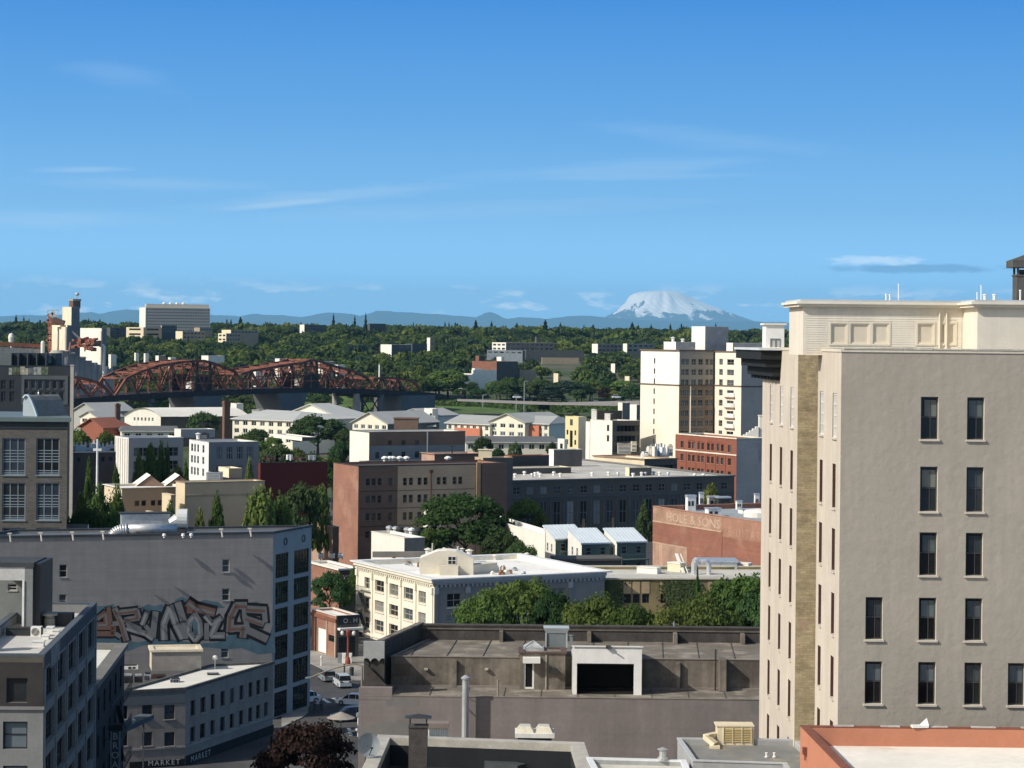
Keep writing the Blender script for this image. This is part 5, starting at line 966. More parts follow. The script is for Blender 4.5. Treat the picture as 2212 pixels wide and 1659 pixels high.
# ------------------------------------------------------------------ middle distance: blocks of the old town
def blk(name, label, zc, D, xl, xr, walls, roof, z0=0.0, cop=None, pd=0.5, dl=GL, dr=GR, cat='building', depth=None, z1=None, group=None, **k):
 """zc = (zone, x, y) of the near top corner; xl, xr = zone columns where its left and right faces end"""
 zn, x, y = zc; X, Y = zz(zn, x, y)
 ps, z = corner(X, Y, D, zz(zn, xl, y)[0], zz(zn, xr, y)[0], dl, dr)
 b = Bd(name, label, cat, ps, z0, z if z1 is None else z1, group); b.zn = zn; b.k = k; b.args = (walls, roof, cop, pd); return b
def fin(b, **k):
 w, r, c, pd = b.args; return b.done(w, r, c, pd=pd, **k)
def zgrid(b, e, cols, rows, sn, xref, skip=()):
 zn = b.zn; b.grid(e, [(zz(zn, a, 0)[0], zz(zn, c, 0)[0]) for a, c in cols], [(zz(zn, 0, a)[1], zz(zn, 0, c)[1]) for a, c in rows], sn, zz(zn, xref, 0)[0], skip)
style('far', fr=FR_GREY, fw=0.14, nh=(0.5,), rd=0.18, gl=(G_DARK, G_MID))
style('fard', fr=FR_DARK, fw=0.14, nh=(0.5,), rd=0.18, gl=(G_DARK, G_DARK, G_MID))
style('farw', fr=FR_WHITE, fw=0.18, nv=1, nh=(0.5,), rd=0.12, gl=(G_MID, G_DARK))
LITW = pm('white_stucco', (0.78, 0.75, 0.67), 0.85, 0.06, 0.3, streak=0.06); CREAMW = pm('cream_stucco', (0.70, 0.62, 0.44), 0.85, 0.08, 0.3, streak=0.06)
BROWNB = pm('brown_brick', (0.17, 0.115, 0.085), 0.9, 0.12, 0.2, course=0.08); ROSEB = pm('rose_brick', (0.275, 0.14, 0.10), 0.9, 0.14, 0.25, course=0.06, c2=(0.32, 0.18, 0.13), c2s=0.2)
REDB = pm('red_brick', (0.22, 0.08, 0.05), 0.9, 0.12, 0.3, course=0.06); TANB = pm('tan_brick', (0.47, 0.355, 0.235), 0.9, 0.10, 0.2, course=0.05); GREYB = pm('grey_block', (0.42, 0.405, 0.375), 0.9, 0.1, 0.2, course=0.06)
LROOF = pm('light_roof', (0.50, 0.48, 0.43), 0.9, 0.18, 0.15, c2=(0.36, 0.34, 0.31), c2s=0.1); DROOF = pm('dark_tar_roof', (0.09, 0.085, 0.08), 0.9, 0.2, 0.2); WHROOF = pm('white_membrane', (0.80, 0.79, 0.75), 0.85, 0.10, 0.2, c2=(0.55, 0.5, 0.43), c2s=0.16, c2t=(0.6, 0.8))
SLATE = pm('slate_shingle', (0.215, 0.22, 0.215), 0.85, 0.10, 0.15); CHAR = pm('charcoal_panel', (0.105, 0.098, 0.086), 0.8, 0.12, 0.2)
# ---- ornate white corner building
def ornate():
 OW = pm('ornate_white', (0.80, 0.75, 0.62), 0.8, 0.06, 0.5, streak=0.08); OS = pm('ornate_stone', (0.26, 0.255, 0.24), 0.85, 0.1)  # right face's shade put into the darker wall colour
 ps, z = corner(938, 1251, 330, 771, 1306)
 b = Bd('ornate_building', 'ornate white corner building with a heavy cornice and fire escape', 'building', ps, 0, z)
 style('orn', fr=pm('frame_tan', (0.42, 0.38, 0.3), 0.7, 0.1), fw=0.12, nv=1, nh=(0.5,), rd=0.3, sill=0.16, gl=(G_DARK, G_MID, G_BLIND), one=False, sillm=OW)
 cols = [(787, 798), (810, 829), (841, 860), (872, 892), (904, 920)]; rows = [(1253.6, 1279), (1298, 1322), (1340, 1364.6), (1384, 1407)]
 f = b.f[0]; zr = [(f.uz(819, r[1])[1], f.uz(819, r[0])[1]) for r in rows]
 for xa, xb in cols:
  for j, (za, zb) in enumerate(zr): b.win(0, f.u(xa, 1300), f.u(xb, 1300), za, zb, 'orn')
 f1 = b.f[1]
 for k in range(4):
  u0 = 2.2+k*6.0
  for j, (za, zb) in enumerate(zr): b.win(1, u0, u0+2.4, za-0.3, zb, 'orn')
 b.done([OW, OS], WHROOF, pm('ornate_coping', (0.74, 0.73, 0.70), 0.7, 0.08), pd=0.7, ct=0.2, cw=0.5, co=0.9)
 # cornice steps, dentils, pilasters
 for e in (0, 1):
  ff = b.f[e]; m = OW if e == 0 else pm('cornice_grey', (0.42, 0.43, 0.43), 0.8, 0.1)  # grey copy paints the cornice on the shaded side
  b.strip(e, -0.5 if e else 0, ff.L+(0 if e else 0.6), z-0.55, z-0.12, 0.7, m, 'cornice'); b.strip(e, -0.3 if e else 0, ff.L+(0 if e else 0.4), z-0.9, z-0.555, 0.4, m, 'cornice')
  n = int(ff.L/0.75)
  for k in range(n): b.strip(e, 0.2+k*0.75, 0.55+k*0.75, z-1.3, z-0.905, 0.3, m, 'dentil')
  us = [0.25]+[(f.u(cols[i][1], 1300)+f.u(cols[i+1][0], 1300))/2 for i in range(4)]+[ff.L-0.6] if e == 0 else [0.3, 5.6, 11.6, 17.6, 23.4]
  for u in us:
   b.strip(e, u-0.25, u+0.3, 0, z-1.35, 0.16, m if e == 0 else OS, 'pilaster'); b.strip(e, u-0.35, u+0.4, z-2.3, z-1.32, 0.32, m, 'capital')
  b.strip(e, 0, ff.L, zr[3][1]+0.35, zr[3][1]+0.6, 0.2, m, 'string_course')
 # bay window stack with fire escape at the far left of the lit face
 IR = pm('iron_pale', (0.22, 0.20, 0.17), 0.7, 0.2); u = f.u(792, 1300)
 for j, (za, zb) in enumerate(zr[:3]):
  mb = MB();
  for o in (0.15, 1.2): mb.beam(f.at(u-1.8, za-0.4, o), f.at(u+1.6, za-0.4, o), 0.16, 0.16)
  mb.beam(f.at(u-1.8, za+0.5, 1.2), f.at(u+1.6, za+0.5, 1.2), 0.09, 0.09)
  for v in np.linspace(u-1.8, u+1.6, 9): mb.beam(f.at(v, za-0.4, 1.2), f.at(v, za+0.5, 1.2), 0.06, 0.06)
  mb.build('fire_escape_landing', IR, b.root); MB().beam(f.at(u-1.4, za-0.4, 0.7), f.at(u+1.2, za-3.2, 0.7), 0.6, 0.1).build('fire_escape_stair', DARK_MTL, b.root)
 # roof: parapet flank, gabled hut, stacks, curbs
 zr_ = z-0.7; P = lambda x, y: ptz(*zz('L4', x, y), zr_)
 p = P(1240, 470); t = thing('roof_hut', 'cream gabled roof hut with a tiny window on the white roof', 'rooftop hut', p); w = 3.4; ang = -0.12
 h0 = zp('L4', 1240, 330, p.y).z-zr_; h1 = zp('L4', 1250, 262, p.y).z-zr_; q = [(p.x-4.3, p.y), (p.x+4.1, p.y), (p.x+4.1, p.y+4), (p.x-4.3, p.y+4)]
 HW = pm('hut_cream', (0.62, 0.57, 0.46), 0.85, 0.1); mb = MB(); xm = (q[0][0]+q[1][0])/2
 gab = lambda y: [(q[0][0], y, zr_), (q[1][0], y, zr_), (q[1][0], y, zr_+h0), (xm+1.5, y, zr_+h1*0.97), (xm, y, zr_+h1), (xm-1.5, y, zr_+h1*0.97), (q[0][0], y, zr_+h0)]
 g0, g1 = gab(p.y), gab(p.y+4); mb.poly(g0); mb.poly(g1[::-1]); mb.build('gable', HW, t); n = len(g0)
 for i in range(n):
  j = (i+1) % n
  if i != 0: MB().poly([g0[j], g0[i], g1[i], g1[j]]).build('wall' if i in (1, 6) else 'roof_panel', LITW, t)
 ff = Fc((q[0][0], p.y-0.02), (q[1][0], p.y-0.02)); style('hutw', fr=FR_WHITE, fw=0.1, nv=1, nh=(0.5,), rd=0.0, gl=(G_DARK,)); window(t, ff, ff.L*0.52, ff.L*0.68, zr_+h0*0.62, zr_+h0*1.15, 'hutw')
 MB().box((p.x+0.3, p.y-0.7, zr_), 2.9, 1.2, h0*0.6).build('porch', HW, t)
 for i, (x, y0, y1, r, lb) in enumerate(((1073, 245, 385, 0.42, 'square-looking cream stack left of the gabled hut'), (1212, 238, 345, 0.22, 'slim white pipe in front of the gabled hut'), (1333, 228, 300, 0.16, 'thin dark-capped flue behind the gabled hut'), (1370, 242, 300, 0.3, 'white round stack right of the gabled hut'), (1432, 255, 360, 0.42, 'tallest white stack right of the gabled hut'), (1112, 200, 250, 0.12, 'thin grey pipe above the cream stack'), (1935, 283, 325, 0.3, 'white stub stack at the far corner of the white roof'), (1655, 300, 340, 0.4, 'squat grey vent in the middle of the white roof'))):
  pipe(zz('L4', x, 0)[0], zz('L4', 0, y0)[1], zz('L4', 0, y1)[1]+2, ptz(*zz('L4', x, max(y1, 330)), zr_).y, r, lb, pm('stack_cream', (0.70, 0.66, 0.57), 0.7, 0.1), group='stacks on the ornate building roof')
 a, c = P(1430, 470), P(1585, 455); MB().beam((a.x, a.y+1, zr_+0.7), (c.x+1, c.y+2, zr_+0.7), 1.8, 1.4).beam((a.x, a.y+1, zr_+1.45), (c.x+1, c.y+2, zr_+1.45), 2.0, 0.1).build('roof_curb', HW, b.root)
 for i in range(34):   # small curbs, brackets and hatches scattered over the roof
  x = random.choice((random.uniform(760, 1090), random.uniform(1440, 1850), random.uniform(1600, 2100))); y = 360+ (x-700)*0.06+random.uniform(0, 60)*(1 if x > 1300 else (x-700)/400)
  if x < 1100: y = min(y, 330+(x-700)*0.3)
  s = P(x, y); m = random.choice((HW, STEEL, pm('rust_bit', (0.3, 0.16, 0.09), 0.9, 0.3), LITW, FR_GREY)); w = random.uniform(0.3, 0.9); h = random.uniform(0.25, 0.9)
  MB().box((s.x, s.y, zr_), w, w*0.8, h*0.7, random.random()).box((s.x, s.y, zr_+h*0.7), w*0.6, w*0.6, h*0.3, random.random()).build('roof_curb', m, b.root)
 a, c = P(1100, 330), P(590, 320); MB().beam((c.x, c.y, zr_+0.5), (a.x, a.y+2, zr_+0.5), 0.4, 1.0).build('roof_upstand', pm('upstand_taupe', (0.3, 0.27, 0.23)), b.root)
ornate()
# ---- low red-brick shop with a white garage door, dark shop beside it
def shops():
 ps, z = corner(*zz('V2', 890, 560), 328, zz('V2', 60, 0)[0], zz('V2', 1640, 0)[0])
 b = Bd('corner_shop', 'low red-brick corner shop with a white garage door and white roof', 'shop', ps, 0, z)
 style('gar', fr=pm('garage_frame', (0.5, 0.42, 0.32)), fw=0.1, nh=(), rd=0.12, gl=(pm('garage_white', (0.82, 0.81, 0.77), 0.6, 0.04),), one=False)
 style('shopw', fr=FR_DARK, fw=0.12, nv=2, nh=(0.6,), rd=0.2, gl=(G_DARK, G_MID), one=False)
 f = b.f[0]; u0, u1 = f.u(zz('V2', 262, 1200)[0], 1370), f.u(zz('V2', 570, 1200)[0], 1370); b.win(0, u0, u1, 0.2, f.uz(*zz('V2', 400, 960))[1], 'gar', 'garage_door')
 ua, ub = f.u(zz('V2', 625, 1150)[0], 1365), f.u(zz('V2', 840, 1150)[0], 1365); b.win(0, ua, ub, 2.3, 3.3, 'shopw')
 f1 = b.f[1]; b.win(1, 0.4, f1.L-0.5, 0.3, 3.2, 'shopw', 'shop_window')
 b.done([ROSEB, CHAR], WHROOF, pm('shop_coping', (0.66, 0.62, 0.54), 0.8, 0.1), pd=0.35, ct=0.15, co=0.08)
 b.strip(0, 0, f.L, z-1.0, z-0.5, 0.16, pm('brick_band', (0.22, 0.09, 0.06)), 'brick_band'); b.strip(0, 0, f.L, 0, 1.4, 0.05, pm('plinth_grey', (0.25, 0.24, 0.22)), 'plinth') if False else None
 for x in (215, 580, 870): u = f.u(zz('V2', x, 900)[0], 1350); b.strip(0, u-0.12, u+0.12, 0, z-1.05, 0.14, pm('pier_cream', (0.5, 0.45, 0.36)) if x > 300 else FR_DARK, 'pier')
 zs = f1.uz(*zz('V2', 1200, 840))[1]; zt = f1.uz(*zz('V2', 1200, 535))[1]; b.strip(1, 0.1, f1.L, zs, zt, 0.25, pm('sign_black', (0.025, 0.03, 0.033), 0.5), 'sign_board'); b.strip(1, 0.2, f1.L+0.3, zs-0.75, zs-0.45, 1.0, pm('awning_white', (0.75, 0.73, 0.68)), 'awning')
 mb = MB(); u, _ = f1.uz(*zz('V2', 1090, 700)); text_into(mb, 'O . H', f1.at(u, zs+0.25, 0.27), (f1.t.x, f1.t.y, 0), (0, 0, 1), zt-zs-0.35, n=(f1.n.x, f1.n.y, 0)); mb.build('lettering', pm('letter_grey', (0.55, 0.53, 0.48)), b.root)
 # red lamp column at the door
 p = zp('V3', 740, 365, 322); t = thing('red_lamp_post', 'ornamental red lamp post with twin white globes before the dark shop', 'lamp post', (p.x, 322, 0.13)); RD = pm('post_red', (0.26, 0.06, 0.035), 0.6, 0.15); zt = zp('V2', 1240, 1050, 322).z
 MB().lathe((p.x, 322, 0.13), [(0.4, 0), (0.4, 0.4), (0.28, 0.9), (0.15, 1.1), (0.13, zt-1.0), (0.22, zt-0.8), (0.3, zt-0.2), (0.12, zt+0.1)], 10).build('post', RD, t)
 for k in (-1, 1): MB().lathe((p.x+k*0.85, 322, zt-0.7), [(0.05, 0), (0.2, 0.1), (0.28, 0.35), (0.2, 0.6), (0.05, 0.68)], 10).build('globe', pm('globe_white', (0.75, 0.72, 0.65)), t); MB().beam((p.x, 322, zt-0.5), (p.x+k*0.85, 322, zt-0.6), 0.12, 0.12).build('arm', RD, t)
 # white posts and things at the shop front
 for i, (x, lb) in enumerate(((1005, 'dark-topped dispenser in front of the dark shop'), (1140, 'white newspaper box in front of the dark shop'), (1345, 'narrow white panel right of the red lamp post'))):
  p = zp('V2', x, 1850, 323); MB().box((p.x, 323, 0.13), 0.55, 0.45, 1.2).box((p.x, 323, 1.33), 0.6, 0.5, 0.25).box((p.x, 322.75, 0.9), 0.4, 0.03, 0.3).build('street_box', WHITE_MTL if i else FR_GREY, label=lb, cat='street box')
 # building behind: white roof over a dark front with scribbled shutter
 b2 = blk('low_white_roof_shop', 'low building with a white roof and dark scribbled shutter', ('L4', 300, 425), 372, 40, 470, [ROSEB, CHAR], WHROOF, pd=0.3, cop=LITW); ff = b2.f[1]; fin(b2, co=0.3, ct=0.3)  # front wall's shade painted in as charcoal
 u0, za = ff.uz(*zz('L4', 320, 540)); u1, zb = ff.uz(*zz('L4', 455, 450)); b2.strip(1, u0, u1, za, zb, 0.1, pm('shutter_maroon', (0.12, 0.04, 0.035)), 'shutter')
 mb = MB()
 for k in range(9):
  a = u0+0.4+(u1-u0-0.8)*k/8.5; mb.beam(ff.at(a, za+0.5, 0.13), ff.at(a+0.35*(-1)**k, zb-0.4, 0.13), 0.14, 0.03); mb.beam(ff.at(a+0.1, za+1.0, 0.135), ff.at(a+0.6, za+1.3, 0.135), 0.12, 0.03)
 mb.build('scribble', pm('scribble_white', (0.55, 0.53, 0.5)), b2.root)
 for i, x in enumerate((140, 235, 310)):
  p = ptz(*zz('L4', x, 330), b2.z1-0.3); hvac(zz('L4', x-22, 0)[0], zz('L4', 0, 290)[1], zz('L4', x+22, 0)[0], zz('L4', 0, 330)[1], p.y, 1.2, ['leftmost', 'middle', 'rightmost'][i]+' rooftop unit on the low white-roofed shop', WHITE_MTL, louvre=2, name='rooftop_unit', cat='roof unit', group='units on the low white-roofed shop')
 # rose brick wing against the brown building
 b3 = blk('rose_brick_wing', 'weathered rose brick low wing left of the tall brown-brick block', ('Y2', 1500, 1290), 428, 1230, 1560, [pm('rose_patchy', (0.37, 0.22, 0.16), 0.9, 0.15, 0.2, c2=(0.44, 0.33, 0.25), c2s=0.14, c2t=(0.45, 0.6)), BROWNB], DROOF, pd=0.5); fin(b3)
shops()
# ---- ochre ivy-clad building behind the street trees
def ochre():
 OC = pm('ochre_wall', (0.235, 0.185, 0.09), 0.9, 0.15, 0.2, c2=(0.11, 0.12, 0.04), c2s=0.16, c2t=(0.46, 0.56)); PN = pm('ochre_panel', (0.38, 0.29, 0.17), 0.9, 0.15, 0.3)
 c = zp('L5', 612, 838, 345); e = ends(c, 1760, 1240, (1, 0.10)); C = Vector((c.x, c.y)); ps = [C+Vector((-3, 19)), C, e, e+Vector((-3, 19))]
 b = Bd('ivy_building', 'ochre ivy-clad building behind the row of street trees', 'building', ps, 0, c.z)
 style('ivy', fr=FR_DARK, fw=0.12, nv=2, nh=(0.5,), rd=0.25, gl=(G_DARK,))
 f = b.f[1]
 for x0, x1 in ((710, 770), (790, 850), (868, 925), (948, 1010), (1108, 1158), (1260, 1315)):
  b.wpx(1, *zz('L5', x0, 972), *zz('L5', x1, 1050), 'ivy')
 b.done([OC, OC], LROOF, pm('ochre_coping', (0.55, 0.5, 0.41), 0.8, 0.15), pd=0.5, ct=0.2, co=0.25, cw=0.5)
 for x0, x1 in ((705, 772), (785, 852), (865, 928), (945, 1012), (1105, 1160), (1255, 1318), (1330, 1380), (1520, 1560)):
  u0, za = f.uz(*zz('L5', x0, 965)); u1, zb = f.uz(*zz('L5', x1, 862)); b.strip(1, u0, u1, za, zb, 0.06, PN, 'panel')
 # ivy: leafy mat on the wall, uncountable
 n = 3000; u = np.concatenate([rng.normal(m, s, k) for m, s, k in ((1.6, 0.7, 600), (7.4*1.5, 0.8, 700), (13.6, 0.9, 700), (22.5, 1.6, 1000))]); zl = c.z-0.4-np.abs(rng.normal(0, 2.6, n)); keep = (u > 0.2) & (u < f.L-0.2) & (zl > 1); u, zl = u[keep], zl[keep]
 mb = MB()
 for a, d in zip(u, zl):
  o = random.uniform(0.08, 0.3); s = random.uniform(0.12, 0.28); r = random.uniform(0, 3.14); dx, dz = s*math.cos(r), s*math.sin(r)
  mb.poly([f.at(a-dx, d-dz, o), f.at(a+dz, d-dx, o+random.uniform(-.1, .1)), f.at(a+dx, d+dz, o), f.at(a-dz, d+dx, o+random.uniform(-.1, .1))])
 mb.build('ivy', pm('ivy_leaf', (0.055, 0.075, 0.022), 0.7, 0.4, 1.5), b.root, kind='stuff')
 zr = c.z-0.5; P = lambda x, y: ptz(*zz('L5', x, y), zr)
 for i, (x0, x1, y, h, lb) in enumerate(((920, 1090, 785, 1.0, 'long white skylight curb at the left of the ochre roof'), (1195, 1300, 770, 1.5, 'cream boxy penthouse on the ochre roof'), (1730, 1880, 745, 1.0, 'white skylight box at the right of the ochre roof'))):
  a, d = P(x0, y), P(x1, y); t = thing('roof_box', lb, 'roof box', a, 'boxes on the ochre roof'); MB().beam((a.x, a.y+0.5, zr+h*0.45), (d.x, d.y-1.5, zr+h*0.45), 1.6, h*0.9).build('box', CREAMW if i == 1 else LITW, t); MB().beam((a.x, a.y+0.5, zr+h*0.95), (d.x, d.y-1.5, zr+h*0.95), 1.8, h*0.12).build('lid', LITW, t)
 a, d = P(1310, 790), P(1345, 720); t = thing('roof_ladder', 'white leaning roof ladder rail beside the tin duct', 'ladder', a); MB().beam(a, Vector((a.x-0.8, a.y+6, zr+2.6)), 0.5, 0.15).build('rail', LITW, t); MB().beam(a+Vector((0.7, 0, 0)), Vector((a.x-0.1, a.y+6, zr+2.6)), 0.1, 0.15).build('rail', LITW, t)
 a = P(1400, 800); t = thing('tin_duct', 'bright tin duct elbows on the ochre roof', 'duct', a); MB().path([a, a+Vector((0, 0, 2.0)), a+Vector((0.5, 0.3, 2.4))], 0.5, 10).build('riser', pm('bright_tin', (0.6, 0.61, 0.6)), t); MB().path([a+Vector((2.4, 0, 0)), a+Vector((2.4, 0, 1.6)), a+Vector((2.0, 0, 2.1)), a+Vector((1.0, 0, 2.1))], 0.4, 10).build('elbow', pm('bright_tin', (0.6, 0.61, 0.6)), t)
 a, d = P(1450, 770), P(1720, 700); MB().box(((a.x+d.x)/2, a.y+6, zr), d.x-a.x, 6, 1.2).box(((a.x+d.x)/2, a.y+6, zr+1.2), d.x-a.x+0.6, 6.5, 0.15).build('roof_box', STEEL, label='long grey plant enclosure in the middle of the ochre roof', cat='roof box', group='boxes on the ochre roof')
ochre()
# ---- brown and tan brick block with the sunlit end
def brown_block():
 b = blk('brown_block', 'tall brown and tan brick block with a sunlit rose end wall', ('Y3', 275, 577), 450, 32, 1702, [ROSEB, BROWNB], DROOF, pd=0.5, cop=pm('coping_soot', (0.05, 0.045, 0.04)))
 f = b.f[1]; z = b.z1
 style('br3', fr=pm('frame_umber', (0.12, 0.085, 0.06)), fw=0.12, nh=(0.5,), rd=0.22, sill=0.12, gl=(G_DARK, G_MID), sillm=BROWNB)
 rows = [(695, 765), (862, 935), (1032, 1105), (1205, 1275)]
 zgrid(b, 1, [(345, 385), (402, 442), (460, 498), (565, 600)], rows, 'br3', 470)
 style('brt', fr=pm('frame_tan2', (0.24, 0.18, 0.11)), fw=0.1, nh=(0.5,), rd=0.22, sill=0.12, gl=(G_DARK, G_DARK, G_MID), sillm=TANB)
 zgrid(b, 1, [(705, 742), (762, 800), (846, 884), (904, 942), (1032, 1068), (1088, 1125), (1185, 1222), (1240, 1278)], [(688, 762), (852, 930), (1020, 1095), (1190, 1265)], 'brt', 870)
 fin(b, co=0.1)
 # tan centre panel laid just proud of the brown wall
 u0, u1 = f.u(zz('Y3', 650, 900)[0], zz('Y3', 650, 900)[1]), f.u(zz('Y3', 1405, 900)[0], zz('Y3', 1405, 900)[1]); z1 = f.uz(*zz('Y3', 1000, 572))[1]
 mb = MB(); f2 = Fc(f.at(u0, 0, 0.06), f.at(u1, 0, 0.06)); hs = [(h[0]-u0, h[1]-u0, h[2], h[3]) for h in b.h[1] if u0 < h[0] < u1]; holes_wall(mb, f2, 0.0, z1, hs, 0.05); mb.build('tan_facing', TANB, b.root)
 for k, y in enumerate((820, 988, 1160)): za = f.uz(*zz('Y3', 470, y))[1]; b.strip(1, 0.3, u0-0.1, za-0.12, za+0.12, 0.05, pm('band_umber', (0.09, 0.06, 0.045)), 'brick_band'); b.strip(1, u0+0.1, u1-0.1, za-0.1, za+0.1, 0.10, pm('band_tan', (0.23, 0.165, 0.10)), 'brick_band')
 u = f.u(zz('Y3', 972, 800)[0], zz('Y3', 972, 800)[1]); MB().tube(f.at(u, 2, 0.2), f.at(u, z1-1.5, 0.2), 0.16).box(f.at(u, z1-1.5, 0.2), 0.7, 0.4, 0.6, f.ang).build('downpipe', pm('pipe_umber', (0.1, 0.06, 0.045)), b.root)
 ua = f.u(zz('Y3', 1412, 700)[0], zz('Y3', 1412, 700)[1]); b.strip(1, ua, ua+0.9, 0, z+0.25, 0.35, pm('tan_pier', (0.40, 0.27, 0.16)), 'pier'); b.strip(1, ua+1.3, f.L+0.1, 0, z+0.15, 0.25, BROWNB, 'end_bay')
 zr = z-0.5; P = lambda x, y: ptz(*zz('Y3', x, y), zr)
 for i, x in enumerate((530, 578, 607, 672, 738, 1140)):
  p = P(x, 540); MB().lathe((p.x, p.y, zr), [(0.4, 0), (0.4, 0.5), (0.75, 0.7), (0.8, 1.0), (0.3, 1.3)], 8).build('roof_vent', WHITE_MTL, label=['low', 'tall square', 'first round', 'second round', 'third round', 'lone figure-like'][i]+' white vent on the brown block roof', cat='vent', group='white vents on the brown block roof')
 a = P(1180, 535); MB().beam((a.x, a.y, zr), (a.x, a.y, zr+3.5), 0.25, 0.25).beam((a.x-1, a.y, zr+3.4), (a.x+1, a.y, zr+3.4), 0.25, 0.2).build('roof_post', DARK_MTL, label='dark tee post on the brown block roof', cat='post')
 # lower brown roof houses right behind
 h = blk('brown_roof_house', 'flat-roofed brown house behind the brown-brick block', ('Y3', 1010, 462), 500, 885, 1465, [pm('rose_pale', (0.40, 0.27, 0.2)), BROWNB], WHROOF, pd=0.3); fin(h, co=0.3)
 h = blk('taupe_roof_house', 'taupe block with a cream stair head right of the brown-brick block', ('Y3', 1480, 500), 490, 1400, 1770, [TANB, pm('taupe_conc', (0.12, 0.115, 0.105))], LROOF, pd=0.3); fin(h)
 a = P(1500, 508); MB().box((a.x, 492, h.z1-0.3), 3, 2, 2.0).box((a.x, 492, h.z1+1.7), 3.3, 2.3, 0.15).build('stair_hut', CREAMW, label='small cream stair head behind the brown-brick block', cat='rooftop hut')
brown_block()
# ---- white box shop and low white roofs around the big tree
b = blk('white_box_building', 'plain white building with roof clutter left of the big round tree', ('L4', 868, 153), 400, 580, 1045, [LITW, pm('taupe_shade', (0.24, 0.22, 0.19))], LROOF, pd=0.4); style('dk', fr=FR_DARK, fw=0.1, nh=(), rd=0.2, gl=(G_DARK,)); b.win(1, 2.2, 3.1, 0.2, 4.2, 'dk', 'door'); b.win(1, 5, 6.2, 6.5, 8.5, 'dk'); fin(b, co=0.06)  # white building's shaded side painted taupe
for i, x in enumerate((735, 790, 830, 890, 930, 985)):
 p = ptz(*zz('L4', x, 105+(x-735)*0.1), b.z1-0.4); MB().lathe((p.x, p.y, b.z1-0.4), [(0.5, 0), (0.5, 0.8), (0.7, 0.85), (0.6, 1.2), (0.1, 1.4)], 9).build('turbine_vent', random.choice((DARK_MTL, STEEL, WHITE_MTL)), label=['leftmost', 'second', 'third', 'fourth', 'fifth', 'rightmost'][i]+' turbine vent along the white building roof', cat='vent', group='turbine vents on the white building')
b = blk('white_stair_block', 'small white block peeping left of the big round tree', ('Y3', 945, 1000), 442, 903, 1080, [LITW, LITW], WHROOF, pd=0.3); fin(b)
c = zp('Y3', 1585, 1102, 432); e = zp('Y3', 2080, 1240, 399); C = Vector((c.x, c.y)); E = Vector((e.x, e.y)); nn = Vector((0.3, 12))
b = Bd('white_wall_yard', 'low white-walled building between the big tree and the green townhouses', 'building', [C, E, E+nn, C+nn], 0, c.z)
b.done([LITW, LITW], WHROOF, LITW, pd=0.5, ct=0.3)
for i in range(9):
 q = C.lerp(E, 0.12+0.09*i)-Vector((-1.2, 1.2)); h = random.uniform(5, 9)
 MB().box((q.x, q.y-1.5, 0), 1.6, 1.2, h).box((q.x, q.y-1.5, h), 1.9, 1.4, 0.2).build('yard_shed', random.choice((LITW, STEEL, CHAR)), label=['first', 'second', 'third', 'fourth', 'fifth', 'sixth', 'seventh', 'eighth', 'ninth'][i]+' tall yard locker from the big tree along the white wall', cat='locker', group='tall lockers along the white wall')
MB().prism([(C.x+12, 405), (C.x+24, 408), (C.x+23, 414), (C.x+11, 411)], 0, 7.2).prism([(C.x+11.7, 404.7), (C.x+24.3, 407.7), (C.x+23.2, 414.3), (C.x+10.8, 411.3)], 7.2, 7.6).build('dark_shed', CHAR, label='dark flat-roofed shed left of the green townhouses', cat='shed')
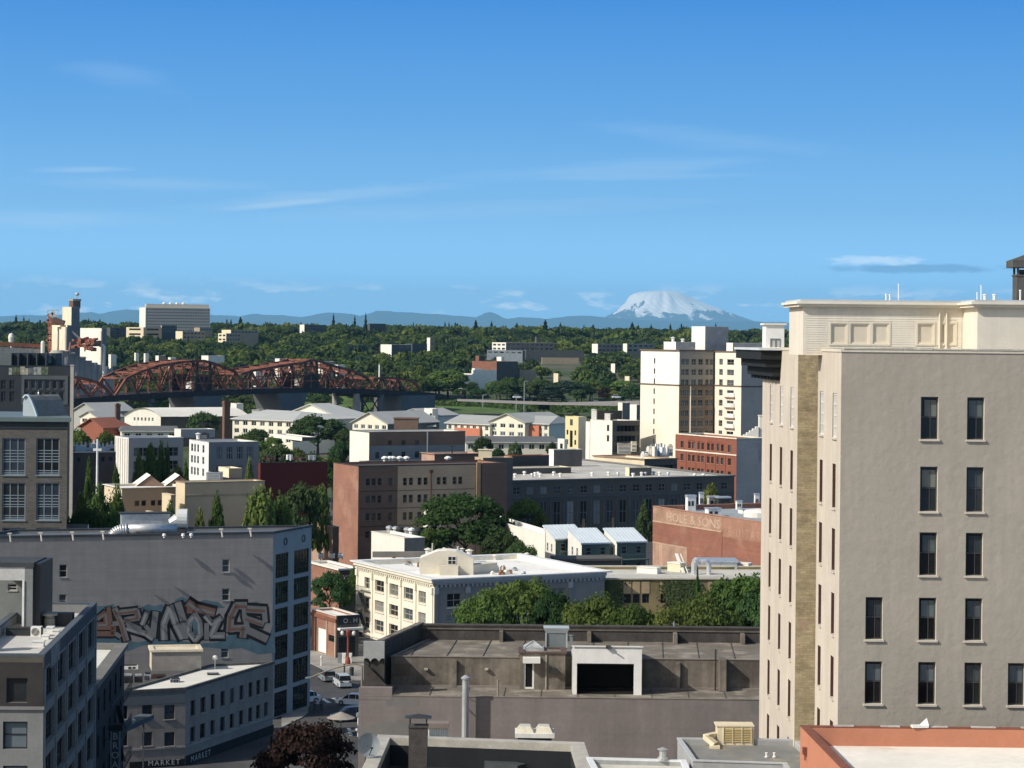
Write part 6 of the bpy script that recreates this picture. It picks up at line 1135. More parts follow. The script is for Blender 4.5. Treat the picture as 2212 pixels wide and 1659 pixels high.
# ---- pale-roofed green townhouses
def townhouse(label, zl, corners, D, front, side):
 """corners: zone L5 points of a single-slope roof: back-left, back-right, front-right, front-left"""
 zn = 'L5'; bl, br, fr, fl = corners
 FL = zp(zn, *fl, D); FR = zp(zn, *fr, D+(fr[0]-fl[0])*0.248/F*D*0.52)
 BL = zp(zn, *bl, D+8.5); d = BL-FL; BR = FR+d
 t = thing('townhouse', label, 'house', (FL.x, FL.y, 0), 'green townhouses')
 RM = pm('blue_white_roof', (0.62, 0.68, 0.72), 0.6, 0.06, 0.3); ov = Vector((0, 0, 0.12))
 MB().poly([FL+ov, FR+ov, BR+ov, BL+ov]).poly([FL-ov*1.5, BL-ov*1.5, BR-ov*1.5, FR-ov*1.5]).poly([FL-ov*1.5, FR-ov*1.5, FR+ov, FL+ov]).poly([BL-ov*1.5, FL-ov*1.5, FL+ov, BL+ov]).poly([FR-ov*1.5, BR-ov*1.5, BR+ov, FR+ov]).build('roof', RM, t)
 n = 9
 for k in range(1, n): a = FL.lerp(FR, k/n)+ov*1.15; c = BL.lerp(BR, k/n)+ov*1.15; MB().beam(a, c, 0.08, 0.08).build('standing_seam', RM, t)
 ins = 0.25; GF = pm('green_board', (0.085, 0.135, 0.115), 0.8, 0.08)
 f = Fc(FL+(FR-FL).normalized()*ins+d.normalized()*ins, FR-(FR-FL).normalized()*ins+d.normalized()*ins); zt = FL.z-0.35
 style('thw', fr=FR_GREY, fw=0.1, nh=(0.5,), rd=0.12, gl=(G_DARK,)); hs = []
 nb = max(1, int(f.L/3.0))
 for j, z in enumerate((zt-2.0, zt-5.2)):
  for k in range(nb): u = f.L*(k+0.5)/nb; hs.append((u-0.6, u+0.6, z, z+1.5)); window(t, f, round(u-0.6, 2), round(u+0.6, 2), z, z+1.5, 'thw')
 mb = MB(); holes_wall(mb, f, 0, zt, hs, 0.15); mb.build('wall', GF, t)
 b0 = Vector((f.p.x, f.p.y)); q = Vector((d.x, d.y)).normalized(); b1 = Vector((BL.x, BL.y))-q*ins+(Vector((FR.x-FL.x, FR.y-FL.y)).normalized())*ins
 s0 = FL.z; s1 = BL.z
 MB().poly([(b1.x, b1.y, 0), (b0.x, b0.y, 0), (b0.x, b0.y, zt), (b1.x, b1.y, s1-0.25)]).build('wall', LITW, t)
 c0 = Vector((f.q.x, f.q.y)); c1 = c0+(b1-b0); MB().poly([(c0.x, c0.y, 0), (c1.x, c1.y, 0), (c1.x, c1.y, s1-0.25), (c0.x, c0.y, zt)]).build('wall', GF, t); MB().poly([(c1.x, c1.y, 0), (b1.x, b1.y, 0), (b1.x, b1.y, s1-0.25), (c1.x, c1.y, s1-0.25)]).build('wall', GF, t)
 fs = Fc(b1, b0); style('ths', fr=FR_WHITE, fw=0.1, nh=(0.5,), rd=0.0, gl=(G_GREEN, G_MID))
 for u in (fs.L*0.35, fs.L*0.7): window(t, Fc(fs.at(0, 0, 0.03), fs.at(fs.L, 0, 0.03)), u-0.45, u+0.45, zt-2.4, zt-0.7, 'ths')
 # balcony deck along the front
 zb = zt-3.0; MB().prism([tuple(f.at(0.2, 0, 1.6))[:2], tuple(f.at(f.L-0.2, 0, 1.6))[:2], tuple(f.at(f.L-0.2, 0, 0.01))[:2], tuple(f.at(0.2, 0, 0.01))[:2]], zb-0.2, zb).build('balcony', GF, t)
 mb = MB(); mb.beam(f.at(0.2, zb+1, 1.55), f.at(f.L-0.2, zb+1, 1.55), 0.08, 0.08)
 for u in np.arange(0.2, f.L, 0.5): mb.beam(f.at(u, zb, 1.55), f.at(u, zb+1, 1.55), 0.05, 0.05)
 mb.build('railing', FR_GREY, t)
 for u in (0.25, f.L-0.25): MB().beam(f.at(u, 0, 1.5), f.at(u, zb-0.2, 1.5), 0.18, 0.18).build('post', GF, t)
townhouse('leftmost green townhouse with a pale blue shed roof', 0, [(80, 375), (560, 353), (470, 488), (187, 497)], 436, None, None)
townhouse('middle green townhouse with a pale blue shed roof and white gable', 0, [(290, 402), (640, 392), (680, 527), (415, 532)], 428, None, None)
townhouse('rightmost green townhouse with a pale blue shed roof', 0, [(605, 400), (850, 380), (995, 516), (722, 521)], 430, None, None)
# ---- brick hall with a ghost sign
def hall():
 GB = pm('ghost_brick', (0.265, 0.118, 0.082), 0.9, 0.16, 0.2, course=0.10, c2=(0.34, 0.195, 0.14), c2s=0.12, c2t=(0.5, 0.66))
 c = zp('L5', 1042, 205, 462); e = zp('L5', 1985, 355, 424); L = Vector((c.x, c.y)); C = Vector((e.x, e.y)); g = Vector((26, 13))
 b = Bd('ghost_sign_hall', 'brick hall with a faded painted sign along its top', 'building', [L, C, C+g, L+g], 0, c.z)
 b.done([GB, FR_DARK], pm('hall_roof', (0.30, 0.335, 0.355), 0.8, 0.12, 0.2), pm('coping_tile', (0.42, 0.24, 0.17)), pd=1.0, ct=0.12, cw=0.5)
 f = b.f[0]; z = c.z; up = Vector((0, 0, 1)); t3 = (f.t.x, f.t.y, 0); n3 = (f.n.x, f.n.y, 0)
 pale = pm('ghost_band', (0.36, 0.22, 0.155), 0.9, 0.25, 0.4); u1 = f.uz(*zz('L5', 1640, 350))[0]
 def film(u0, u1, z0, z1, m, off, name): MB().poly([f.at(u0, z0, off), f.at(u1, z0, off), f.at(u1, z1, off), f.at(u0, z1, off)]).build(name, m, b.root)
 film(0.1, u1, z-3.0, z-0.2, pale, 0.006, 'painted_band'); film(u1+0.1, f.L-0.1, z-4.0, z-0.2, pm('ghost_band2', (0.32, 0.175, 0.12), 0.9, 0.2, 0.4), 0.006, 'painted_band')
 b.strip(0, 0.0, u1, z-3.25, z-3.0, 0.06, pm('ledge_cream', (0.46, 0.34, 0.24)), 'ledge'); b.strip(0, u1, u1+0.35, 0, z-3.0, 0.1, pm('ghost_pier', (0.27, 0.12, 0.085)), 'pier')
 lt = pm('ghost_letter', (0.47, 0.36, 0.27), 0.9, 0.25, 0.6); u0 = f.uz(*zz('L5', 1155, 280))[0]; uw = f.uz(*zz('L5', 1625, 350))[0]
 mb = MB(); text_into(mb, 'HOLE & SONS', f.at(u0, z-2.6, 0.012), t3, up, 2.6, space=1.0, n=n3); a = np.array(mb.v); d = (a-np.array(f.at(u0, 0)))@np.array(t3); s = (uw-u0)/d.max()
 o = np.array(f.at(u0, 0)); mb.v = [tuple(v+np.array(t3)*(k*(s-1))) for v, k in zip(a, d)]; mb.build('painted_lettering', lt, b.root)
 ghost2 = pm('ghost_letter2', (0.375, 0.235, 0.17), 0.9, 0.25, 0.6); mb = MB(); text_into(mb, 'E UITAT', f.at(u1+2.5, z-3.6, 0.012), t3, up, 2.3, space=1.5, n=n3); mb.build('painted_lettering', ghost2, b.root)
 # old building scar lower left, ridge line
 ur, zr = f.uz(*zz('L5', 1340, 530)); film(0.2, ur, 0, z-7.6, pm('scar_plaster', (0.42, 0.27, 0.20), 0.9, 0.25, 0.25, streak=0.25), 0.005, 'plaster_scar'); b.strip(0, 0.1, ur, z-7.7, z-7.45, 0.05, pm('ledge_cream', (0.46, 0.34, 0.24)), 'ledge')
 # roof clutter
 zr = z-1.0
 for i, (x, y, w, h, m, lb) in enumerate(((1370, 225, 1.9, 3.4, WHITE_MTL, 'tall white stack box at the left of the hall roof'), (1462, 205, 0.9, 3.6, WHITE_MTL, 'slim white pipe on the hall roof'), (1570, 200, 2.4, 2.6, pm('unit_beige', (0.5, 0.47, 0.42)), 'beige unit on the hall roof'), (1650, 205, 2.8, 2.6, DARK_MTL, 'dark condenser on the hall roof'), (1790, 215, 1.2, 2.0, WHITE_MTL, 'small white unit right of the dark condenser'), (1945, 200, 1.0, 3.2, WHITE_MTL, 'white bottle-shaped vent near the cream tower'), (1565, 275, 2.8, 1.8, WHITE_MTL, 'low white table-like unit on the front of the hall roof'), (1870, 250, 3.5, 1.0, WHITE_MTL, 'long low white curb at the right of the hall roof'))):
  p = ptz(*zz('L5', x, y+18), zr); t = thing('roof_unit', lb, 'roof unit', p, 'plant on the brick hall roof'); MB().box((p.x, p.y, zr), w, w*0.7, h*0.85, 0.3).build('casing', m, t); MB().box((p.x, p.y, zr+h*0.85), w*1.1, w*0.8, h*0.12, 0.3).build('cap', STEEL, t)
  for k in range(2): MB().box((p.x-w*0.2+k*w*0.4, p.y-w*0.42, zr+h*0.3), w*0.25, 0.1, h*0.3, 0.3).build('grille', DARK_MTL, t)
 p = ptz(*zz('L5', 1960, 290), zr+0.2); MB().lathe((p.x, p.y, zr), [(3.0, 0), (3.1, 1.0), (2.6, 1.4), (0.2, 1.7)], 18).build('roof_tank', LITW, label='round white tank at the right end of the hall roof', cat='tank')
hall()
# ---- long charcoal block of lofts
def charcoal():
 b = blk('charcoal_lofts', 'long charcoal loft block with two rows of windows', ('Y3', 1705, 722), 520, 1660, 2212, [CHAR, CHAR], LROOF, pd=0.35, cop=pm('coping_lead', (0.16, 0.16, 0.155)))
 c = Vector(b.ps[1]); e = ends(Vector((c.x, c.y, 0)), zz('Y4', 1945, 0)[0], 1036, GR); L = c+Vector((-40, 77)); z = b.z1; root = b.root
 bpy.data.objects.remove(root)
 b = Bd('charcoal_lofts', 'long charcoal loft block with two rows of windows', 'building', [L, c, e, e+L-c], 0, z); b.zn = 'Y4'
 style('chw', fr=pm('frame_charc', (0.20, 0.20, 0.19)), fw=0.16, nv=1, nh=(0.5,), rd=0.25, gl=(G_DARK, G_BLIND, G_MID, G_DARK))
 f = b.f[1]; n = 17; L_ = f.L
 zt = [f.uz(*zz('Y4', 700, y))[1] for y in (1080, 1005)]; z2 = [f.uz(*zz('Y4', 700, y))[1] for y in (1380, 1150)]
 for k in range(n):
  u = 1.0+(L_-2.0)*(k+0.5)/n; b.win(1, u-1.0, u+1.0, zt[0], zt[1], 'chw'); b.win(1, u-1.0, u+1.0, max(z2[0], 0.3), z2[1], 'chw')
 b.done([CHAR, CHAR], LROOF, pm('coping_lead', (0.16, 0.16, 0.155)), pd=0.3, ct=0.3, co=0.25)
 zb = f.uz(*zz('Y4', 700, 1108))[1]; b.strip(1, 0, L_, zb-0.2, zb+0.2, 0.15, pm('band_charc', (0.10, 0.115, 0.125)), 'string_course')
 for k in range(0, n+1):
  u = 1.0+(L_-2.0)*k/n; b.strip(1, u-0.2, u+0.2, 0, zb-0.3, 0.2, pm('pier_charc', (0.11, 0.12, 0.12)), 'pier')
 for x in (480, 765): u = f.u(zz('Y4', x, 1250)[0], zz('Y4', x, 1250)[1]); b.strip(1, u-0.2, u+0.45, 0.5, 5.0, 0.26, pm('lit_timber', (0.33, 0.25, 0.15)), 'timber_panel')
 zr = z-0.3; P = lambda x, y: ptz(*zz('Y4', x, y), zr)
 def rb(label, x0, x1, y0, y1, wl, wr, lid=LROOF):
  a = zz('Y4', x0+ (x1-x0)*0.15, y1); p = ptz(*a, zr); zt_ = zp('Y4', x0, y0, p.y).z
  ps, _ = corner(a[0], a[1], p.y, zz('Y4', x0, 0)[0], zz('Y4', x1, 0)[0]); q = Bd('roof_house', label, 'rooftop hut', ps, zr, zt_, 'roof houses on the charcoal lofts'); q.done([wl, wr], lid, pd=0.1)
 rb('tall taupe lift house with a white flank on the charcoal lofts', 148, 470, 665, 832, LITW, pm('taupe_conc', (0.12, 0.115, 0.105))); rb('low taupe stair house at the middle of the charcoal lofts', 890, 1145, 840, 920, CREAMW, pm('taupe_conc', (0.12, 0.115, 0.105)))
 rb('long low dark clerestory at the left of the charcoal lofts', -330, 365, 845, 905, CREAMW, pm('taupe_conc2', (0.09, 0.085, 0.08)))
 for i, x in enumerate(sorted(random.uniform(-300, 1700) for _ in range(22))):
  y = 930+random.uniform(-20, 8)-0.0*x;
  if x > 1150: y = 900+(x-1150)*0.055+random.uniform(0, 12)
  p = P(x, y); MB().lathe((p.x, p.y, zr), [(0.35, 0), (0.3, 0.5), (0.5, 0.6), (0.4, 0.95), (0.05, 1.0)], 8).build('roof_vent', random.choice((WHITE_MTL, STEEL, LITW)), label=ORD[i]+' little pale vent from the left along the charcoal lofts roof', cat='vent', group='little vents on the charcoal lofts')
charcoal()
# ------------------------------------------------------------------ middle distance, right side
def cream_block():
 CW = pm('cream_range', (0.66, 0.58, 0.42), 0.85, 0.08)
 b = blk('cream_range', 'low cream building with arched windows and a cluttered white roof', ('Y4', 1075, 758), 598, 583, 1392, [CW, CHAR], WHROOF, pd=0.5, cop=pm('coping_brown2', (0.26, 0.18, 0.12)), dl=(-0.85, 1.0))  # right wall takes charcoal to paint its shade
 f = b.f[0]; style('crw', fr=FR_WHITE, fw=0.16, nv=1, nh=(0.6,), rd=0.2, gl=(G_MID, G_DARK, G_BLIND))
 b.gridm(0, 7, 1.0, f.L-0.6, f.L/7*0.55, [b.z1-4.2], 2.4, 'crw'); b.gridm(1, 7, 0.8, b.f[1].L-0.5, 2.2, [b.z1-4.2, b.z1-8.5], 2.6, 'fard'); fin(b, co=0.3, ct=0.35)
 zr = b.z1-0.5
 for i, (x0, x1, y0, y1, m, lb) in enumerate(((818, 945, 608, 712, pm('unit_taupe', (0.42, 0.37, 0.3)), 'taupe lift house on the cream building roof'), (950, 1000, 590, 690, CREAMW, 'slim cream stack behind the taupe lift house'), (1310, 1352, 625, 728, CREAMW, 'cream box at the right end of the cream building roof'))):
  p = ptz(*zz('Y4', x0, y1), zr); hvac(zz('Y4', x0, 0)[0], zz('Y4', 0, y0)[1], zz('Y4', x1, 0)[0], zz('Y4', 0, y1)[1], min(p.y, 640), 4, lb, m, louvre=2, name='roof_house', cat='rooftop hut', group='boxes on the cream building roof')
 for i, x in enumerate(sorted(random.uniform(1030, 1310) for _ in range(16))):
  p = ptz(*zz('Y4', x, 712), zr); D = 612+random.uniform(0, 14); a, _ = ray(*zz('Y4', x, 700))
  MB().box((a*D, D, zr), random.uniform(0.7, 2.2), 1.2, random.uniform(0.8, 3.2), random.random()).box((a*D+0.5, D, zr), 0.5, 0.5, random.uniform(1, 4), random.random()).build('roof_machine', random.choice((STEEL, WHITE_MTL, LITW, FR_GREY)), label=ORD[i]+' piece of pale plant from the left on the cream building roof', cat='roof unit', group='clutter on the cream building roof')
cream_block()
def yellow_white():
 YL = pm('yellow_stucco', (0.66, 0.58, 0.33), 0.85, 0.06)
 b = blk('yellow_apartments', 'pale yellow stucco building with dark windows beside a white one', ('Y4', 437, 348), 742, 310, 515, [YL, LITW], LROOF, pd=0.4, dl=(-0.62, 1)); b.zn = 'Y4'
 zgrid(b, 0, [(355, 382)], [(370, 430), (480, 640)], 'fard', 368); zgrid(b, 0, [(322, 338), (398, 415)], [(475, 522), (568, 615)], 'fard', 368); fin(b)
 b = blk('white_apartments', 'white stucco building with roof terraces beside the yellow one', ('Y4', 765, 385), 725, 552, 1030, [LITW, CHAR], DROOF, pd=0.5, dl=(-0.9, 1)); zgrid(b, 0, [(712, 735)], [(425, 485), (525, 585)], 'fard', 720); b.gridm(1, 6, 1, b.f[1].L-1, 2.6, [b.z1-3.6-3.4*k for k in range(5)], 2.0, 'fard'); fin(b)
 z = b.z1-0.5
 b2 = blk('white_link', 'narrow white stair link between yellow and white buildings', ('Y4', 548, 395), 735, 508, 560, [LITW, LITW], LROOF, pd=0.2); zgrid(b2, 1, [(516, 548)], [(400, 445), (510, 555)], 'fard', 530); fin(b2)
 for i, (x0, xc, x1, y, D, wl, wr, lb) in enumerate(((562, 612, 615, 275, 733, pm('grey_pale_wall', (0.5, 0.5, 0.48)), CHAR, 'tall pale stair shaft on the white building roof'), (690, 745, 770, 318, 730, pm('grey_pale_wall', (0.5, 0.5, 0.48)), CHAR, 'small grey penthouse on the white building roof'), (820, 862, 935, 212, 760, LITW, pm('blue_panel', (0.2, 0.24, 0.26)), 'stepped white and blue-grey penthouse behind the white building'), (935, 1000, 1040, 232, 770, LITW, pm('blue_panel', (0.2, 0.24, 0.26)), 'pale block between the penthouses and the tower'))):
  q = blk('stair_house', lb, ('Y4', xc, y), D, x0, x1, [wl, wr], LROOF, pd=0.2, z0=0 if i > 1 else z, cat='rooftop hut'); fin(q)
 q = blk('dark_terrace', 'dark terrace storey on the white building roof', ('Y4', 620, 290), 745, 600, 860, [CHAR, CHAR], DROOF, pd=0.2); fin(q)
 q = blk('small_white_house', 'small white box house left of the yellow building', ('Y4', 300, 565), 720, 236, 330, [LITW, LITW], LROOF, pd=0.2); zgrid(q, 0, [(258, 285)], [(605, 655)], 'fard', 270); fin(q)
yellow_white()
def red_block():
 b = blk('red_brick_block', 'red brick warehouse with white string courses and arched windows', ('Y5', 985, 312), 631, 392, 1270, [pm('red_brick_lit', (0.235, 0.085, 0.055), 0.9, 0.1, 0.3, course=0.05), GREYB], SLATE, pd=0.6, cop=pm('coping_ivory2', (0.70, 0.64, 0.52)))
 style('redw', fr=FR_BROWN, fw=0.14, nh=(0.5,), rd=0.3, sill=0.14, gl=(G_DARK, G_DARK, G_MID), sillm=pm('sill_rose', (0.42, 0.22, 0.16)))
 cols = [(442, 470), (515, 540), (553, 578), (605, 630), (643, 668), (698, 723), (738, 762), (792, 817), (832, 857), (900, 930)]
 f = b.f[0]; xr = 690; k = lambda y: y+0.0
 zr = [(f.uz(*zz('Y5', 710, ya))[1], f.uz(*zz('Y5', 710, yb))[1]) for ya, yb in ((425, 358), (550, 485), (660, 612))]; st = zr[0][0]-zr[1][0]
 zr[2] = (zr[1][0]-st, zr[1][1]-st); zr.append((zr[1][0]-2*st, zr[1][1]-2*st))
 for xa, xb in cols:
  for za, zb in zr: b.win(0, f.u(*zz('Y5', xa, 480)), f.u(*zz('Y5', xb, 480)), za, zb, 'redw')
 fin(b, co=0.2, ct=0.35); zb = (zr[0][0]+zr[1][1])/2+0.2
 b.strip(0, 0, f.L+0.15, zb-0.18, zb+0.2, 0.18, pm('coping_ivory2', (0.70, 0.64, 0.52)), 'string_course')
 for x in (492, 588, 683, 777, 873): u = f.u(*zz('Y5', x, 480)); b.strip(0, u-0.3, u+0.3, 0, zb-0.2, 0.12, pm('red_brick_lit', (0.33, 0.095, 0.05)), 'pilaster')
 # arched heads over the paired windows
 for i in range(4):
  xa, xb = cols[1+2*i][0], cols[2+2*i][1]
  for j in (0, 1):
   u0, u1 = f.u(*zz('Y5', xa, 480)), f.u(*zz('Y5', xb, 480)); mb = MB(); K = 8; m = (u0+u1)/2; r = (u1-u0)/2+0.1; zc = zr[j][1]+0.05
   for q in range(K): a, c = math.pi*q/K, math.pi*(q+1)/K; mb.beam(f.at(m-r*math.cos(a), zc+0.55*math.sin(a), 0.06), f.at(m-r*math.cos(c), zc+0.55*math.sin(c), 0.06), 0.12, 0.22)
   mb.build('arch_hood', REDB, b.root)
 f1 = b.f[1];
 for (x0, y0, x1, y1) in ((1195, 350, 1240, 540),): u0, za = f1.uz(*zz('Y5', x0, y1)); u1, zb2 = f1.uz(*zz('Y5', x1, y0)); b.strip(1, u0, u1, za, zb2, 0.06, pm('pale_patch', (0.30, 0.33, 0.34)), 'painted_patch')
 p = ptz(*zz('Y5', 1230, 300), b.z1-0.6); t = thing('white_roof_stair', 'white stepped stair and box on the red brick warehouse roof', 'rooftop hut', p)
 for k in range(5): MB().box((p.x-1.6-k*0.9, p.y, b.z1-0.6), 0.9, 2, 3.2-k*0.6).build('step', LITW, t)
 MB().box((p.x+0.6, p.y+1, b.z1-0.6), 3.0, 3, 6.4).box((p.x+0.6, p.y+1, b.z1+5.8), 3.3, 3.3, 0.2).build('box', LITW, t)
red_block()
def towers():
 TW = pm('tower_white', (0.80, 0.78, 0.71), 0.8, 0.05, 0.2); TC = pm('tower_cream', (0.79, 0.72, 0.60), 0.85, 0.05, 0.2); TS = pm('tower_taupe', (0.34, 0.305, 0.25), 0.85, 0.08, 0.3); TBN = pm('tower_brick', (0.24, 0.175, 0.125), 0.9, 0.1, 0.3)
 ps, z = corner(1468, 757, 720, 1384.5, 1546)
 b = Bd('apartment_tower', 'tall apartment tower with a white slotted end and tan balconies', 'tower', ps, 0, z)
 style('slot', fr=FR_DARK, fw=0.05, nh=(), rd=0.3, gl=(G_DARK,)); style('tw2', fr=pm('frame_taupe', (0.30, 0.28, 0.25)), fw=0.14, nv=1, nh=(0.4,), rd=0.2, gl=(G_DARK, G_MID, G_MID))
 f = b.f[0]; st = 21.85/F*732; z0 = f.uz(*zz('ZC', 1718, 735))[1]; u = f.u(*zz('ZC', 1718, 900))
 for k in range(13): b.win(0, u-0.45, u+0.45, z0-k*st, z0-k*st+1.9, 'slot')
 f1 = b.f[1]
 for k in range(13):
  for a, w in ((0.05, 0.10), (0.165, 0.10), (0.33, 0.13), (0.52, 0.13), (0.72, 0.09), (0.84, 0.09)): b.win(1, f1.L*a, f1.L*(a+w), z0-k*st-0.1, z0-k*st+1.9, 'tw2')
 b.done([TW, TS], LROOF, pm('tower_coping', (0.14, 0.11, 0.09)), pd=0.8, ct=0.5, co=0.35)
 zm = f.uz(*zz('ZC', 1720, 918))[1]
 mb = MB(); f2 = Fc(f.at(0, 0, 0.05), f.at(f.L, 0, 0.05)); holes_wall(mb, f2, 0, zm, [h for h in b.h[0] if h[3] < zm], 0.04); mb.build('cream_facing', TC, b.root)
 mb = MB(); f2 = Fc(f1.at(0, 0, 0.05), f1.at(f1.L, 0, 0.05)); holes_wall(mb, f2, 0, zm, [h for h in b.h[1] if h[3] < zm], 0.04); mb.build('brick_facing', TBN, b.root)
 b.strip(0, -0.1, f.L+0.2, zm, zm+0.4, 0.3, pm('tower_coping', (0.14, 0.11, 0.09)), 'string_course'); b.strip(1, -0.1, f1.L, zm, zm+0.4, 0.3, pm('tower_coping', (0.14, 0.11, 0.09)), 'string_course')
 b.strip(1, f1.L*0.94, f1.L+0.3, 0, z-0.6, 0.12, FR_DARK, 'recess')  # flat dark strip painted in as the shade of a hollow
 for k in range(9): zz_ = z0-(k+3)*st; b.strip(1, f1.L*0.31, f1.L*0.67, zz_-0.7, zz_-0.3, 0.35, pm('balcony_taupe', (0.27, 0.235, 0.19)), 'balcony')
 b.strip(1, f1.L*0.295, f1.L*0.31, 0, zm-0.1, 0.5, TC, 'bay_cheek')
 # second lit wing and its shaded flank
 ps, z2 = corner(1602, 760, 712, 1545, 1700, (-0.52, 1)); b2 = Bd('apartment_wing', 'second tower wing with stacked white balconies, right of the first', 'tower', ps, 0, z2)
 f = b2.f[0]
 for k in range(11):
  za = z0-k*st
  b2.win(0, f.L*0.16, f.L*0.30, za, za+2.0, 'tw2'); b2.win(0, f.L*0.46, f.L*0.72, za, za+1.9, 'tw2')
 f1 = b2.f[1]
 for k in range(12): b2.win(1, f1.L*0.50, f1.L*0.58, z0-k*st, z0-k*st+1.8, 'slot')
 b2.done([TC, pm('tower_slate', (0.38, 0.365, 0.34), 0.85, 0.08)], LROOF, pm('tower_coping', (0.14, 0.11, 0.09)), pd=0.6, ct=0.4, co=0.3)  # flank's shade put into a darker wall colour
 for k in range(7):
  za = z0-(k+3)*st; b2.strip(0, f.L*0.44, f.L*0.76, za-0.3, za+1.0, 0.4, pm('balcony_white', (0.72, 0.72, 0.68)), 'balcony'); b2.strip(0, f.L*0.42, f.L*0.78, za-0.75, za-0.31, 0.5, TBN, 'balcony_slab')
 zm2 = zm; b2.strip(0, 0, f.L+0.2, zm2, zm2+0.4, 0.2, pm('tower_coping', (0.14, 0.11, 0.09)), 'string_course'); b2.strip(1, 0, f1.L, zm2, zm2+0.4, 0.2, pm('tower_coping', (0.14, 0.11, 0.09)), 'string_course')
 for i, (zc, D, xl, xr, wl, lb) in enumerate(((('ZD', 170, 632), 735, 52, 372, TW, 'tall white lift house on top of the apartment tower'), (('ZC', 1905, 545), 728, 1800, 2075, TW, 'low white roof house at the left of the tower top'), (('ZD', 410, 775), 722, 355, 700, TW, 'white roof house on the second tower wing'))):
  q = blk('lift_house', lb, zc, D, xl, xr, [wl, pm('lift_grey', (0.40, 0.385, 0.36))], LROOF, pd=0.3, z0=z-1.2, cat='rooftop hut', group='roof houses on the apartment towers'); q.done([wl, pm('lift_grey', (0.40, 0.385, 0.36))], LROOF, pd=0.3)  # white houses get a darker right wall as painted shade
 for i, x in enumerate((1880, 1965)): pipe(zz('ZC', x, 0)[0], zz('ZC', 0, 505+i*15)[1], zz('ZC', 0, 550)[1], 735, 0.5, ['left', 'right'][i]+' little white vent on the low roof house', cap=True)
towers()
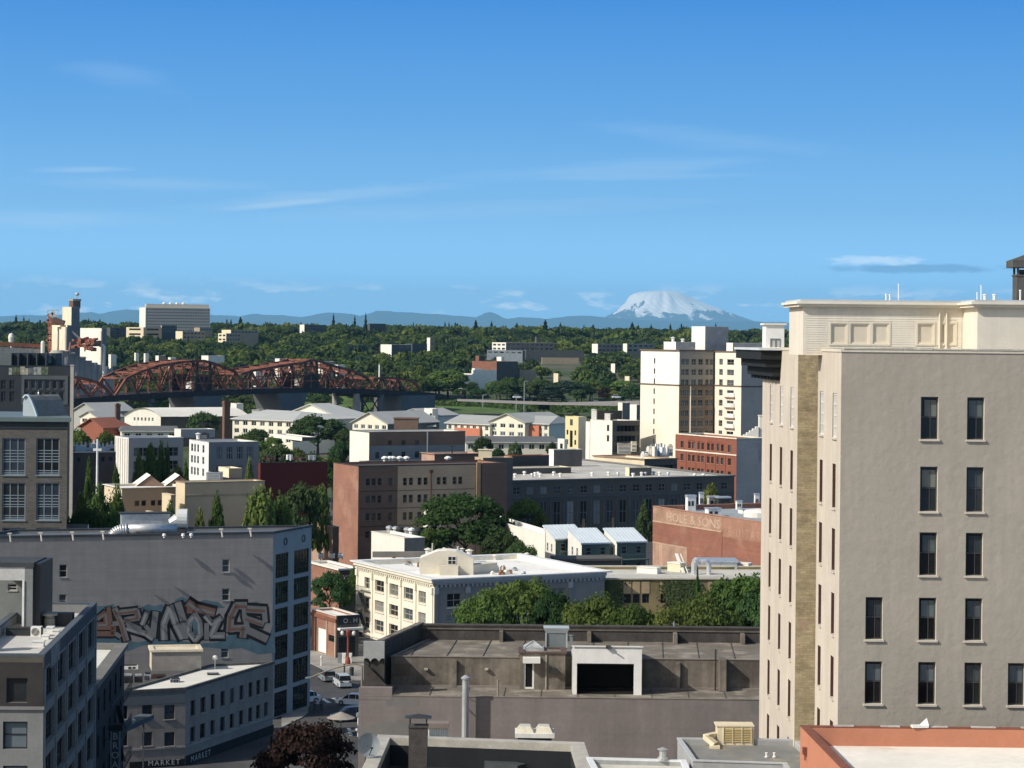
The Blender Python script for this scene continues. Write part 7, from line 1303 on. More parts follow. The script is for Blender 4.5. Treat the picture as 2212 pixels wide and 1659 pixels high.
# ------------------------------------------------------------------ middle distance, centre and left
def mid_left():
 b = blk('white_flank_block', 'brick building with a blank white end wall behind the brown block', ('Y3', 378, 250), 612, 190, 1308, [LITW, BROWNB], LROOF, pd=0.5, cop=pm('coping_lead', (0.16, 0.16, 0.155))); f = b.f[1]
 zgrid(b, 1, [(437, 475), (560, 598), (690, 728), (818, 860)], [(440, 500)], 'fard', 640); zgrid(b, 1, [(560, 598), (690, 728), (818, 860)], [(330, 372)], 'fard', 640); fin(b, co=0.15)
 zt = f.uz(*zz('Y3', 640, 380))[1]; mb = MB(); f2 = Fc(f.at(0.3, 0, 0.06), f.at(f.L-0.2, 0, 0.06)); holes_wall(mb, f2, 0, zt, [(h[0]-0.3, h[1]-0.3, h[2], h[3]) for h in b.h[1] if h[3] < zt], 0.05); mb.build('grey_facing', pm('grey_render', (0.20, 0.225, 0.235), 0.85, 0.08), b.root)
 u = f.u(*zz('Y3', 940, 350)); MB().tube(f.at(u, 2, 0.2), f.at(u, b.z1, 0.2), 0.25).build('downpipe', FR_GREY, b.root)
 p = ptz(*zz('Y3', 720, 245), b.z1-0.5); MB().box((p.x, 640, b.z1-0.5), 7, 5, 3.4).box((p.x, 640, b.z1+2.9), 7.5, 5.5, 0.3).build('roof_hut', BROWNB, label='small brown roof house on the white-ended brick building', cat='rooftop hut')
 # long low dark-roofed row with cream gables
 for i, (zc, D, xl, xr, wl, lb) in enumerate((((('Y3', 1760, 480), 560, 1690, 2120, REDB, 'low black-fronted garage with a red brick end')),)):
  q = blk('low_garage', lb, zc, D, xl, xr, [wl, FR_DARK], LROOF, pd=0.3); fin(q)
 # grey-blue lofts
 LB = pm('loft_blue_grey', (0.36, 0.36, 0.35), 0.85, 0.07)
 b = blk('blue_grey_lofts', 'blue-grey loft building with a white ribbed end', ('Y1', 1245, 552), 585, 1112, 1775, [pm('white_ribbed', (0.66, 0.66, 0.64), 0.8, 0.06), LB], SLATE, pd=0.5); b.gridm(1, 8, 2, b.f[1].L-2, 2.6, [b.z1-5-3.6*k for k in range(3)], 2.4, 'far'); fin(b)
 for k in range(6): u = b.f[0].L*(k+0.5)/6; b.strip(0, u-0.25, u+0.25, 0, b.z1-0.3, 0.25, LITW, 'rib')
 q = blk('white_roof_cube', 'white cube stair house on the blue-grey lofts', ('Y1', 1750, 470), 600, 1688, 2080, [LITW, LB], LROOF, pd=0.3, z0=b.z1-0.5, cat='rooftop hut'); fin(q)
 b = blk('white_gable_lofts', 'blue-grey building with a sunlit white windowed end', ('Y2', 300, 470), 560, 112, 785, [pm('white_lofts', (0.76, 0.76, 0.73), 0.8, 0.05), pm('loft_blue', (0.25, 0.26, 0.26), 0.85, 0.07)], SLATE, pd=0.5, cop=pm('coping_pale2', (0.5, 0.48, 0.42)))
 zgrid(b, 0, [(128, 148), (158, 176), (188, 206), (238, 258)], [(490, 565), (602, 675), (715, 790)], 'far', 190)
 style('lband', fr=pm('loft_blue', (0.165, 0.19, 0.205)), fw=0.3, nv=2, nh=(0.5,), rd=0.15, gl=(glass('glass_slate', (0.09, 0.115, 0.13)), G_MID)); b.gridm(1, 4, 1.5, b.f[1].L-1, b.f[1].L/4*0.6, [b.z1-9.5, b.z1-4.6], 3.6, 'lband'); fin(b)
 pipe(zz('Y2', 197, 0)[0], zz('Y2', 0, 385)[1], zz('Y2', 0, 455)[1], 575, 0.5, 'white stub flue on the blue-grey building with the white end', cap=True); hvac(zz('Y2', 215, 0)[0], zz('Y2', 0, 385)[1], zz('Y2', 290, 0)[0], zz('Y2', 0, 460)[1], 580, 3, 'dark plant unit beside the white stub flue', DARK_MTL, louvre=3)
 # brown brick house with pale mast
 b = blk('brown_brick_house', 'dark brown brick building with a light cluttered roof on the left', ('Y1', 700, 692), 505, 655, 1120, [ROSEB, pm('dark_brown_brick', (0.095, 0.07, 0.06), 0.9, 0.1)], LROOF, pd=0.4, cop=LITW); zgrid(b, 1, [(745, 775), (980, 1012), (1055, 1088)], [(735, 782)], 'fard', 900); fin(b)
 for i in range(10): p = ptz(*zz('Y1', 690+i*42, 665+random.uniform(-25, 10)), b.z1-0.4); MB().box((p.x, p.y, b.z1-0.4), random.uniform(1, 2.5), 1.5, random.uniform(0.5, 1.3), random.random()).box((p.x+0.3, p.y, b.z1-0.4), 0.4, 0.4, 1.8, 0.3).build('roof_unit', random.choice((LITW, WHITE_MTL, STEEL)), label=ORD[i]+' pale box from the left on the dark brown brick roof', cat='roof unit', group='clutter on the dark brown brick roof')
 p = zp('Y1', 940, 950, 470); MB().lathe((p.x, 470, 0), [(0.42, 0), (0.42, 1), (0.3, 1.2), (0.22, zp('Y1', 940, 562, 470).z)], 8).beam((p.x-0.9, 470, zp('Y1', 940, 665, 470).z), (p.x+0.9, 470, zp('Y1', 940, 665, 470).z), 0.4, 0.5).build('light_mast', WHITE_MTL, label='tall white light mast in front of the dark brown brick building', cat='mast')
 # tan low complex with white roofs
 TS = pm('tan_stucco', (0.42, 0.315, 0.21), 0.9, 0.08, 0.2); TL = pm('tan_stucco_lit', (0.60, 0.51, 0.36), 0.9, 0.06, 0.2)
 b = blk('tan_complex', 'long tan stucco building with a bright white roof behind the mural building', ('Y1', 1180, 1037), 405, 1010, 1810, [TL, TS], WHROOF, pd=0.4, cop=LITW); style('tanw', fr=pm('frame_tan3', (0.2, 0.15, 0.1)), fw=0.1, nh=(), rd=0.2, gl=(G_DARK,)); zgrid(b, 1, [(1303, 1350), (1368, 1415), (1460, 1505), (1525, 1570)], [(1155, 1210), (1320, 1370)], 'tanw', 1400); fin(b, co=0.3)
 q = blk('tan_complex_wing', 'taller tan stucco wing with a cream corner tower', ('Y1', 1790, 985), 402, 1702, 2560, [TL, pm('tan_stucco2', (0.55, 0.425, 0.28), 0.9, 0.07)], WHROOF, pd=0.4, cop=pm('tan_cop', (0.3, 0.22, 0.15))); f = q.f[1]; fin(q, co=0.12)
 zb = f.uz(*zz('Y1', 2000, 1105))[1]; q.strip(1, 0, f.L, zb-0.12, zb+0.12, 0.12, pm('tan_band', (0.42, 0.33, 0.22)), 'string_course')
 for i, (x0, xc, x1, y, wl, lb) in enumerate(((1568, 1655, 1700, 1105, TL, 'cream stepped porch block on the tan building front'), (1412, 1490, 1520, 1275, TL, 'low cream porch at the foot of the tan building'))):
  h = blk('porch_block', lb, ('Y1', xc, y), 398-i*3, x0, x1, [wl, TS], TL, pd=0.1); fin(h)
 h = blk('cream_stair_house', 'cream stair house with a recessed grey face on the tan roof', ('Y2', 495, 725), 425, 395, 622, [pm('cream_bright', (0.74, 0.66, 0.48)), TS], TL, pd=0.15, z0=q.z1-0.5, cat='rooftop hut'); fin(h)
 hvac(zz('Y2', 275, 0)[0], zz('Y2', 0, 765)[1], zz('Y2', 410, 0)[0], zz('Y2', 0, 850)[1], 418, 4, 'grey louvred plant box left of the cream stair house', STEEL, louvre=4)
 # little gable rooflights on the white roof
 for i, x in enumerate((1460, 1740)):
  p = ptz(*zz('Y1', x, 1020), b.z1-0.4); mb = MB(); w = 2.6; y0 = p.y; zz0 = b.z1-0.4
  mb.poly([(p.x-w, y0, zz0), (p.x+w, y0, zz0), (p.x, y0, zz0+2.0)]); t = thing('rooflight', ['left', 'right'][i]+' gabled rooflight on the white roof of the tan building', 'rooflight', (p.x, y0, zz0), 'gabled rooflights'); mb.build('gable', BROWNB, t)
  for s in (-1, 1): MB().poly([(p.x+s*w*1.1, y0-0.3, zz0), (p.x, y0-0.3, zz0+2.15), (p.x-2, y0+7, zz0+2.15), (p.x+s*w*1.1-2, y0+7, zz0)]).build('roof_panel', LITW, t)
 # maroon wall
 b = blk('maroon_building', 'maroon painted building with a pale roof between trees', ('Y2', 800, 672), 545, 778, 1450, [pm('maroon', (0.115, 0.022, 0.018), 0.85, 0.07, 0.2)]*2, LROOF, pd=0.3, cop=pm('coping_soot', (0.05, 0.045, 0.04))); fin(b)
 for i in range(7): p = ptz(*zz('Y2', 830+i*75, 652), b.z1-0.3); MB().box((p.x, p.y+random.uniform(0, 9), b.z1-0.3), random.uniform(0.8, 2), 1.2, random.uniform(0.5, 1.6), random.random()).box((p.x+0.6, p.y+3, b.z1-0.3), 0.4, 0.4, 1.3).build('roof_unit', random.choice((DARK_MTL, WHITE_MTL, FR_BROWN, STEEL)), label=ORD[i]+' small unit from the left on the maroon building roof', cat='roof unit', group='clutter on the maroon building roof')
 # white low walls near the mural roof
 q = blk('white_low_wall', 'low white wall between the beige block and the trees', ('Y1', 850, 1390), 330, 640, 860, [pm('taupe_shade', (0.24, 0.22, 0.19)), LITW], WHROOF, pd=0.2, dl=(-1, 0.05), dr=(0.3, 1)); fin(q)
 # brick stacks
 for i, (zn, x0, x1, y0, D, lb) in enumerate((('ZA', 998, 1052, 1105, 800, 'left of two brown brick chimney stacks, thinner and alone'), ('ZA', 1935, 2008, 1078, 790, 'right of two brown brick chimney stacks, by the hipped condominiums'))):
  a = zp(zn, x0, y0, D); c = zp(zn, x1, y0, D); w = c.x-a.x; m = (a.x+c.x)/2; sb = pm('stack_brick', (0.15, 0.085, 0.06), 0.9, 0.15, 0.3, course=0.1)
  t = thing('brick_stack', lb, 'chimney', (m, D, 0), 'brick chimney stacks'); MB().box((m, D, 0), w*0.72, w*0.72, a.z, 0.48).build('shaft', sb, t); MB().box((m, D, a.z), w*0.8, w*0.8, 0.8, 0.48).build('crown', sb, t); MB().box((m, D, a.z+0.8), w*0.4, w*0.4, 0.3, 0.48).build('flue', FR_DARK, t)
mid_left()
# ------------------------------------------------------------------ riverside condominiums with pitched roofs
GABW = pm('condo_cream', (0.74, 0.70, 0.58), 0.85, 0.05, 0.1); CORAL = pm('condo_coral', (0.52, 0.19, 0.11), 0.85, 0.08, 0.1)
def gable_house(name, label, zn, xl, xr, ye, yr, yb, D, dep, roof, wall, hip=0.0, wins=0, group=None, skew=0.52, side=None, cat='building', rows=1, z0=None):
 """front gable between picture columns xl, xr with eaves at ye and ridge at yr, running back dep metres along the grid"""
 c = zp(zn, xr, ye, D); a = c.copy(); rot = 0.75
 q = ends(c, *zz(zn, xl, ye), (-1, rot)); a.x, a.y = q.x, q.y; m = (a+c)/2; zr = zp(zn, (xl+xr)/2, yr, m.y).z; ze = a.z; zb = hgt(D) if z0 is None else z0
 back = Vector((0.6, 0.8, 0))*dep; t = thing(name, label, cat, (m.x, m.y, zb), group); A, C = Vector((a.x, a.y, 0)), Vector((c.x, c.y, 0))
 f = Fc(A, C); hs = []
 style('cw', fr=FR_WHITE, fw=0.2, nv=1, nh=(), rd=0.2, gl=(G_DARK, G_MID))
 for j in range(rows):
  zt = ze-0.8-j*3.3
  for k in range(wins): u = f.L*(k+0.5)/wins; w = f.L/wins*0.30; hs.append((u-w, u+w, zt-1.8, zt)); window(t, f, round(u-w, 2), round(u+w, 2), zt-1.8, zt, 'cw')
 mb = MB(); holes_wall(mb, f, zb, ze, hs, 0.22); mb.poly([(a.x, a.y, ze), (c.x, c.y, ze), (m.x, m.y, zr)]); mb.build('wall', wall, t); bn = back.normalized(); fn = Vector((f.t.x, f.t.y, 0))
 for s, P in ((1, C), (-1, A)):
  q = [P, P+back] if s > 0 else [P+back, P]; MB().poly([(q[0].x, q[0].y, zb), (q[1].x, q[1].y, zb), (q[1].x, q[1].y, ze), (q[0].x, q[0].y, ze)]).build('wall', side or wall, t)
 ov = 0.9; R0 = Vector((m.x, m.y, zr))-bn*ov; R1 = Vector((m.x, m.y, zr))+back*(1-hip)
 for s, P in ((1, C), (-1, A)):
  e0 = Vector((P.x, P.y, ze-0.45))+fn*(s*ov)-bn*ov; e1 = Vector((P.x, P.y, ze-0.45))+fn*(s*ov)+back; th = Vector((0, 0, 0.35))
  q = [e0, e1, R1, R0] if s > 0 else [e1, e0, R0, R1]
  MB().poly([p+th for p in q]).poly([q[0], q[3], q[2], q[1]]).poly([e0, R0, R0+th, e0+th]).poly([e0, e0+th, e1+th, e1]).build('roof_plane', roof, t)
 if hip: e0 = Vector((A.x, A.y, ze-0.1))-fn*ov+back; e1 = Vector((C.x, C.y, ze-0.1))+fn*ov+back; MB().poly([e1, e0, R1]).build('roof_plane', roof, t)
 return t
def long_roof(name, label, zn, pts, D, D2, wall, roof, yb, wins=6, group=None, skew=0, coral=(), rows=1):
 """range with its eaves to us: pts = eaves-left, eaves-right, ridge-right, ridge-left in the zone"""
 el, er, rr, rl = pts; a = zp(zn, *el, D); c = zp(zn, *er, D+skew); ze = a.z; c.z = ze; g = zp(zn, *rl, D2); h = zp(zn, *rr, D2+skew); zr = g.z; h.z = zr; zb = min(hgt(D), zp(zn, el[0], yb, D).z)
 t = thing(name, label, 'building', ((a.x+c.x)/2, D, zb), group); f = Fc(a, c); hs = []
 style('cw', fr=FR_WHITE, fw=0.2, nv=1, nh=(), rd=0.2, gl=(G_DARK, G_MID))
 for j in range(rows):
  for k in range(wins): u = f.L*(k+0.5)/wins; w = f.L/wins*0.28; zt = ze-0.7-3.2*j; hs.append((u-w, u+w, zt-2.0, zt)); window(t, f, round(u-w, 2), round(u+w, 2), zt-2.0, zt, 'cw')
 mb = MB(); holes_wall(mb, f, zb, ze, hs, 0.25); mb.build('wall', wall, t)
 b2 = (f.n*-1)*(2*(D2-D)); A2, C2 = Vector((a.x+b2.x, a.y+b2.y, ze)), Vector((c.x+b2.x, c.y+b2.y, ze))
 for p, q in ((c, C2), (C2, A2), (A2, a)): MB().poly([(p.x, p.y, zb), (q.x, q.y, zb), (q.x, q.y, ze), (p.x, p.y, ze)]).build('wall', wall, t)
 ov = Vector((f.n.x, f.n.y, 0))*0.9+Vector((0, 0, -0.25)); up = Vector((0, 0, 0.3)); ex = Vector((f.t.x, f.t.y, 0))*0.8
 e0, e1 = a+ov-ex, c+ov+ex; E0, E1 = A2-Vector((ov.x, ov.y, 0.25))-ex, C2-Vector((ov.x, ov.y, 0.25))+ex
 for q in ([e0, e1, h, g], [E1, E0, g, h], [e1, E1, h], [E0, e0, g]): MB().poly([p+up for p in q]).build('roof_plane', roof, t)
 MB().poly([e0, e0+up, e1+up, e1][::-1]).build('gutter', FR_WHITE, t)
 for x0, x1, y0, y1 in coral:
  u0, za = f.uz(*zz(zn, x0, y1)); u1, zb2 = f.uz(*zz(zn, x1, y0)); w = [f.at(u0, 0, 1.3), f.at(u1, 0, 1.3), f.at(u1, 0, 0.01), f.at(u0, 0, 0.01)]
  MB().prism([(p.x, p.y) for p in w], za, zb2).build('balcony', CORAL, t)
 return t
def condos():
 g = 'riverside condominiums'
 GRYR = pm('condo_grey_roof', (0.36, 0.37, 0.355), 0.85, 0.07, 0.1)
 gable_house('condominium', 'cream gabled condominium above the white-ended brick building', 'ZB', 1080, 1385, 1255, 1160, 1310, 905, 34, GRYR, GABW, wins=5, group=g, skew=-0.55, side=pm('condo_slate', (0.12, 0.14, 0.15)))
 gable_house('condominium', 'broad cream gabled condominium with a coral bay at its right', 'ZC', 285, 590, 1245, 1172, 1400, 900, 30, GRYR, GABW, wins=4, group=g, skew=-0.55, side=GABW, rows=2)
 long_roof('condominium', 'long grey-roofed condominium range with coral balconies', 'ZC', [(-90, 1248), (285, 1245), (400, 1190), (30, 1182)], 925, 942, GABW, GRYR, 1400, 7, g, -16, coral=((-5, 215, 1300, 1375),), rows=2)
 long_roof('condominium', 'grey-roofed condominium end with coral bays beside the dark wing', 'ZC', [(585, 1252), (800, 1262), (880, 1205), (600, 1190)], 905, 917, GABW, GRYR, 1400, 4, g, -6, coral=((640, 725, 1275, 1390),), rows=2)
 long_roof('condominium', 'dark slate condominium wing right of the coral bays', 'ZC', [(800, 1262), (925, 1262), (925, 1235), (880, 1205)], 918, 930, CHAR, SLATE, 1400, 2, g, 4)
 long_roof('condominium', 'hipped pale-roofed condominium with cream bays beside the right brick stack', 'ZB', [(35, 1212), (560, 1212), (640, 1140), (330, 1140)], 915, 940, GABW, pm('condo_pale_roof', (0.46, 0.47, 0.45), 0.85, 0.07, 0.1), 1390, 7, g, -18, rows=3)
 gable_house('condominium', 'hipped pale-roofed condominium wing with the highest ridge', 'ZB', 480, 960, 1200, 1088, 1300, 945, 24, pm('condo_pale_roof', (0.46, 0.47, 0.45)), GABW, hip=0.5, wins=4, group=g, skew=-0.2)
 gable_house('condominium', 'small cream gabled condominium behind, left of the white stair box', 'ZB', 1475, 1760, 1185, 1130, 1260, 965, 20, GRYR, GABW, wins=4, group=g, skew=-0.3)
 q = blk('white_lift_box', 'white cube lift tower among the condominium roofs', ('ZB', 1775, 1128), 960, 1705, 1825, [LITW, LITW], LROOF, pd=0.3); zgrid(q, 0, [(1752, 1772)], [(1165, 1205)], 'fard', 1760); fin(q)
 long_roof('condominium', 'slate-blue shaded condominium flank behind the cream gable', 'ZB', [(1460, 1275), (1790, 1275), (1800, 1190), (1500, 1190)], 925, 940, pm('condo_slate', (0.12, 0.14, 0.15)), GRYR, 1330, 5, g, 2)
 # dark carport row in front
 long_roof('carport_row', 'long dark-roofed low row with cream bays in front of the condominiums', 'ZC', [(75, 1415), (870, 1440), (840, 1385), (90, 1370)], 800, 815, GABW, pm('dark_shingle', (0.12, 0.125, 0.125), 0.9, 0.1, 0.1), 1500, 9, None, 4)
 # arched white hall and its flat neighbour
 a = zp('ZA', 1085, 1188, 960); c = zp('ZA', 1400, 1188, 952); t = thing('arched_hall', 'white hall with a barrel roof near the left brick stack', 'building', ((a.x+c.x)/2, 955, 0)); f = Fc(a, c); hs = []
 zt = zp('ZA', 1250, 1120, 955).z; style('ah', fr=FR_WHITE, fw=0.15, nv=0, nh=(0.5,), rd=0.2, gl=(G_DARK, G_MID))
 for k in range(6): u = f.L*(0.28+0.10*k); hs.append((u-0.5, u+0.5, a.z-2.0, a.z-0.5)); window(t, f, round(u-0.5, 2), round(u+0.5, 2), a.z-2.0, a.z-0.5, 'ah')
 for k, (p_, w_) in enumerate(((0.83, 1.3), (0.9, 0.0), (0.5, 1.4))):
  if w_: hs.append((f.L*p_-w_, f.L*p_+w_, a.z-6.5, a.z-4.2)); window(t, f, round(f.L*p_-w_, 2), round(f.L*p_+w_, 2), a.z-6.5, a.z-4.2, 'ah')
 mb = MB(); holes_wall(mb, f, 0, a.z, hs, 0.22); K = 10; arc = [(k/K, math.sin(math.pi*k/K)**0.8) for k in range(K+1)]
 mb.poly([f.at(f.L*u, a.z+(zt-a.z)*v) for u, v in arc]); mb.build('wall', LITW, t); bk = Vector((36, 22, 0))
 for (u0, v0), (u1, v1) in zip(arc[:-1], arc[1:]):
  p, q = f.at(f.L*u0-0.8*(u0 == 0), a.z+(zt-a.z)*v0+0.1, 0.8), f.at(f.L*u1+0.8*(u1 == 1), a.z+(zt-a.z)*v1+0.1, 0.8); MB().poly([p, q, q+bk, p+bk]).build('roof_panel', LITW, t)
 p = f.at(f.L, 0); q = p+bk; MB().poly([(p.x, p.y, 0), (q.x, q.y, 0), (q.x, q.y, a.z), (p.x, p.y, a.z)]).build('wall', CHAR, t)
 q = blk('flat_warehouse', 'long flat white-roofed warehouse right of the barrel-roofed hall', ('ZA', 1600, 1180), 985, 1560, 1945, [LITW, LITW], LROOF, pd=0.3, dr=(1, 0.1)); fin(q)
 long_roof('row_houses', 'low dark-roofed row of cream houses in front of the barrel-roofed hall', 'ZA', [(1060, 1320), (1545, 1312), (1540, 1282), (1070, 1282)], 760, 772, GABW, pm('dark_shingle', (0.12, 0.125, 0.125)), 1380, 5, None, 4)
 gable_house('red_roof_house', 'house with a steep red roof among trees at left', 'ZA', 700, 900, 1290, 1215, 1360, 770, 14, pm('red_shingle', (0.27, 0.10, 0.065), 0.9, 0.08, 0.2), pm('red_shingle', (0.40, 0.13, 0.07)), group=None, skew=0.4, hip=0.3)
 gable_house('grey_roof_house', 'house with a grey roof and two white gables behind the red roof', 'ZA', 700, 850, 1200, 1150, 1215, 985, 16, GRYR, GABW, wins=2, skew=-0.4)
 gable_house('grey_shed', 'broad grey-roofed shed below the left end of the bridge', 'ZA', 640, 840, 1150, 1080, 1215, 1010, 24, GRYR, GRYR, wins=0, skew=0.3)
 for i, (zn, xc, yc, xl, xr, D, lb) in enumerate((('ZA', 1600, 1065, 1475, 1625, 1300, 'white shed under the bridge left of the first pier'), ('ZA', 2060, 1082, 2010, 2120, 1040, 'white-roofed shed right of the right brick stack'), ('ZB', 1050, 1215, 1005, 1090, 990, 'coral-cheeked little house left of the cream gable'), ('ZB', 640, 1375, 390, 760, 700, 'low grey walkway roof under the spreading tree'))):
  q = blk('small_shed', lb, (zn, xc, yc), D, xl, xr, [LITW, CHAR if i == 3 else LITW], LROOF, pd=0.2, z0=zp(zn, xc, yc, D).z-1.2 if i == 3 else max(0, hgt(D)), cat='shed'); fin(q)
 p = zp('ZB', 235, 1140, 1040); MB().box((p.x, 1040, 0), 3.2, 2.5, p.z).box((p.x, 1040, p.z), 3.6, 2.9, 0.2).build('white_hut', LITW, label='tiny white hut below the bridge deck right of the first pier', cat='hut')
condos()
# ------------------------------------------------------------------ steel truss bridge over the river
def bridge():
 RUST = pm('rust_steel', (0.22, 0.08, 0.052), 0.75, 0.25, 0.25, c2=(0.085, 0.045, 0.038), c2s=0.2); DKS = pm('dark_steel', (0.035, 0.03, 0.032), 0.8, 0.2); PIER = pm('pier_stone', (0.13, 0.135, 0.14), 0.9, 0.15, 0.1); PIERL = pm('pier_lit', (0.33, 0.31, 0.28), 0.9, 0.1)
 O = Vector((-216.0, 1046.0)); dv = Vector((0.6, 0.8)); nl = Vector((-0.8, 0.6)); WID = 17.0
 def tx(x, y): a, _ = ray(x, y); return (a*O.y-O.x)/(dv.x-a*dv.y)
 def P(t, z, far=0): q = O+dv*t+nl*(WID*far); return Vector((q.x, q.y, z))
 def from_px(x, y): t = tx(x, y); D = O.y+dv.y*t; return t, H+ray(x, y)[1]*D
 deckpx = [(60, 876), (164, 866), (248, 859), (347, 853), (471, 848), (494, 846.5), (653, 842), (767, 844), (903, 850), (960, 856)]
 dk = sorted(from_px(*p) for p in deckpx); DT = [d[0] for d in dk]; DZ = [d[1] for d in dk]
 dz = lambda t: float(np.interp(t, DT, DZ))
 spans = [[(40, 858), (75, 829), (110, 813), (162, 814), (216, 826), (243, 856)],
    [(248, 856), (262, 823), (305, 802), (347, 789), (395, 782), (431, 779.5), (449, 779.5), (471, 789), (497, 798), (521, 808), (530, 843)],
    [(521, 808), (539, 802), (591, 793), (620, 788), (653, 784), (664, 778), (680, 777), (717, 790), (767, 802), (804, 822), (812, 843)],
    [(806, 818), (834, 816), (870, 819), (903, 826), (912, 849)]]
 t = thing('truss_bridge', 'rust-red steel truss bridge with four arched spans on dark piers', 'bridge', P(DT[0], 0))
 # deck, floor beams, sidewalk rail
 for a, c in zip(dk[:-1], dk[1:]):
  p, q, r, s = P(a[0], a[1]), P(c[0], c[1]), P(c[0], c[1], 1), P(a[0], a[1], 1)
  MB().poly([p+Vector((0, 0, 1.2)), q+Vector((0, 0, 1.2)), r+Vector((0, 0, 1.2)), s+Vector((0, 0, 1.2))]).poly([s, r, q, p]).build('deck', DKS, t)
  for k in (0, 1): MB().beam(P(a[0], a[1]-0.3, k), P(c[0], c[1]-0.3, k), 1.1, 2.6).build('girder', DKS, t)
 for tt in np.arange(DT[0]+3, DT[-1], 6.5): MB().beam(P(tt, dz(tt)-0.6), P(tt, dz(tt)-0.6, 1), 0.7, 1.4).build('floor_beam', DKS, t)
 for si, sp in enumerate(spans):
  pp = [from_px(*p) for p in sp]; T = [p[0] for p in pp]; Z = [p[1] for p in pp]
  L = T[-1]-T[0]; n = max(5, int(round(L/7.8))); ts = np.linspace(T[0], T[-1], n+1); zt = [float(np.interp(x, T, Z)) for x in ts]; zb = [dz(x)+0.9 for x in ts]
  for far in (0, 1):
   for i in range(n):
    MB().beam(P(ts[i], zt[i], far), P(ts[i+1], zt[i+1], far), 1.0, 1.25).build('top_chord', RUST, t)
    if i > 0: MB().beam(P(ts[i], zb[i], far), P(ts[i], zt[i], far), 0.65, 0.65).build('post', RUST, t)
    if zt[i]-zb[i] > 4 and i < n:
     up = i % 2 == 0; a, c = (P(ts[i], zb[i], far), P(ts[i+1], zt[i+1], far)) if up else (P(ts[i], zt[i], far), P(ts[i+1], zb[i+1], far)); MB().beam(a, c, 0.55, 0.75).build('diagonal', RUST, t)
     zm0, zm1 = (zt[i]+zb[i])/2, (zt[i+1]+zb[i+1])/2
     if zt[i]-zb[i] > 9: MB().beam(P(ts[i], zm0, far), P(ts[i+1], zm1, far), 0.4, 0.45).build('strut', RUST, t); MB().beam(P((ts[i]+ts[i+1])/2, (zm0+zm1)/2, far), P(ts[i+1] if not up else ts[i], zb[i+1] if up else zt[i] if False else zb[i], far), 0.35, 0.4).build('sub_diagonal', RUST, t)
  for i in range(n+1):   # sway frames and top laterals between the two trusses
   if zt[i]-zb[i] > 6: MB().beam(P(ts[i], zt[i]), P(ts[i], zt[i], 1), 0.6, 0.8).build('sway_strut', RUST, t)
   if i < n and zt[i]-zb[i] > 6: MB().beam(P(ts[i], zt[i]), P(ts[i+1], zt[i+1], 1), 0.35, 0.4).beam(P(ts[i], zt[i], 1), P(ts[i+1], zt[i+1]), 0.35, 0.4).build('top_lateral', RUST, t)
   if zt[i]-zb[i] > 12: MB().beam(P(ts[i], zt[i]-3.5), P(ts[i], zt[i]-3.5, 1), 0.45, 0.5).beam(P(ts[i], zt[i]), P(ts[i], zt[i]-3.5, 1), 0.35, 0.4).beam(P(ts[i], zt[i]-3.5), P(ts[i], zt[i], 1), 0.35, 0.4).build('sway_frame', RUST, t)
 # heavy bascule towers over the two main piers
 for x in (440, 672):
  tt, z = from_px(x, 780); w = 5.5
  for far in (0, 1):
   for k in (-1, 1): MB().beam(P(tt+k*w, dz(tt)+1, far), P(tt+k*w*0.8, z-0.5, far), 1.3, 1.3).build('tower_leg', DKS, t)
   MB().poly([P(tt-w, dz(tt)+1, far), P(tt+w, dz(tt)+1, far), P(tt+w*0.9, z-7, far), P(tt-w*0.9, z-7, far)]).build('tower_plate', DKS, t)
   for k in (0.25, 0.5, 0.75): zc = dz(tt)+1+(z-dz(tt))*k; MB().beam(P(tt-w, zc, far), P(tt+w, zc, far), 0.7, 0.9).build('tower_brace', RUST, t)
  a = P(tt-3, dz(tt)+2.2, 0.3); MB().box(a, 5, 4, 3.2, 0.9).box(a+Vector((0, 0, 3.2)), 5.6, 4.6, 0.4, 0.9).build('operator_house', LITW, t)
 # piers
 for i, (x0, x1, xt0, xt1) in enumerate(((424, 471, 407, 471), (607, 653, 588, 653))):
  tm = tx((x0+x1)/2, 870); hw0 = (tx(x1, 870)-tx(x0, 870))/2; hw1 = (tx(xt1, 860)-tx(xt0, 860))/2; zt = dz(tm)-1.6; g = hgt(O.y+dv.y*tm)-8
  lo = [P(tm-hw0, 0, -0.05), P(tm+hw0, 0, -0.05), P(tm+hw0, 0, 1.05), P(tm-hw0, 0, 1.05)]; hi = [P(tm-hw1, 0, -0.05), P(tm+hw1*0.98, 0, -0.05), P(tm+hw1*0.98, 0, 1.05), P(tm-hw1, 0, 1.05)]; zl = zt-8.5
  pr = MB()
  for k in range(4): j = (k+1) % 4; pr.poly([(lo[k].x, lo[k].y, g), (lo[j].x, lo[j].y, g), (lo[j].x, lo[j].y, zl), (lo[k].x, lo[k].y, zl)]); pr.poly([(lo[k].x, lo[k].y, zl), (lo[j].x, lo[j].y, zl), (hi[j].x, hi[j].y, zt), (hi[k].x, hi[k].y, zt)])
  pr.poly([(q.x, q.y, zt) for q in hi]); pr.build('pier', PIER, t)
 for x in (772, 825):
  tm = tx(x, 870); zt = dz(tm)-1.6; g = hgt(O.y+dv.y*tm)-2
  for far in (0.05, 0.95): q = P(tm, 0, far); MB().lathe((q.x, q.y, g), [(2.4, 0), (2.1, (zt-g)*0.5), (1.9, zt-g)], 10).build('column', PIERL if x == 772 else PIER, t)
  MB().beam(P(tm, zt-0.8, 0), P(tm, zt-0.8, 1), 3.0, 1.6).build('pier_cap', DKS, t)
 t0, t1 = tx(778, 870), tx(820, 870)
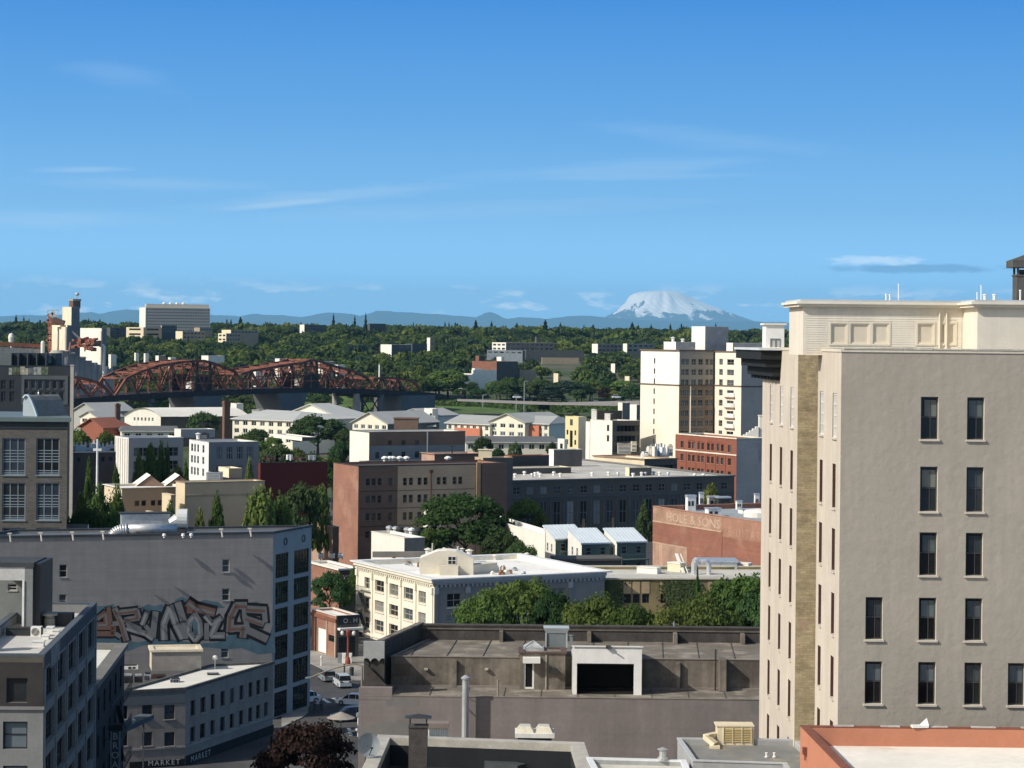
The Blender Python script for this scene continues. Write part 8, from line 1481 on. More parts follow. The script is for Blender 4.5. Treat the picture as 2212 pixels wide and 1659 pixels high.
 for k in range(2): a, c = t0+(t1-t0)*k/2, t0+(t1-t0)*(k+1)/2; z1_, z0_ = dz(a)-2.5, dz(a)-12; MB().beam(P(a, z1_), P(c, z0_), 0.5, 0.5).beam(P(a, z0_), P(c, z1_), 0.5, 0.5).build('cross_brace', DKS, t)
 ta, tb = tx(862, 870), tx(935, 870); q = [P(ta, 0, -0.1), P(tb, 0, -0.1), P(tb, 0, 1.1), P(ta, 0, 1.1)]; MB().prism([(v.x, v.y) for v in q], -2, dz(ta)-1.7).build('abutment', PIER, t)
 for x in (175, 250, 330): tm = tx(x, 870); zt = dz(tm)-1.6; MB().beam(P(tm, -8, 0.1), P(tm, zt, 0.1), 2.2, 2.2).beam(P(tm, -8, 0.9), P(tm, zt, 0.9), 2.2, 2.2).beam(P(tm, zt-1, 0), P(tm, zt-1, 1), 2.4, 1.8).build('pier', PIER, t)
bridge()
# ------------------------------------------------------------------ grain elevator beyond the bridge
def elevator():
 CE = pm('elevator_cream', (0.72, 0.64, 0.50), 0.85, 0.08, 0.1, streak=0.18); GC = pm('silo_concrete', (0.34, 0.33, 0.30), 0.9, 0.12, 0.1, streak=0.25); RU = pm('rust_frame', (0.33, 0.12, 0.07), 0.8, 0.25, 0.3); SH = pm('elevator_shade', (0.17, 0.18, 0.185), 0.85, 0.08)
 D = 1320
 def v(x, y, d=D): return zp('V4', x, y, d)
 t = thing('grain_elevator', 'cream concrete grain elevator with a tower, grey silos and rust conveyors', 'grain elevator', (v(300, 1500).x, D, 0))
 def slab(x0, xc, x1, y0, z0, wl, wr, nm, d=D):
  c = v(xc, y0, d); ps, z = corner(*zz('V4', xc, y0), d, zz('V4', x0, 0)[0], zz('V4', x1, 0)[0], (-0.9, 1), (0.9, 1)); q = Bd('', '', '', ps, z0, z, root=t); q.done([wl, wr], LROOF, pd=0.3); return q
 slab(385, 545, 690, 352, 0, CE, SH, 'tower'); q = slab(190, 470, 560, 675, 0, CE, SH, 'workhouse', D-12)
 f = q.f[0]
 for k in range(8): u = f.L*(k+0.5)/8; MB().tube(f.at(u, 0, 0.6), f.at(u, q.z1-1.0, 0.6), f.L/16, None, 10).build('silo_bin', CE, t, smooth=True)
 a = v(250, 1130, D-30)
 zt = v(600, 1120, D-40).z
 for i, x in enumerate((300, 400, 490, 590, 680, 790, 890, 990, 1090, 1170)):
  c = v(x, 1130, D-40+i*3); MB().tube((c.x, c.y, 0), (c.x, c.y, zt-i*1.2), 4.0, None, 16).build('silo', GC, t, smooth=True)
  if i in (1, 2, 4): MB().lathe((c.x, c.y, zt-i*1.2), [(4.1, 0), (4.3, 0.8), (3.5, 1.2)], 16).build('silo_cap', pm('cap_pale', (0.5, 0.47, 0.4)), t)
 # headhouse on the tower and the ball-like vent
 c = v(545, 345); MB().box((c.x, c.y+10, c.z-1), 5, 5, 4.5, 0.7).build('headhouse', pm('head_rust', (0.13, 0.08, 0.065)), t); MB().box((c.x, c.y+10, c.z+3.5), 5.6, 5.6, 1.2, 0.7).build('headhouse_roof', GC, t)
 MB().tube((c.x+1, c.y+10, c.z+4.5), (c.x+1, c.y+10, c.z+7), 0.3).lathe((c.x+1.4, c.y+10, c.z+6.6), [(0.3, 0), (1.2, 0.5), (1.3, 1.3), (0.9, 2.0), (0.2, 2.3)], 10).build('cyclone', STEEL, t)
 # conveyor framework at the left
 def fr(pts, w=0.9, m=RU):
  for p, q in zip(pts[:-1], pts[1:]): MB().beam(v(*p, D-10), v(*q, D-10), w, w).build('conveyor_frame', m, t)
 fr([(130, 560), (150, 700), (140, 900), (150, 1150)]); fr([(185, 560), (180, 1150)]); fr([(100, 590), (290, 590)]); fr([(130, 840), (190, 840)]); fr([(90, 940), (195, 945)]); fr([(130, 480), (200, 600), (280, 660)], 1.5); fr([(220, 570), (420, 640)], 3.0, pm('head_rust', (0.13, 0.08, 0.065)))
 for k in range(5): fr([(130, 620+k*110), (185, 680+k*110), (130, 730+k*110)], 0.5)
 for p, q in (((125, 410), (310, 410)), ((125, 410), (125, 540)), ((310, 410), (300, 540)), ((215, 410), (215, 540))): fr([p, q], 0.45, STEEL)
 fr([(170, 520), (215, 450), (250, 540)], 1.8, STEEL)
 fr([(545, 780), (720, 930)], 1.2, SH)
 # rust conveyor heap over the silos
 r = random.Random(3)
 for k in range(26):
  x = r.uniform(560, 960); y = r.uniform(930, 1090); l = r.uniform(50, 220); MB().beam(v(x, y, D-44), v(x+l, y+r.uniform(-50, 40), D-30), r.uniform(0.8, 2.2), r.uniform(0.8, 1.8)).build('conveyor', RU, t)
 for x in (500, 640, 780, 900): MB().beam(v(x, 1130, D-42), v(x+20, 980, D-36), 0.7, 0.7).build('conveyor_leg', RU, t)
 # white shed beside and its downspout
 ps, z = corner(*zz('V4', 1085, 728), D+20, zz('V4', 700, 0)[0], zz('V4', 1165, 0)[0], (-0.9, 1), (0.9, 1)); b = Bd('white_grain_shed', 'plain white grain shed right of the elevator tower', 'building', ps, 0, z); b.done([LITW, SH], LROOF, pd=0.3)
 a, c = v(1040, 1035, D-30), v(1120, 1035, D-30); MB().path([a, c, Vector((c.x, c.y, 2))], 0.9, 8).build('spout', LITW, t)
 # dock conveyor running left
 a, c = zp('ZA', -60, 560, 1300), zp('ZA', 360, 580, 1310); t2 = thing('dock_conveyor', 'long rust conveyor gallery left of the grain elevator', 'conveyor', (a.x, a.y, 0)); MB().beam(a, c, 3, 2.2).build('gallery', RU, t2); MB().beam(a-Vector((0, 0, 3.5)), c-Vector((0, 0, 3.5)), 5, 3.4).build('shed', GC, t2)
 for k in range(8): p = a.lerp(c, (k+0.5)/8); MB().beam((p.x, p.y, 0), (p.x, p.y, p.z), 1.0, 1.0).build('trestle', GC, t2)
 p = zp('ZA', 98, 490, 1400); MB().lathe((p.x, 1400, 3), [(0.7, 0), (0.6, p.z-8), (1.6, p.z-7), (2.0, p.z-4), (1.4, p.z-2), (0.2, p.z-1.5)], 12).build('water_tower', LITW, label='small white water tower left of the grain elevator', cat='water tower')
 p = zp('ZA', 372, 635, 1305); MB().lathe((p.x, 1305, 2), [(1.2, 0), (1.2, zp('ZA', 372, 535, 1305).z-3), (0.8, zp('ZA', 372, 535, 1305).z-2.3), (0.1, zp('ZA', 372, 535, 1305).z-2)], 12).build('white_tank', LITW, label='upright white tank at the left foot of the grain elevator', cat='tank')
elevator()
# ------------------------------------------------------------------ buildings on the far hill
PROT = []
def farb(label, zn, xc, y, xl, xr, D, wl, wr, cat='building', rows=0, cols=0, rl=0, wsty='farb1', h=None, roof=None, name='hill_building', group='buildings on the far hill', dl=(-0.7, 1), dr=(1.2, 1), pd=0.4):
 X, Y = zz(zn, xc, y); ps, z = corner(X, Y, D, zz(zn, xl, 0)[0], zz(zn, xr, 0)[0], dl, dr)
 b = Bd(name, label, cat, ps, min(hgt(D)-3, z-4), z, group)
 style('farb1', fr=FR_GREY, fw=0.3, nh=(), rd=0.3, gl=(G_DARK, G_MID)); style('farb2', fr=FR_DARK, fw=0.2, nh=(), rd=0.6, gl=(G_DARK,))
 f = b.f[1]; PROT.append((zz(zn, xl, 0)[0], zz(zn, xr, 0)[0], Y, D))
 for j in range(rows):
  zt = z-1.2-j*(h or 4.0); b.gridm(1, cols, 0.8, f.L-0.8, (f.L-1.6)/cols*0.72, [zt-2.0], 2.0, wsty)
  if rl: b.gridm(0, rl, 0.5, b.f[0].L-0.5, (b.f[0].L-1)/rl*0.7, [zt-2.0], 2.0, wsty)
 b.done([wl, wr], roof or LROOF, pd=pd); return b
def hill_buildings():
 HG = pm('hospital_grey', (0.27, 0.275, 0.27), 0.8, 0.06, 0.02); SHD = pm('hill_shade', (0.075, 0.085, 0.085), 0.9, 0.1); TAN = pm('hill_tan', (0.32, 0.27, 0.2), 0.9, 0.1)
 b = farb('big grey block hospital with a white end on the skyline', 'ZA', 1268, 245, 1215, 1830, 2650, LITW, HG, rows=12, cols=26, h=3.6, name='hospital', cat='hospital', dr=(1, 0.25))
 zt = b.z1; f = b.f[1]; p = [f.at(1, 0, -3), f.at(f.L-1, 0, -3), f.at(f.L-1, 0, -25), f.at(1, 0, -25)]; MB().prism([(q.x, q.y) for q in p], zt-1, zp('ZA', 1300, 212, 2650).z).build('roof_storey', pm('hospital_pale', (0.48, 0.46, 0.4), 0.8, 0.06), b.root)
 zt2 = zp('ZA', 1300, 212, 2650).z
 for k in range(4): q = f.at(f.L*(0.3+0.1*k), 0, -12); MB().lathe((q.x, q.y, zt2), [(2, 0), (2, 1.5), (1, 2.2)], 8).build('roof_vent', LITW, b.root)
 b = farb('banded parking garage below the grey hospital', 'ZA', 1250, 418, 1100, 1410, 2350, CREAMW, TAN, rows=4, cols=1, rl=1, wsty='farb2', h=5.2, name='parking_garage', cat='garage', dl=(-1.0, 0.6), dr=(1, 0.4))
 farb('long dark office left of the parking garage', 'ZA', 960, 420, 930, 1100, 2400, SHD, SHD, rows=3, cols=3); farb('brown office block right of the parking garage', 'ZA', 1410, 400, 1400, 1540, 2380, TAN, SHD, rows=2, cols=3)
 farb('tan brick block with a white end right of the garage', 'ZA', 1590, 452, 1530, 1790, 2300, CREAMW, TAN, rows=2, cols=6); farb('pink stone block behind the tan one', 'ZA', 1740, 420, 1690, 1850, 2500, TAN, TAN, rows=1, cols=4)
 farb('cream block with dark windows at the end of the hospital row', 'ZA', 1970, 470, 1900, 2100, 2200, CREAMW, TAN, rows=3, cols=5, rl=2); farb('low tan school range right of the hospital', 'ZB', 20, 440, -60, 260, 2300, CREAMW, TAN, rows=1, cols=8)
 farb('dark flat building on the skyline left of two conifers', 'ZB', 660, 395, 620, 850, 2750, LITW, SHD, rows=1, cols=4); farb('small white-roofed house on the skyline', 'ZB', 1230, 385, 1210, 1370, 2900, SHD, SHD)
 farb('white low house with a flat roof amid the woods', 'ZB', 1420, 568, 1325, 1590, 2050, LITW, SHD, rows=1, cols=3, roof=WHROOF); farb('dark-roofed house right of the white flat-roofed one', 'ZB', 1600, 560, 1540, 1730, 2080, SHD, SHD, roof=SLATE); farb('tall white house front on the hill', 'ZB', 1755, 508, 1728, 1790, 2150, LITW, TAN, rows=2, cols=2)
 b = farb('dark glass office with white bands on the hill', 'ZC', 425, 550, 305, 850, 2100, LITW, CHAR, rows=3, cols=10, h=3.8, rl=3, name='office_block', cat='office', dr=(1, 0.3)); farb('blue-grey lower wing of the dark glass office', 'ZC', 570, 620, 260, 590, 2060, pm('blue_panel2', (0.14, 0.17, 0.2)), CHAR, rows=1, cols=1, rl=6); farb('dark long block right of the glass office', 'ZC', 600, 615, 570, 1105, 2080, SHD, SHD, dr=(1, 0.2)); farb('pale wall below the dark long block', 'ZC', 740, 680, 735, 1060, 2030, TAN, TAN, dr=(1, 0.2)); farb('dark rooftop house on the glass office', 'ZC', 690, 500, 680, 725, 2130, CHAR, CHAR)
 farb('colourful panelled apartment block on the hill', 'ZC', 1225, 562, 1175, 1440, 2020, LITW, pm('panel_mix', (0.27, 0.2, 0.16), 0.9, 0.5, 0.12), rows=3, cols=6, h=3.6); farb('white-framed apartment wing right of the panelled block', 'ZC', 1480, 560, 1445, 1720, 2060, LITW, TAN, rows=2, cols=5)
 farb('dark warehouse with an ornate white parapet near the river', 'ZC', 345, 715, 130, 530, 1620, pm('brick_red2', (0.2, 0.09, 0.06)), SHD, name='warehouse'); farb('white loading hall below the dark warehouse', 'ZC', 140, 790, 125, 345, 1590, LITW, LITW); farb('low white shed left of the dark warehouse', 'ZC', 130, 822, 22, 150, 1570, LITW, LITW); farb('tan house with a brown roof right of the dark warehouse', 'ZC', 545, 790, 520, 690, 1640, TAN, TAN, roof=pm('brown_roof', (0.2, 0.11, 0.08)))
 farb('red-brown house above the dark warehouse', 'ZC', 190, 665, 160, 240, 1750, pm('brick_red2', (0.2, 0.09, 0.06)), SHD); farb('white house peeping above the dark warehouse', 'ZC', 385, 675, 345, 410, 1720, LITW, LITW); farb('small white house under the panelled block', 'ZC', 1375, 735, 1340, 1392, 1800, LITW, SHD); farb('little cream house in the trees left of the white tower', 'ZC', 880, 820, 840, 892, 1650, CREAMW, CREAMW); farb('cream cottage close to the white tower', 'ZC', 1500, 845, 1460, 1515, 1600, CREAMW, TAN)
 for i, (zn, x, y, w, D, lb) in enumerate((('ZA', 980, 655, 70, 1650, 'white shed beyond the silos'), ('ZA', 1190, 640, 40, 1700, 'little white shed left of the bridge peak'), ('ZA', 1275, 645, 45, 1690, 'second little white shed left of the bridge peak'), ('ZA', 1400, 665, 90, 1680, 'long pale shed behind the bridge'), ('ZA', 1500, 680, 70, 1690, 'white shed behind the left bridge peak'), ('ZA', 1855, 665, 200, 1700, 'long white warehouse right of the left bridge peak'), ('ZB', 260, 755, 110, 1500, 'cream boxcar-like shed behind the middle of the bridge'), ('ZB', 470, 690, 130, 1560, 'brown-roofed shed behind the right bridge peak'), ('ZB', 555, 695, 60, 1550, 'small white shed behind the right bridge peak'), ('ZB', 850, 715, 150, 1580, 'grey depot behind the right bridge arch'), ('ZB', 970, 745, 90, 1560, 'white strip shed behind the right bridge arch'), ('ZB', 1320, 745, 25, 1560, 'brick chimney-like hut right of the bridge arch'), ('ZB', 2060, 830, 120, 1560, 'white terrace house right of the round tree'), ('ZB', 2160, 775, 80, 1600, 'white house above the round tree'))):
  farb(lb, zn, x-w*0.2, y, x-w/2, x+w/2, D, LITW, LITW if 'white' in lb or 'cream' in lb else TAN, rows=0)
 # riverside road, rail embankment and verge
 RD = pm('far_road', (0.26, 0.24, 0.22), 0.95, 0.15, 0.05); GV = pm('verge_green', (0.075, 0.125, 0.03), 0.95, 0.3, 0.06)
 for nm, pts, m in (('road', [(0, 1065), (700, 1095), (1590, 1110), (1590, 1060), (900, 1075), (0, 1045)], RD), ('verge', [(-420, 1165), (560, 1170), (500, 1140), (200, 1115), (-300, 1105)], GV)):
  mb = MB(); mb.poly([zp('ZC', *p, 1330-(p[1]-1050)*0.5)+Vector((0, 0, 0.3)) for p in pts][::-1]); mb.build(nm, m, kind='structure')
 mb = MB(); mb.poly([zp('ZB', 640, 1000, 1420), zp('ZB', 1500, 1000, 1420), zp('ZB', 1500, 1180, 1325), zp('ZB', 640, 1180, 1325)][::-1]); mb.build('verge', GV, kind='structure')
hill_buildings()
# ------------------------------------------------------------------ trees
def leafmat(name, c, rnd=0.25, tr=0.42):
 m = bpy.data.materials.new(name); m.use_nodes = True; t = m.node_tree; t.nodes.clear(); n = t.nodes.new; l = t.links.new
 o = n('ShaderNodeOutputMaterial'); d = n('ShaderNodeBsdfDiffuse'); r = n('ShaderNodeBsdfTranslucent'); mx = n('ShaderNodeMixShader'); mx.inputs[0].default_value = tr
 oi = n('ShaderNodeObjectInfo'); g = n('ShaderNodeNewGeometry'); nz = n('ShaderNodeTexNoise'); nz.inputs['Scale'].default_value = 0.9; l(g.outputs['Position'], nz.inputs['Vector'])
 hs = n('ShaderNodeHueSaturation'); hs.inputs['Color'].default_value = (*c, 1)
 mr = n('ShaderNodeMapRange'); mr.inputs['To Min'].default_value = 0.47; mr.inputs['To Max'].default_value = 0.525; l(oi.outputs['Random'], mr.inputs[0]); l(mr.outputs[0], hs.inputs['Hue'])
 m2 = n('ShaderNodeMapRange'); m2.inputs['From Min'].default_value = 0.3; m2.inputs['From Max'].default_value = 0.7; m2.inputs['To Min'].default_value = 1-rnd; m2.inputs['To Max'].default_value = 1+rnd; l(nz.outputs[0], m2.inputs[0])
 m3 = n('ShaderNodeMapRange'); m3.inputs['To Min'].default_value = 0.7; m3.inputs['To Max'].default_value = 1.35; mm = n('ShaderNodeMath'); mm.operation = 'MULTIPLY'; wn = n('ShaderNodeTexWhiteNoise'); wn.noise_dimensions = '1D'; l(oi.outputs['Random'], wn.inputs['W']); l(wn.outputs[0], m3.inputs[0]); l(m2.outputs[0], mm.inputs[0]); l(m3.outputs[0], mm.inputs[1]); l(mm.outputs[0], hs.inputs['Value'])
 l(hs.outputs[0], d.inputs[0]); l(hs.outputs[0], r.inputs[0]); l(d.outputs[0], mx.inputs[1]); l(r.outputs[0], mx.inputs[2]); l(mx.outputs[0], o.inputs[0]); return m
LF = leafmat('leaf_green', (0.092, 0.15, 0.042)); LFD = leafmat('leaf_dark', (0.062, 0.105, 0.042)); LFL = leafmat('leaf_light', (0.14, 0.19, 0.052)); LFC = leafmat('leaf_conifer', (0.032, 0.058, 0.03)); LFP = leafmat('leaf_plum', (0.036, 0.023, 0.018), 0.3, 0.12); LFB = leafmat('leaf_blue_cedar', (0.045, 0.075, 0.055)); LFS = leafmat('leaf_poplar', (0.13, 0.18, 0.052))
BARK = pm('bark', (0.07, 0.055, 0.042), 0.95, 0.3, 2.0)
def quads(c, nrm, size, r):
 n = len(c); a = r.normal(size=(n, 3)); u = np.cross(nrm, a); u /= np.linalg.norm(u, axis=1, keepdims=True)+1e-9; v = np.cross(nrm, u); s = (size*r.uniform(0.65, 1.35, n))[:, None]
 u = u*s; v = v*s*0.75; return np.stack([c-u-v*0.3, c+v*-1.0, c+u-v*0.3, c+v], 1)
def crown_pts(kind, n, r, size):
 if kind == 'conifer':
  h = r.uniform(0, 1, n)**0.8; tier = (np.sin(h*38)+1)/2; rad = (1-h)**0.85*0.5*(0.55+0.45*tier)*r.uniform(0.45, 1.0, n)**0.5; th = r.uniform(0, 2*np.pi, n); lob = 1+0.25*np.sin(th*5+h*20)
  c = np.stack([rad*lob*np.cos(th), rad*lob*np.sin(th), 0.08+0.92*h-0.05*rad], 1); nr = np.stack([np.cos(th)*0.7, np.sin(th)*0.7, np.full(n, 0.65)], 1)+r.normal(0, 0.35, (n, 3))
 else:
  if kind == 'column': ctr, rad, nc, cr, zs = 0.50, (0.34, 0.34, 0.44), 60, 0.10, 1.5
  elif kind == 'weep': ctr, rad, nc, cr, zs = 0.50, (0.42, 0.42, 0.42), 60, 0.10, 2.0
  else: ctr, rad, nc, cr, zs = 0.60, (0.41, 0.41, 0.33), 60, 0.135, 0.9
  d = r.normal(size=(nc, 3)); d /= np.linalg.norm(d, axis=1, keepdims=True); d[:, 2] = np.where(d[:, 2] < -0.5, -d[:, 2], d[:, 2]); k = r.uniform(0.5, 1.0, nc)[:, None]**0.4
  cc = d*k*np.array(rad)+np.array([0, 0, ctr]); rr = cr*r.uniform(0.6, 1.35, nc)
  if kind in ('column', 'weep'): tz = (cc[:, 2]-0.1)/0.95; f = np.clip(1.45*np.clip(1-tz, 0, 1)**0.75, 0.08, 1.15)*r.uniform(0.7, 1.25, nc); cc[:, 0] *= f; cc[:, 1] *= f
  i = r.integers(0, nc, n); q = r.normal(size=(n, 3)); q /= np.linalg.norm(q, axis=1, keepdims=True); q[:, 2] = np.abs(q[:, 2])*0.8+q[:, 2]*0.2
  sh = r.uniform(0.65, 1.0, n)[:, None]; c = cc[i]+q*sh*rr[i][:, None]*np.array([1, 1, zs]); nr = q*0.9+r.normal(0, 0.45, (n, 3))+np.array([0, 0, 0.2])
  c[:, 2] = np.maximum(c[:, 2], 0.04); mx = c[:, 2].max(); c[:, 2] *= 1.0/mx; c[:, :2] *= 0.5/np.percentile(np.abs(c[:, :2]), 99.3)
 nr /= np.linalg.norm(nr, axis=1, keepdims=True)+1e-9; return quads(c, nr, size, r)
def quad_mesh(name, q, mats, mi=None):
 n = len(q); me = bpy.data.meshes.new(name); me.vertices.add(n*4); me.vertices.foreach_set('co', q.reshape(-1).astype(np.float32)); me.loops.add(n*4); me.loops.foreach_set('vertex_index', np.arange(n*4, dtype=np.int32))
 me.polygons.add(n); me.polygons.foreach_set('loop_start', np.arange(0, n*4, 4, dtype=np.int32)); me.polygons.foreach_set('loop_total', np.full(n, 4, dtype=np.int32))
 for m in mats: me.materials.append(m)
 if mi is not None: me.polygons.foreach_set('material_index', mi.astype(np.int32))
 me.update(); me.validate(); return me
def trunk_mesh(kind, r):
 mb = MB(); top = 0.9 if kind == 'conifer' else 0.62; pts = [Vector((0, 0, -0.01))]
 for k in range(1, 5): pts.append(Vector((r.uniform(-.012, .012), r.uniform(-.012, .012), top*k/4)))
 for k in range(4): mb.tube(pts[k], pts[k+1], 0.034*(1-k*0.2), 0.034*(1-(k+1)*0.2), 7)
 if kind != 'conifer':
  for k in range(7): a = pts[2].lerp(pts[4], k/7); th = k*2.4; d = Vector((math.cos(th)*0.26, math.sin(th)*0.26, 0.2)); mb.tube(a, a+d, 0.012, 0.004, 5)
 return mb.mesh('trunk', BARK)
PRO = {}
def proto(kind, lod, mat, v=0):
 key = (kind, lod, mat.name, v)
 if key not in PRO:
  r = np.random.default_rng(abs(hash((kind, lod, v))) % 99991 if False else (len(kind)*131+lod*17+v*7+len(mat.name)))
  n, s = {0: (14000, 0.018), 1: (4800, 0.029), 2: (1000, 0.06)}[lod]
  if kind == 'conifer': s *= 1.0
  PRO[key] = (quad_mesh('crown', crown_pts(kind, n, r, s), [mat]), trunk_mesh(kind, r))
 return PRO[key]
def tree_at(kind, label, X, Y, z0, h, w, mat, lod, v=0, group=None, name='tree'):
 cm, tm = proto(kind, lod, mat, v); t = bpy.data.objects.new(name, None); COL.objects.link(t); t.location = (X, Y, z0); t.scale = (w, w*random.uniform(0.9, 1.1), h); t.rotation_euler.z = random.uniform(0, 6.28); tag(t, label, 'tree', group); t.empty_display_size = 0.1
 for nm, me in (('crown', cm), ('trunk', tm)): o = bpy.data.objects.new(nm, me); COL.objects.link(o); o.parent = t
 return t
TN = {'conifer': 'conifer_tree', 'column': 'poplar_tree', 'weep': 'birch_tree', 'broad': 'broadleaf_tree'}
def tree(kind, label, x, y, w, D, mat=None, lod=0, v=0, group=None, z0=None, name=None):
 z0 = hgt(D) if z0 is None else z0; p = pt(x, y, D); tree_at(kind, label, p.x, D, z0, p.z-z0, w/F*D, mat or LF, lod, v, group, name or TN[kind])
g = 'street trees behind the theatre'
for i, (x, y, w, D, m, lb) in enumerate(((1045, 1268, 150, 284, LF, 'leftmost green street tree behind the theatre parapet, against the ornate building'), (1125, 1246, 180, 287, LF, 'tallest left-hand street tree before the ornate building'), (1195, 1268, 120, 283, LFD, 'dark street tree right of the ornate building end'), (1285, 1278, 170, 279, LFL, 'bright street tree before the left of the ochre ivy wall'), (1365, 1300, 150, 276, LF, 'low street tree in the middle of the row'), (1440, 1310, 130, 274, LFL, 'lowest street tree in the row behind the theatre'), (1530, 1278, 170, 277, LF, 'full street tree before the right of the ochre wall'), (1605, 1235, 180, 283, LF, 'tall street tree beside the cream side of the tan building'), (1660, 1262, 160, 280, LFD, 'street tree half hidden by the tan building'))):
 tree('broad', lb, x, y, w, D, m, 0, i % 3, g)
tree('conifer', 'narrow pointed tree rising from the street tree row', 1507, 1226, 60, 281, LF, 0, 0)
tree('broad', 'purple-leaved plum tree over the street corner', 655, 1553, 225, 203, LFP, 0, 1, name='plum_tree')
tree('broad', 'dark tree between the mural building and the ornate building', 712, 1230, 95, 352, LFD, 0, 2); tree('broad', 'small tree beside the scribbled shutter', 768, 1222, 34, 362, LF, 1, 0)
tree('broad', 'big round dark green tree in front of the brown-brick block', 1003, 1062, 205, 424, leafmat('leaf_deep', (0.055, 0.10, 0.034)), 0, 0)
tree('broad', 'low dark bush tree right of the big round tree', 1085, 1140, 95, 412, LFD, 1, 1); tree('broad', 'lower dark bush at the foot of the big round tree', 1125, 1168, 80, 405, LFD, 1, 2); tree('broad', 'left skirt of foliage beside the white building', 925, 1140, 70, 415, LF, 1, 0)
tree('broad', 'olive-leaved tree in front of the charcoal lofts', 1133, 1072, 82, 478, LFL, 1, 1); tree('broad', 'smaller olive shrub tree right of it by the lofts', 1165, 1105, 45, 476, LFL, 1, 2)
tree('column', 'dark upright tree left of the brick hall', 1392, 1078, 48, 478, LFD, 1, 0); tree('weep', 'feathery yellow-green tree above the brick hall roof', 1537, 1043, 80, 512, LFL, 1, 0); tree('broad', 'low shrub right of the feathery tree', 1570, 1075, 40, 515, LFL, 1, 1)
gp = 'poplars and birches behind the mural building'
for i, (k, x, y, w, D, m, lb) in enumerate((('weep', 215, 1040, 95, 352, LFS, 'tall airy poplar nearest the beige block'), ('weep', 255, 1042, 70, 356, LFS, 'second airy poplar beside the tan building'), ('column', 175, 1062, 60, 348, LFS, 'airy poplar cut by the beige block corner'), ('broad', 200, 1088, 130, 338, LF, 'dense green bush tree below the poplars'), ('broad', 255, 1100, 90, 336, LF, 'smaller dense bush tree below the poplars, right one'),
  ('column', 468, 1060, 62, 378, LFS, 'pointed poplar before the taller tan wing'), ('column', 432, 1095, 40, 376, LFS, 'short poplar left of the pointed one'), ('column', 368, 1078, 48, 374, LFS, 'thin poplar before the tan building porch'), ('column', 390, 1092, 30, 373, LF, 'little dark poplar beside the porch'), ('weep', 560, 1045, 110, 388, LFS, 'broad pale birch right of the tan wing'), ('weep', 605, 1060, 80, 392, LF, 'darker birch beside the broad pale one'), ('weep', 695, 1045, 62, 432, LFS, 'weeping pale tree against the rose brick wall'), ('broad', 650, 1040, 90, 425, LFD, 'dark tree left of the weeping one'), ('broad', 632, 1090, 60, 402, LFD, 'low black-green tree over the dark garage'),
  ('column', 300, 972, 42, 520, LFS, 'leftmost poplar of the cluster before the blue-grey lofts'), ('column', 325, 955, 52, 525, LF, 'wide poplar of the cluster before the blue-grey lofts'), ('column', 348, 950, 34, 530, LFS, 'tallest poplar of the cluster before the blue-grey lofts'), ('column', 362, 955, 26, 528, LF, 'rightmost poplar of the cluster before the blue-grey lofts'), ('column', 192, 985, 26, 478, LFS, 'slim poplar before the dark brown brick wall'), ('column', 402, 990, 26, 505, LFS, 'small poplar left of the sunlit white lofts end'), ('broad', 382, 1005, 40, 500, LFD, 'bush under the poplar cluster'), ('column', 250, 1002, 30, 490, LF, 'poplar right of the white light mast'),
  ('column', 538, 985, 32, 508, LFS, 'poplar at the right end of the blue-grey building'), ('broad', 718, 985, 50, 610, LF, 'tree filling the gap left of the white blank wall'), ('broad', 735, 955, 60, 640, LFD, 'dark tree above the gap left of the white blank wall'), ('broad', 670, 975, 70, 615, LF, 'green tree above the maroon building'), ('broad', 600, 958, 80, 640, LFD, 'dark tree behind the maroon building'), ('broad', 550, 950, 70, 660, LF, 'tree right of the blue-grey building roof'), ('broad', 640, 965, 60, 650, LFL, 'pale tree in the middle behind the maroon building'))):
 tree(k, lb, x, y, w, D, m, 1 if D > 370 else 0, i % 3, gp)
gq = 'trees among the condominiums'
for i, (k, x, y, w, D, m, lb) in enumerate((('broad', 172, 925, 62, 700, LFL, 'pale tree left of the red roof'), ('broad', 228, 928, 52, 715, LFL, 'pale tree right of the red roof'), ('broad', 200, 905, 40, 830, LF, 'tree above the red roof'), ('broad', 440, 888, 62, 905, LFD, 'dark round tree left of the right brick stack'), ('broad', 688, 893, 125, 850, LFD, 'wide spreading dark tree before the hipped condominiums'), ('broad', 748, 925, 50, 835, LFD, 'dark tree left of the cream gable'), ('broad', 555, 925, 60, 840, LFD, 'dark tree under the left of the hipped condominiums'), ('broad', 530, 935, 50, 830, LF, 'green tree right of the right brick stack'), ('broad', 590, 940, 45, 825, LFL, 'small pale tree on the condominium walkway'), ('broad', 1043, 942, 38, 778, LFD, 'dark tree before the dark-roofed row, left one'), ('broad', 1112, 953, 32, 776, LFD, 'dark tree before the dark-roofed row, middle one'), ('broad', 1192, 955, 30, 775, LFD, 'dark tree before the dark-roofed row, by the yellow building'), ('broad', 1076, 966, 36, 700, LFD, 'dark tree over the low garage roof'),
  ('broad', 485, 878, 40, 1000, LFD, 'tree beside the right brick stack top'), ('broad', 300, 928, 40, 780, LFD, 'tree left of the arched hall yard'), ('broad', 540, 852, 62, 1330, LFD, 'dark tree between the two bridge piers'), ('broad', 505, 860, 40, 1335, LF, 'tree right of the first bridge pier'), ('broad', 700, 852, 50, 1345, LFD, 'tree on the grassy bank under the right arch'), ('broad', 727, 856, 30, 1340, LF, 'small tree on the grassy bank by the pale column'), ('broad', 843, 865, 44, 1360, LFL, 'pale tree behind the braced bridge legs'), ('broad', 1175, 868, 26, 1320, LF, 'slim tree beside the riverside road'), ('broad', 1205, 888, 60, 1240, LFL, 'bushy pale tree behind the condominium ridge'), ('broad', 1240, 885, 34, 1230, LFD, 'dark round tree behind the yellow building'))):
 tree(k, lb, x, y, w, D, m, 1, i % 3, gq)
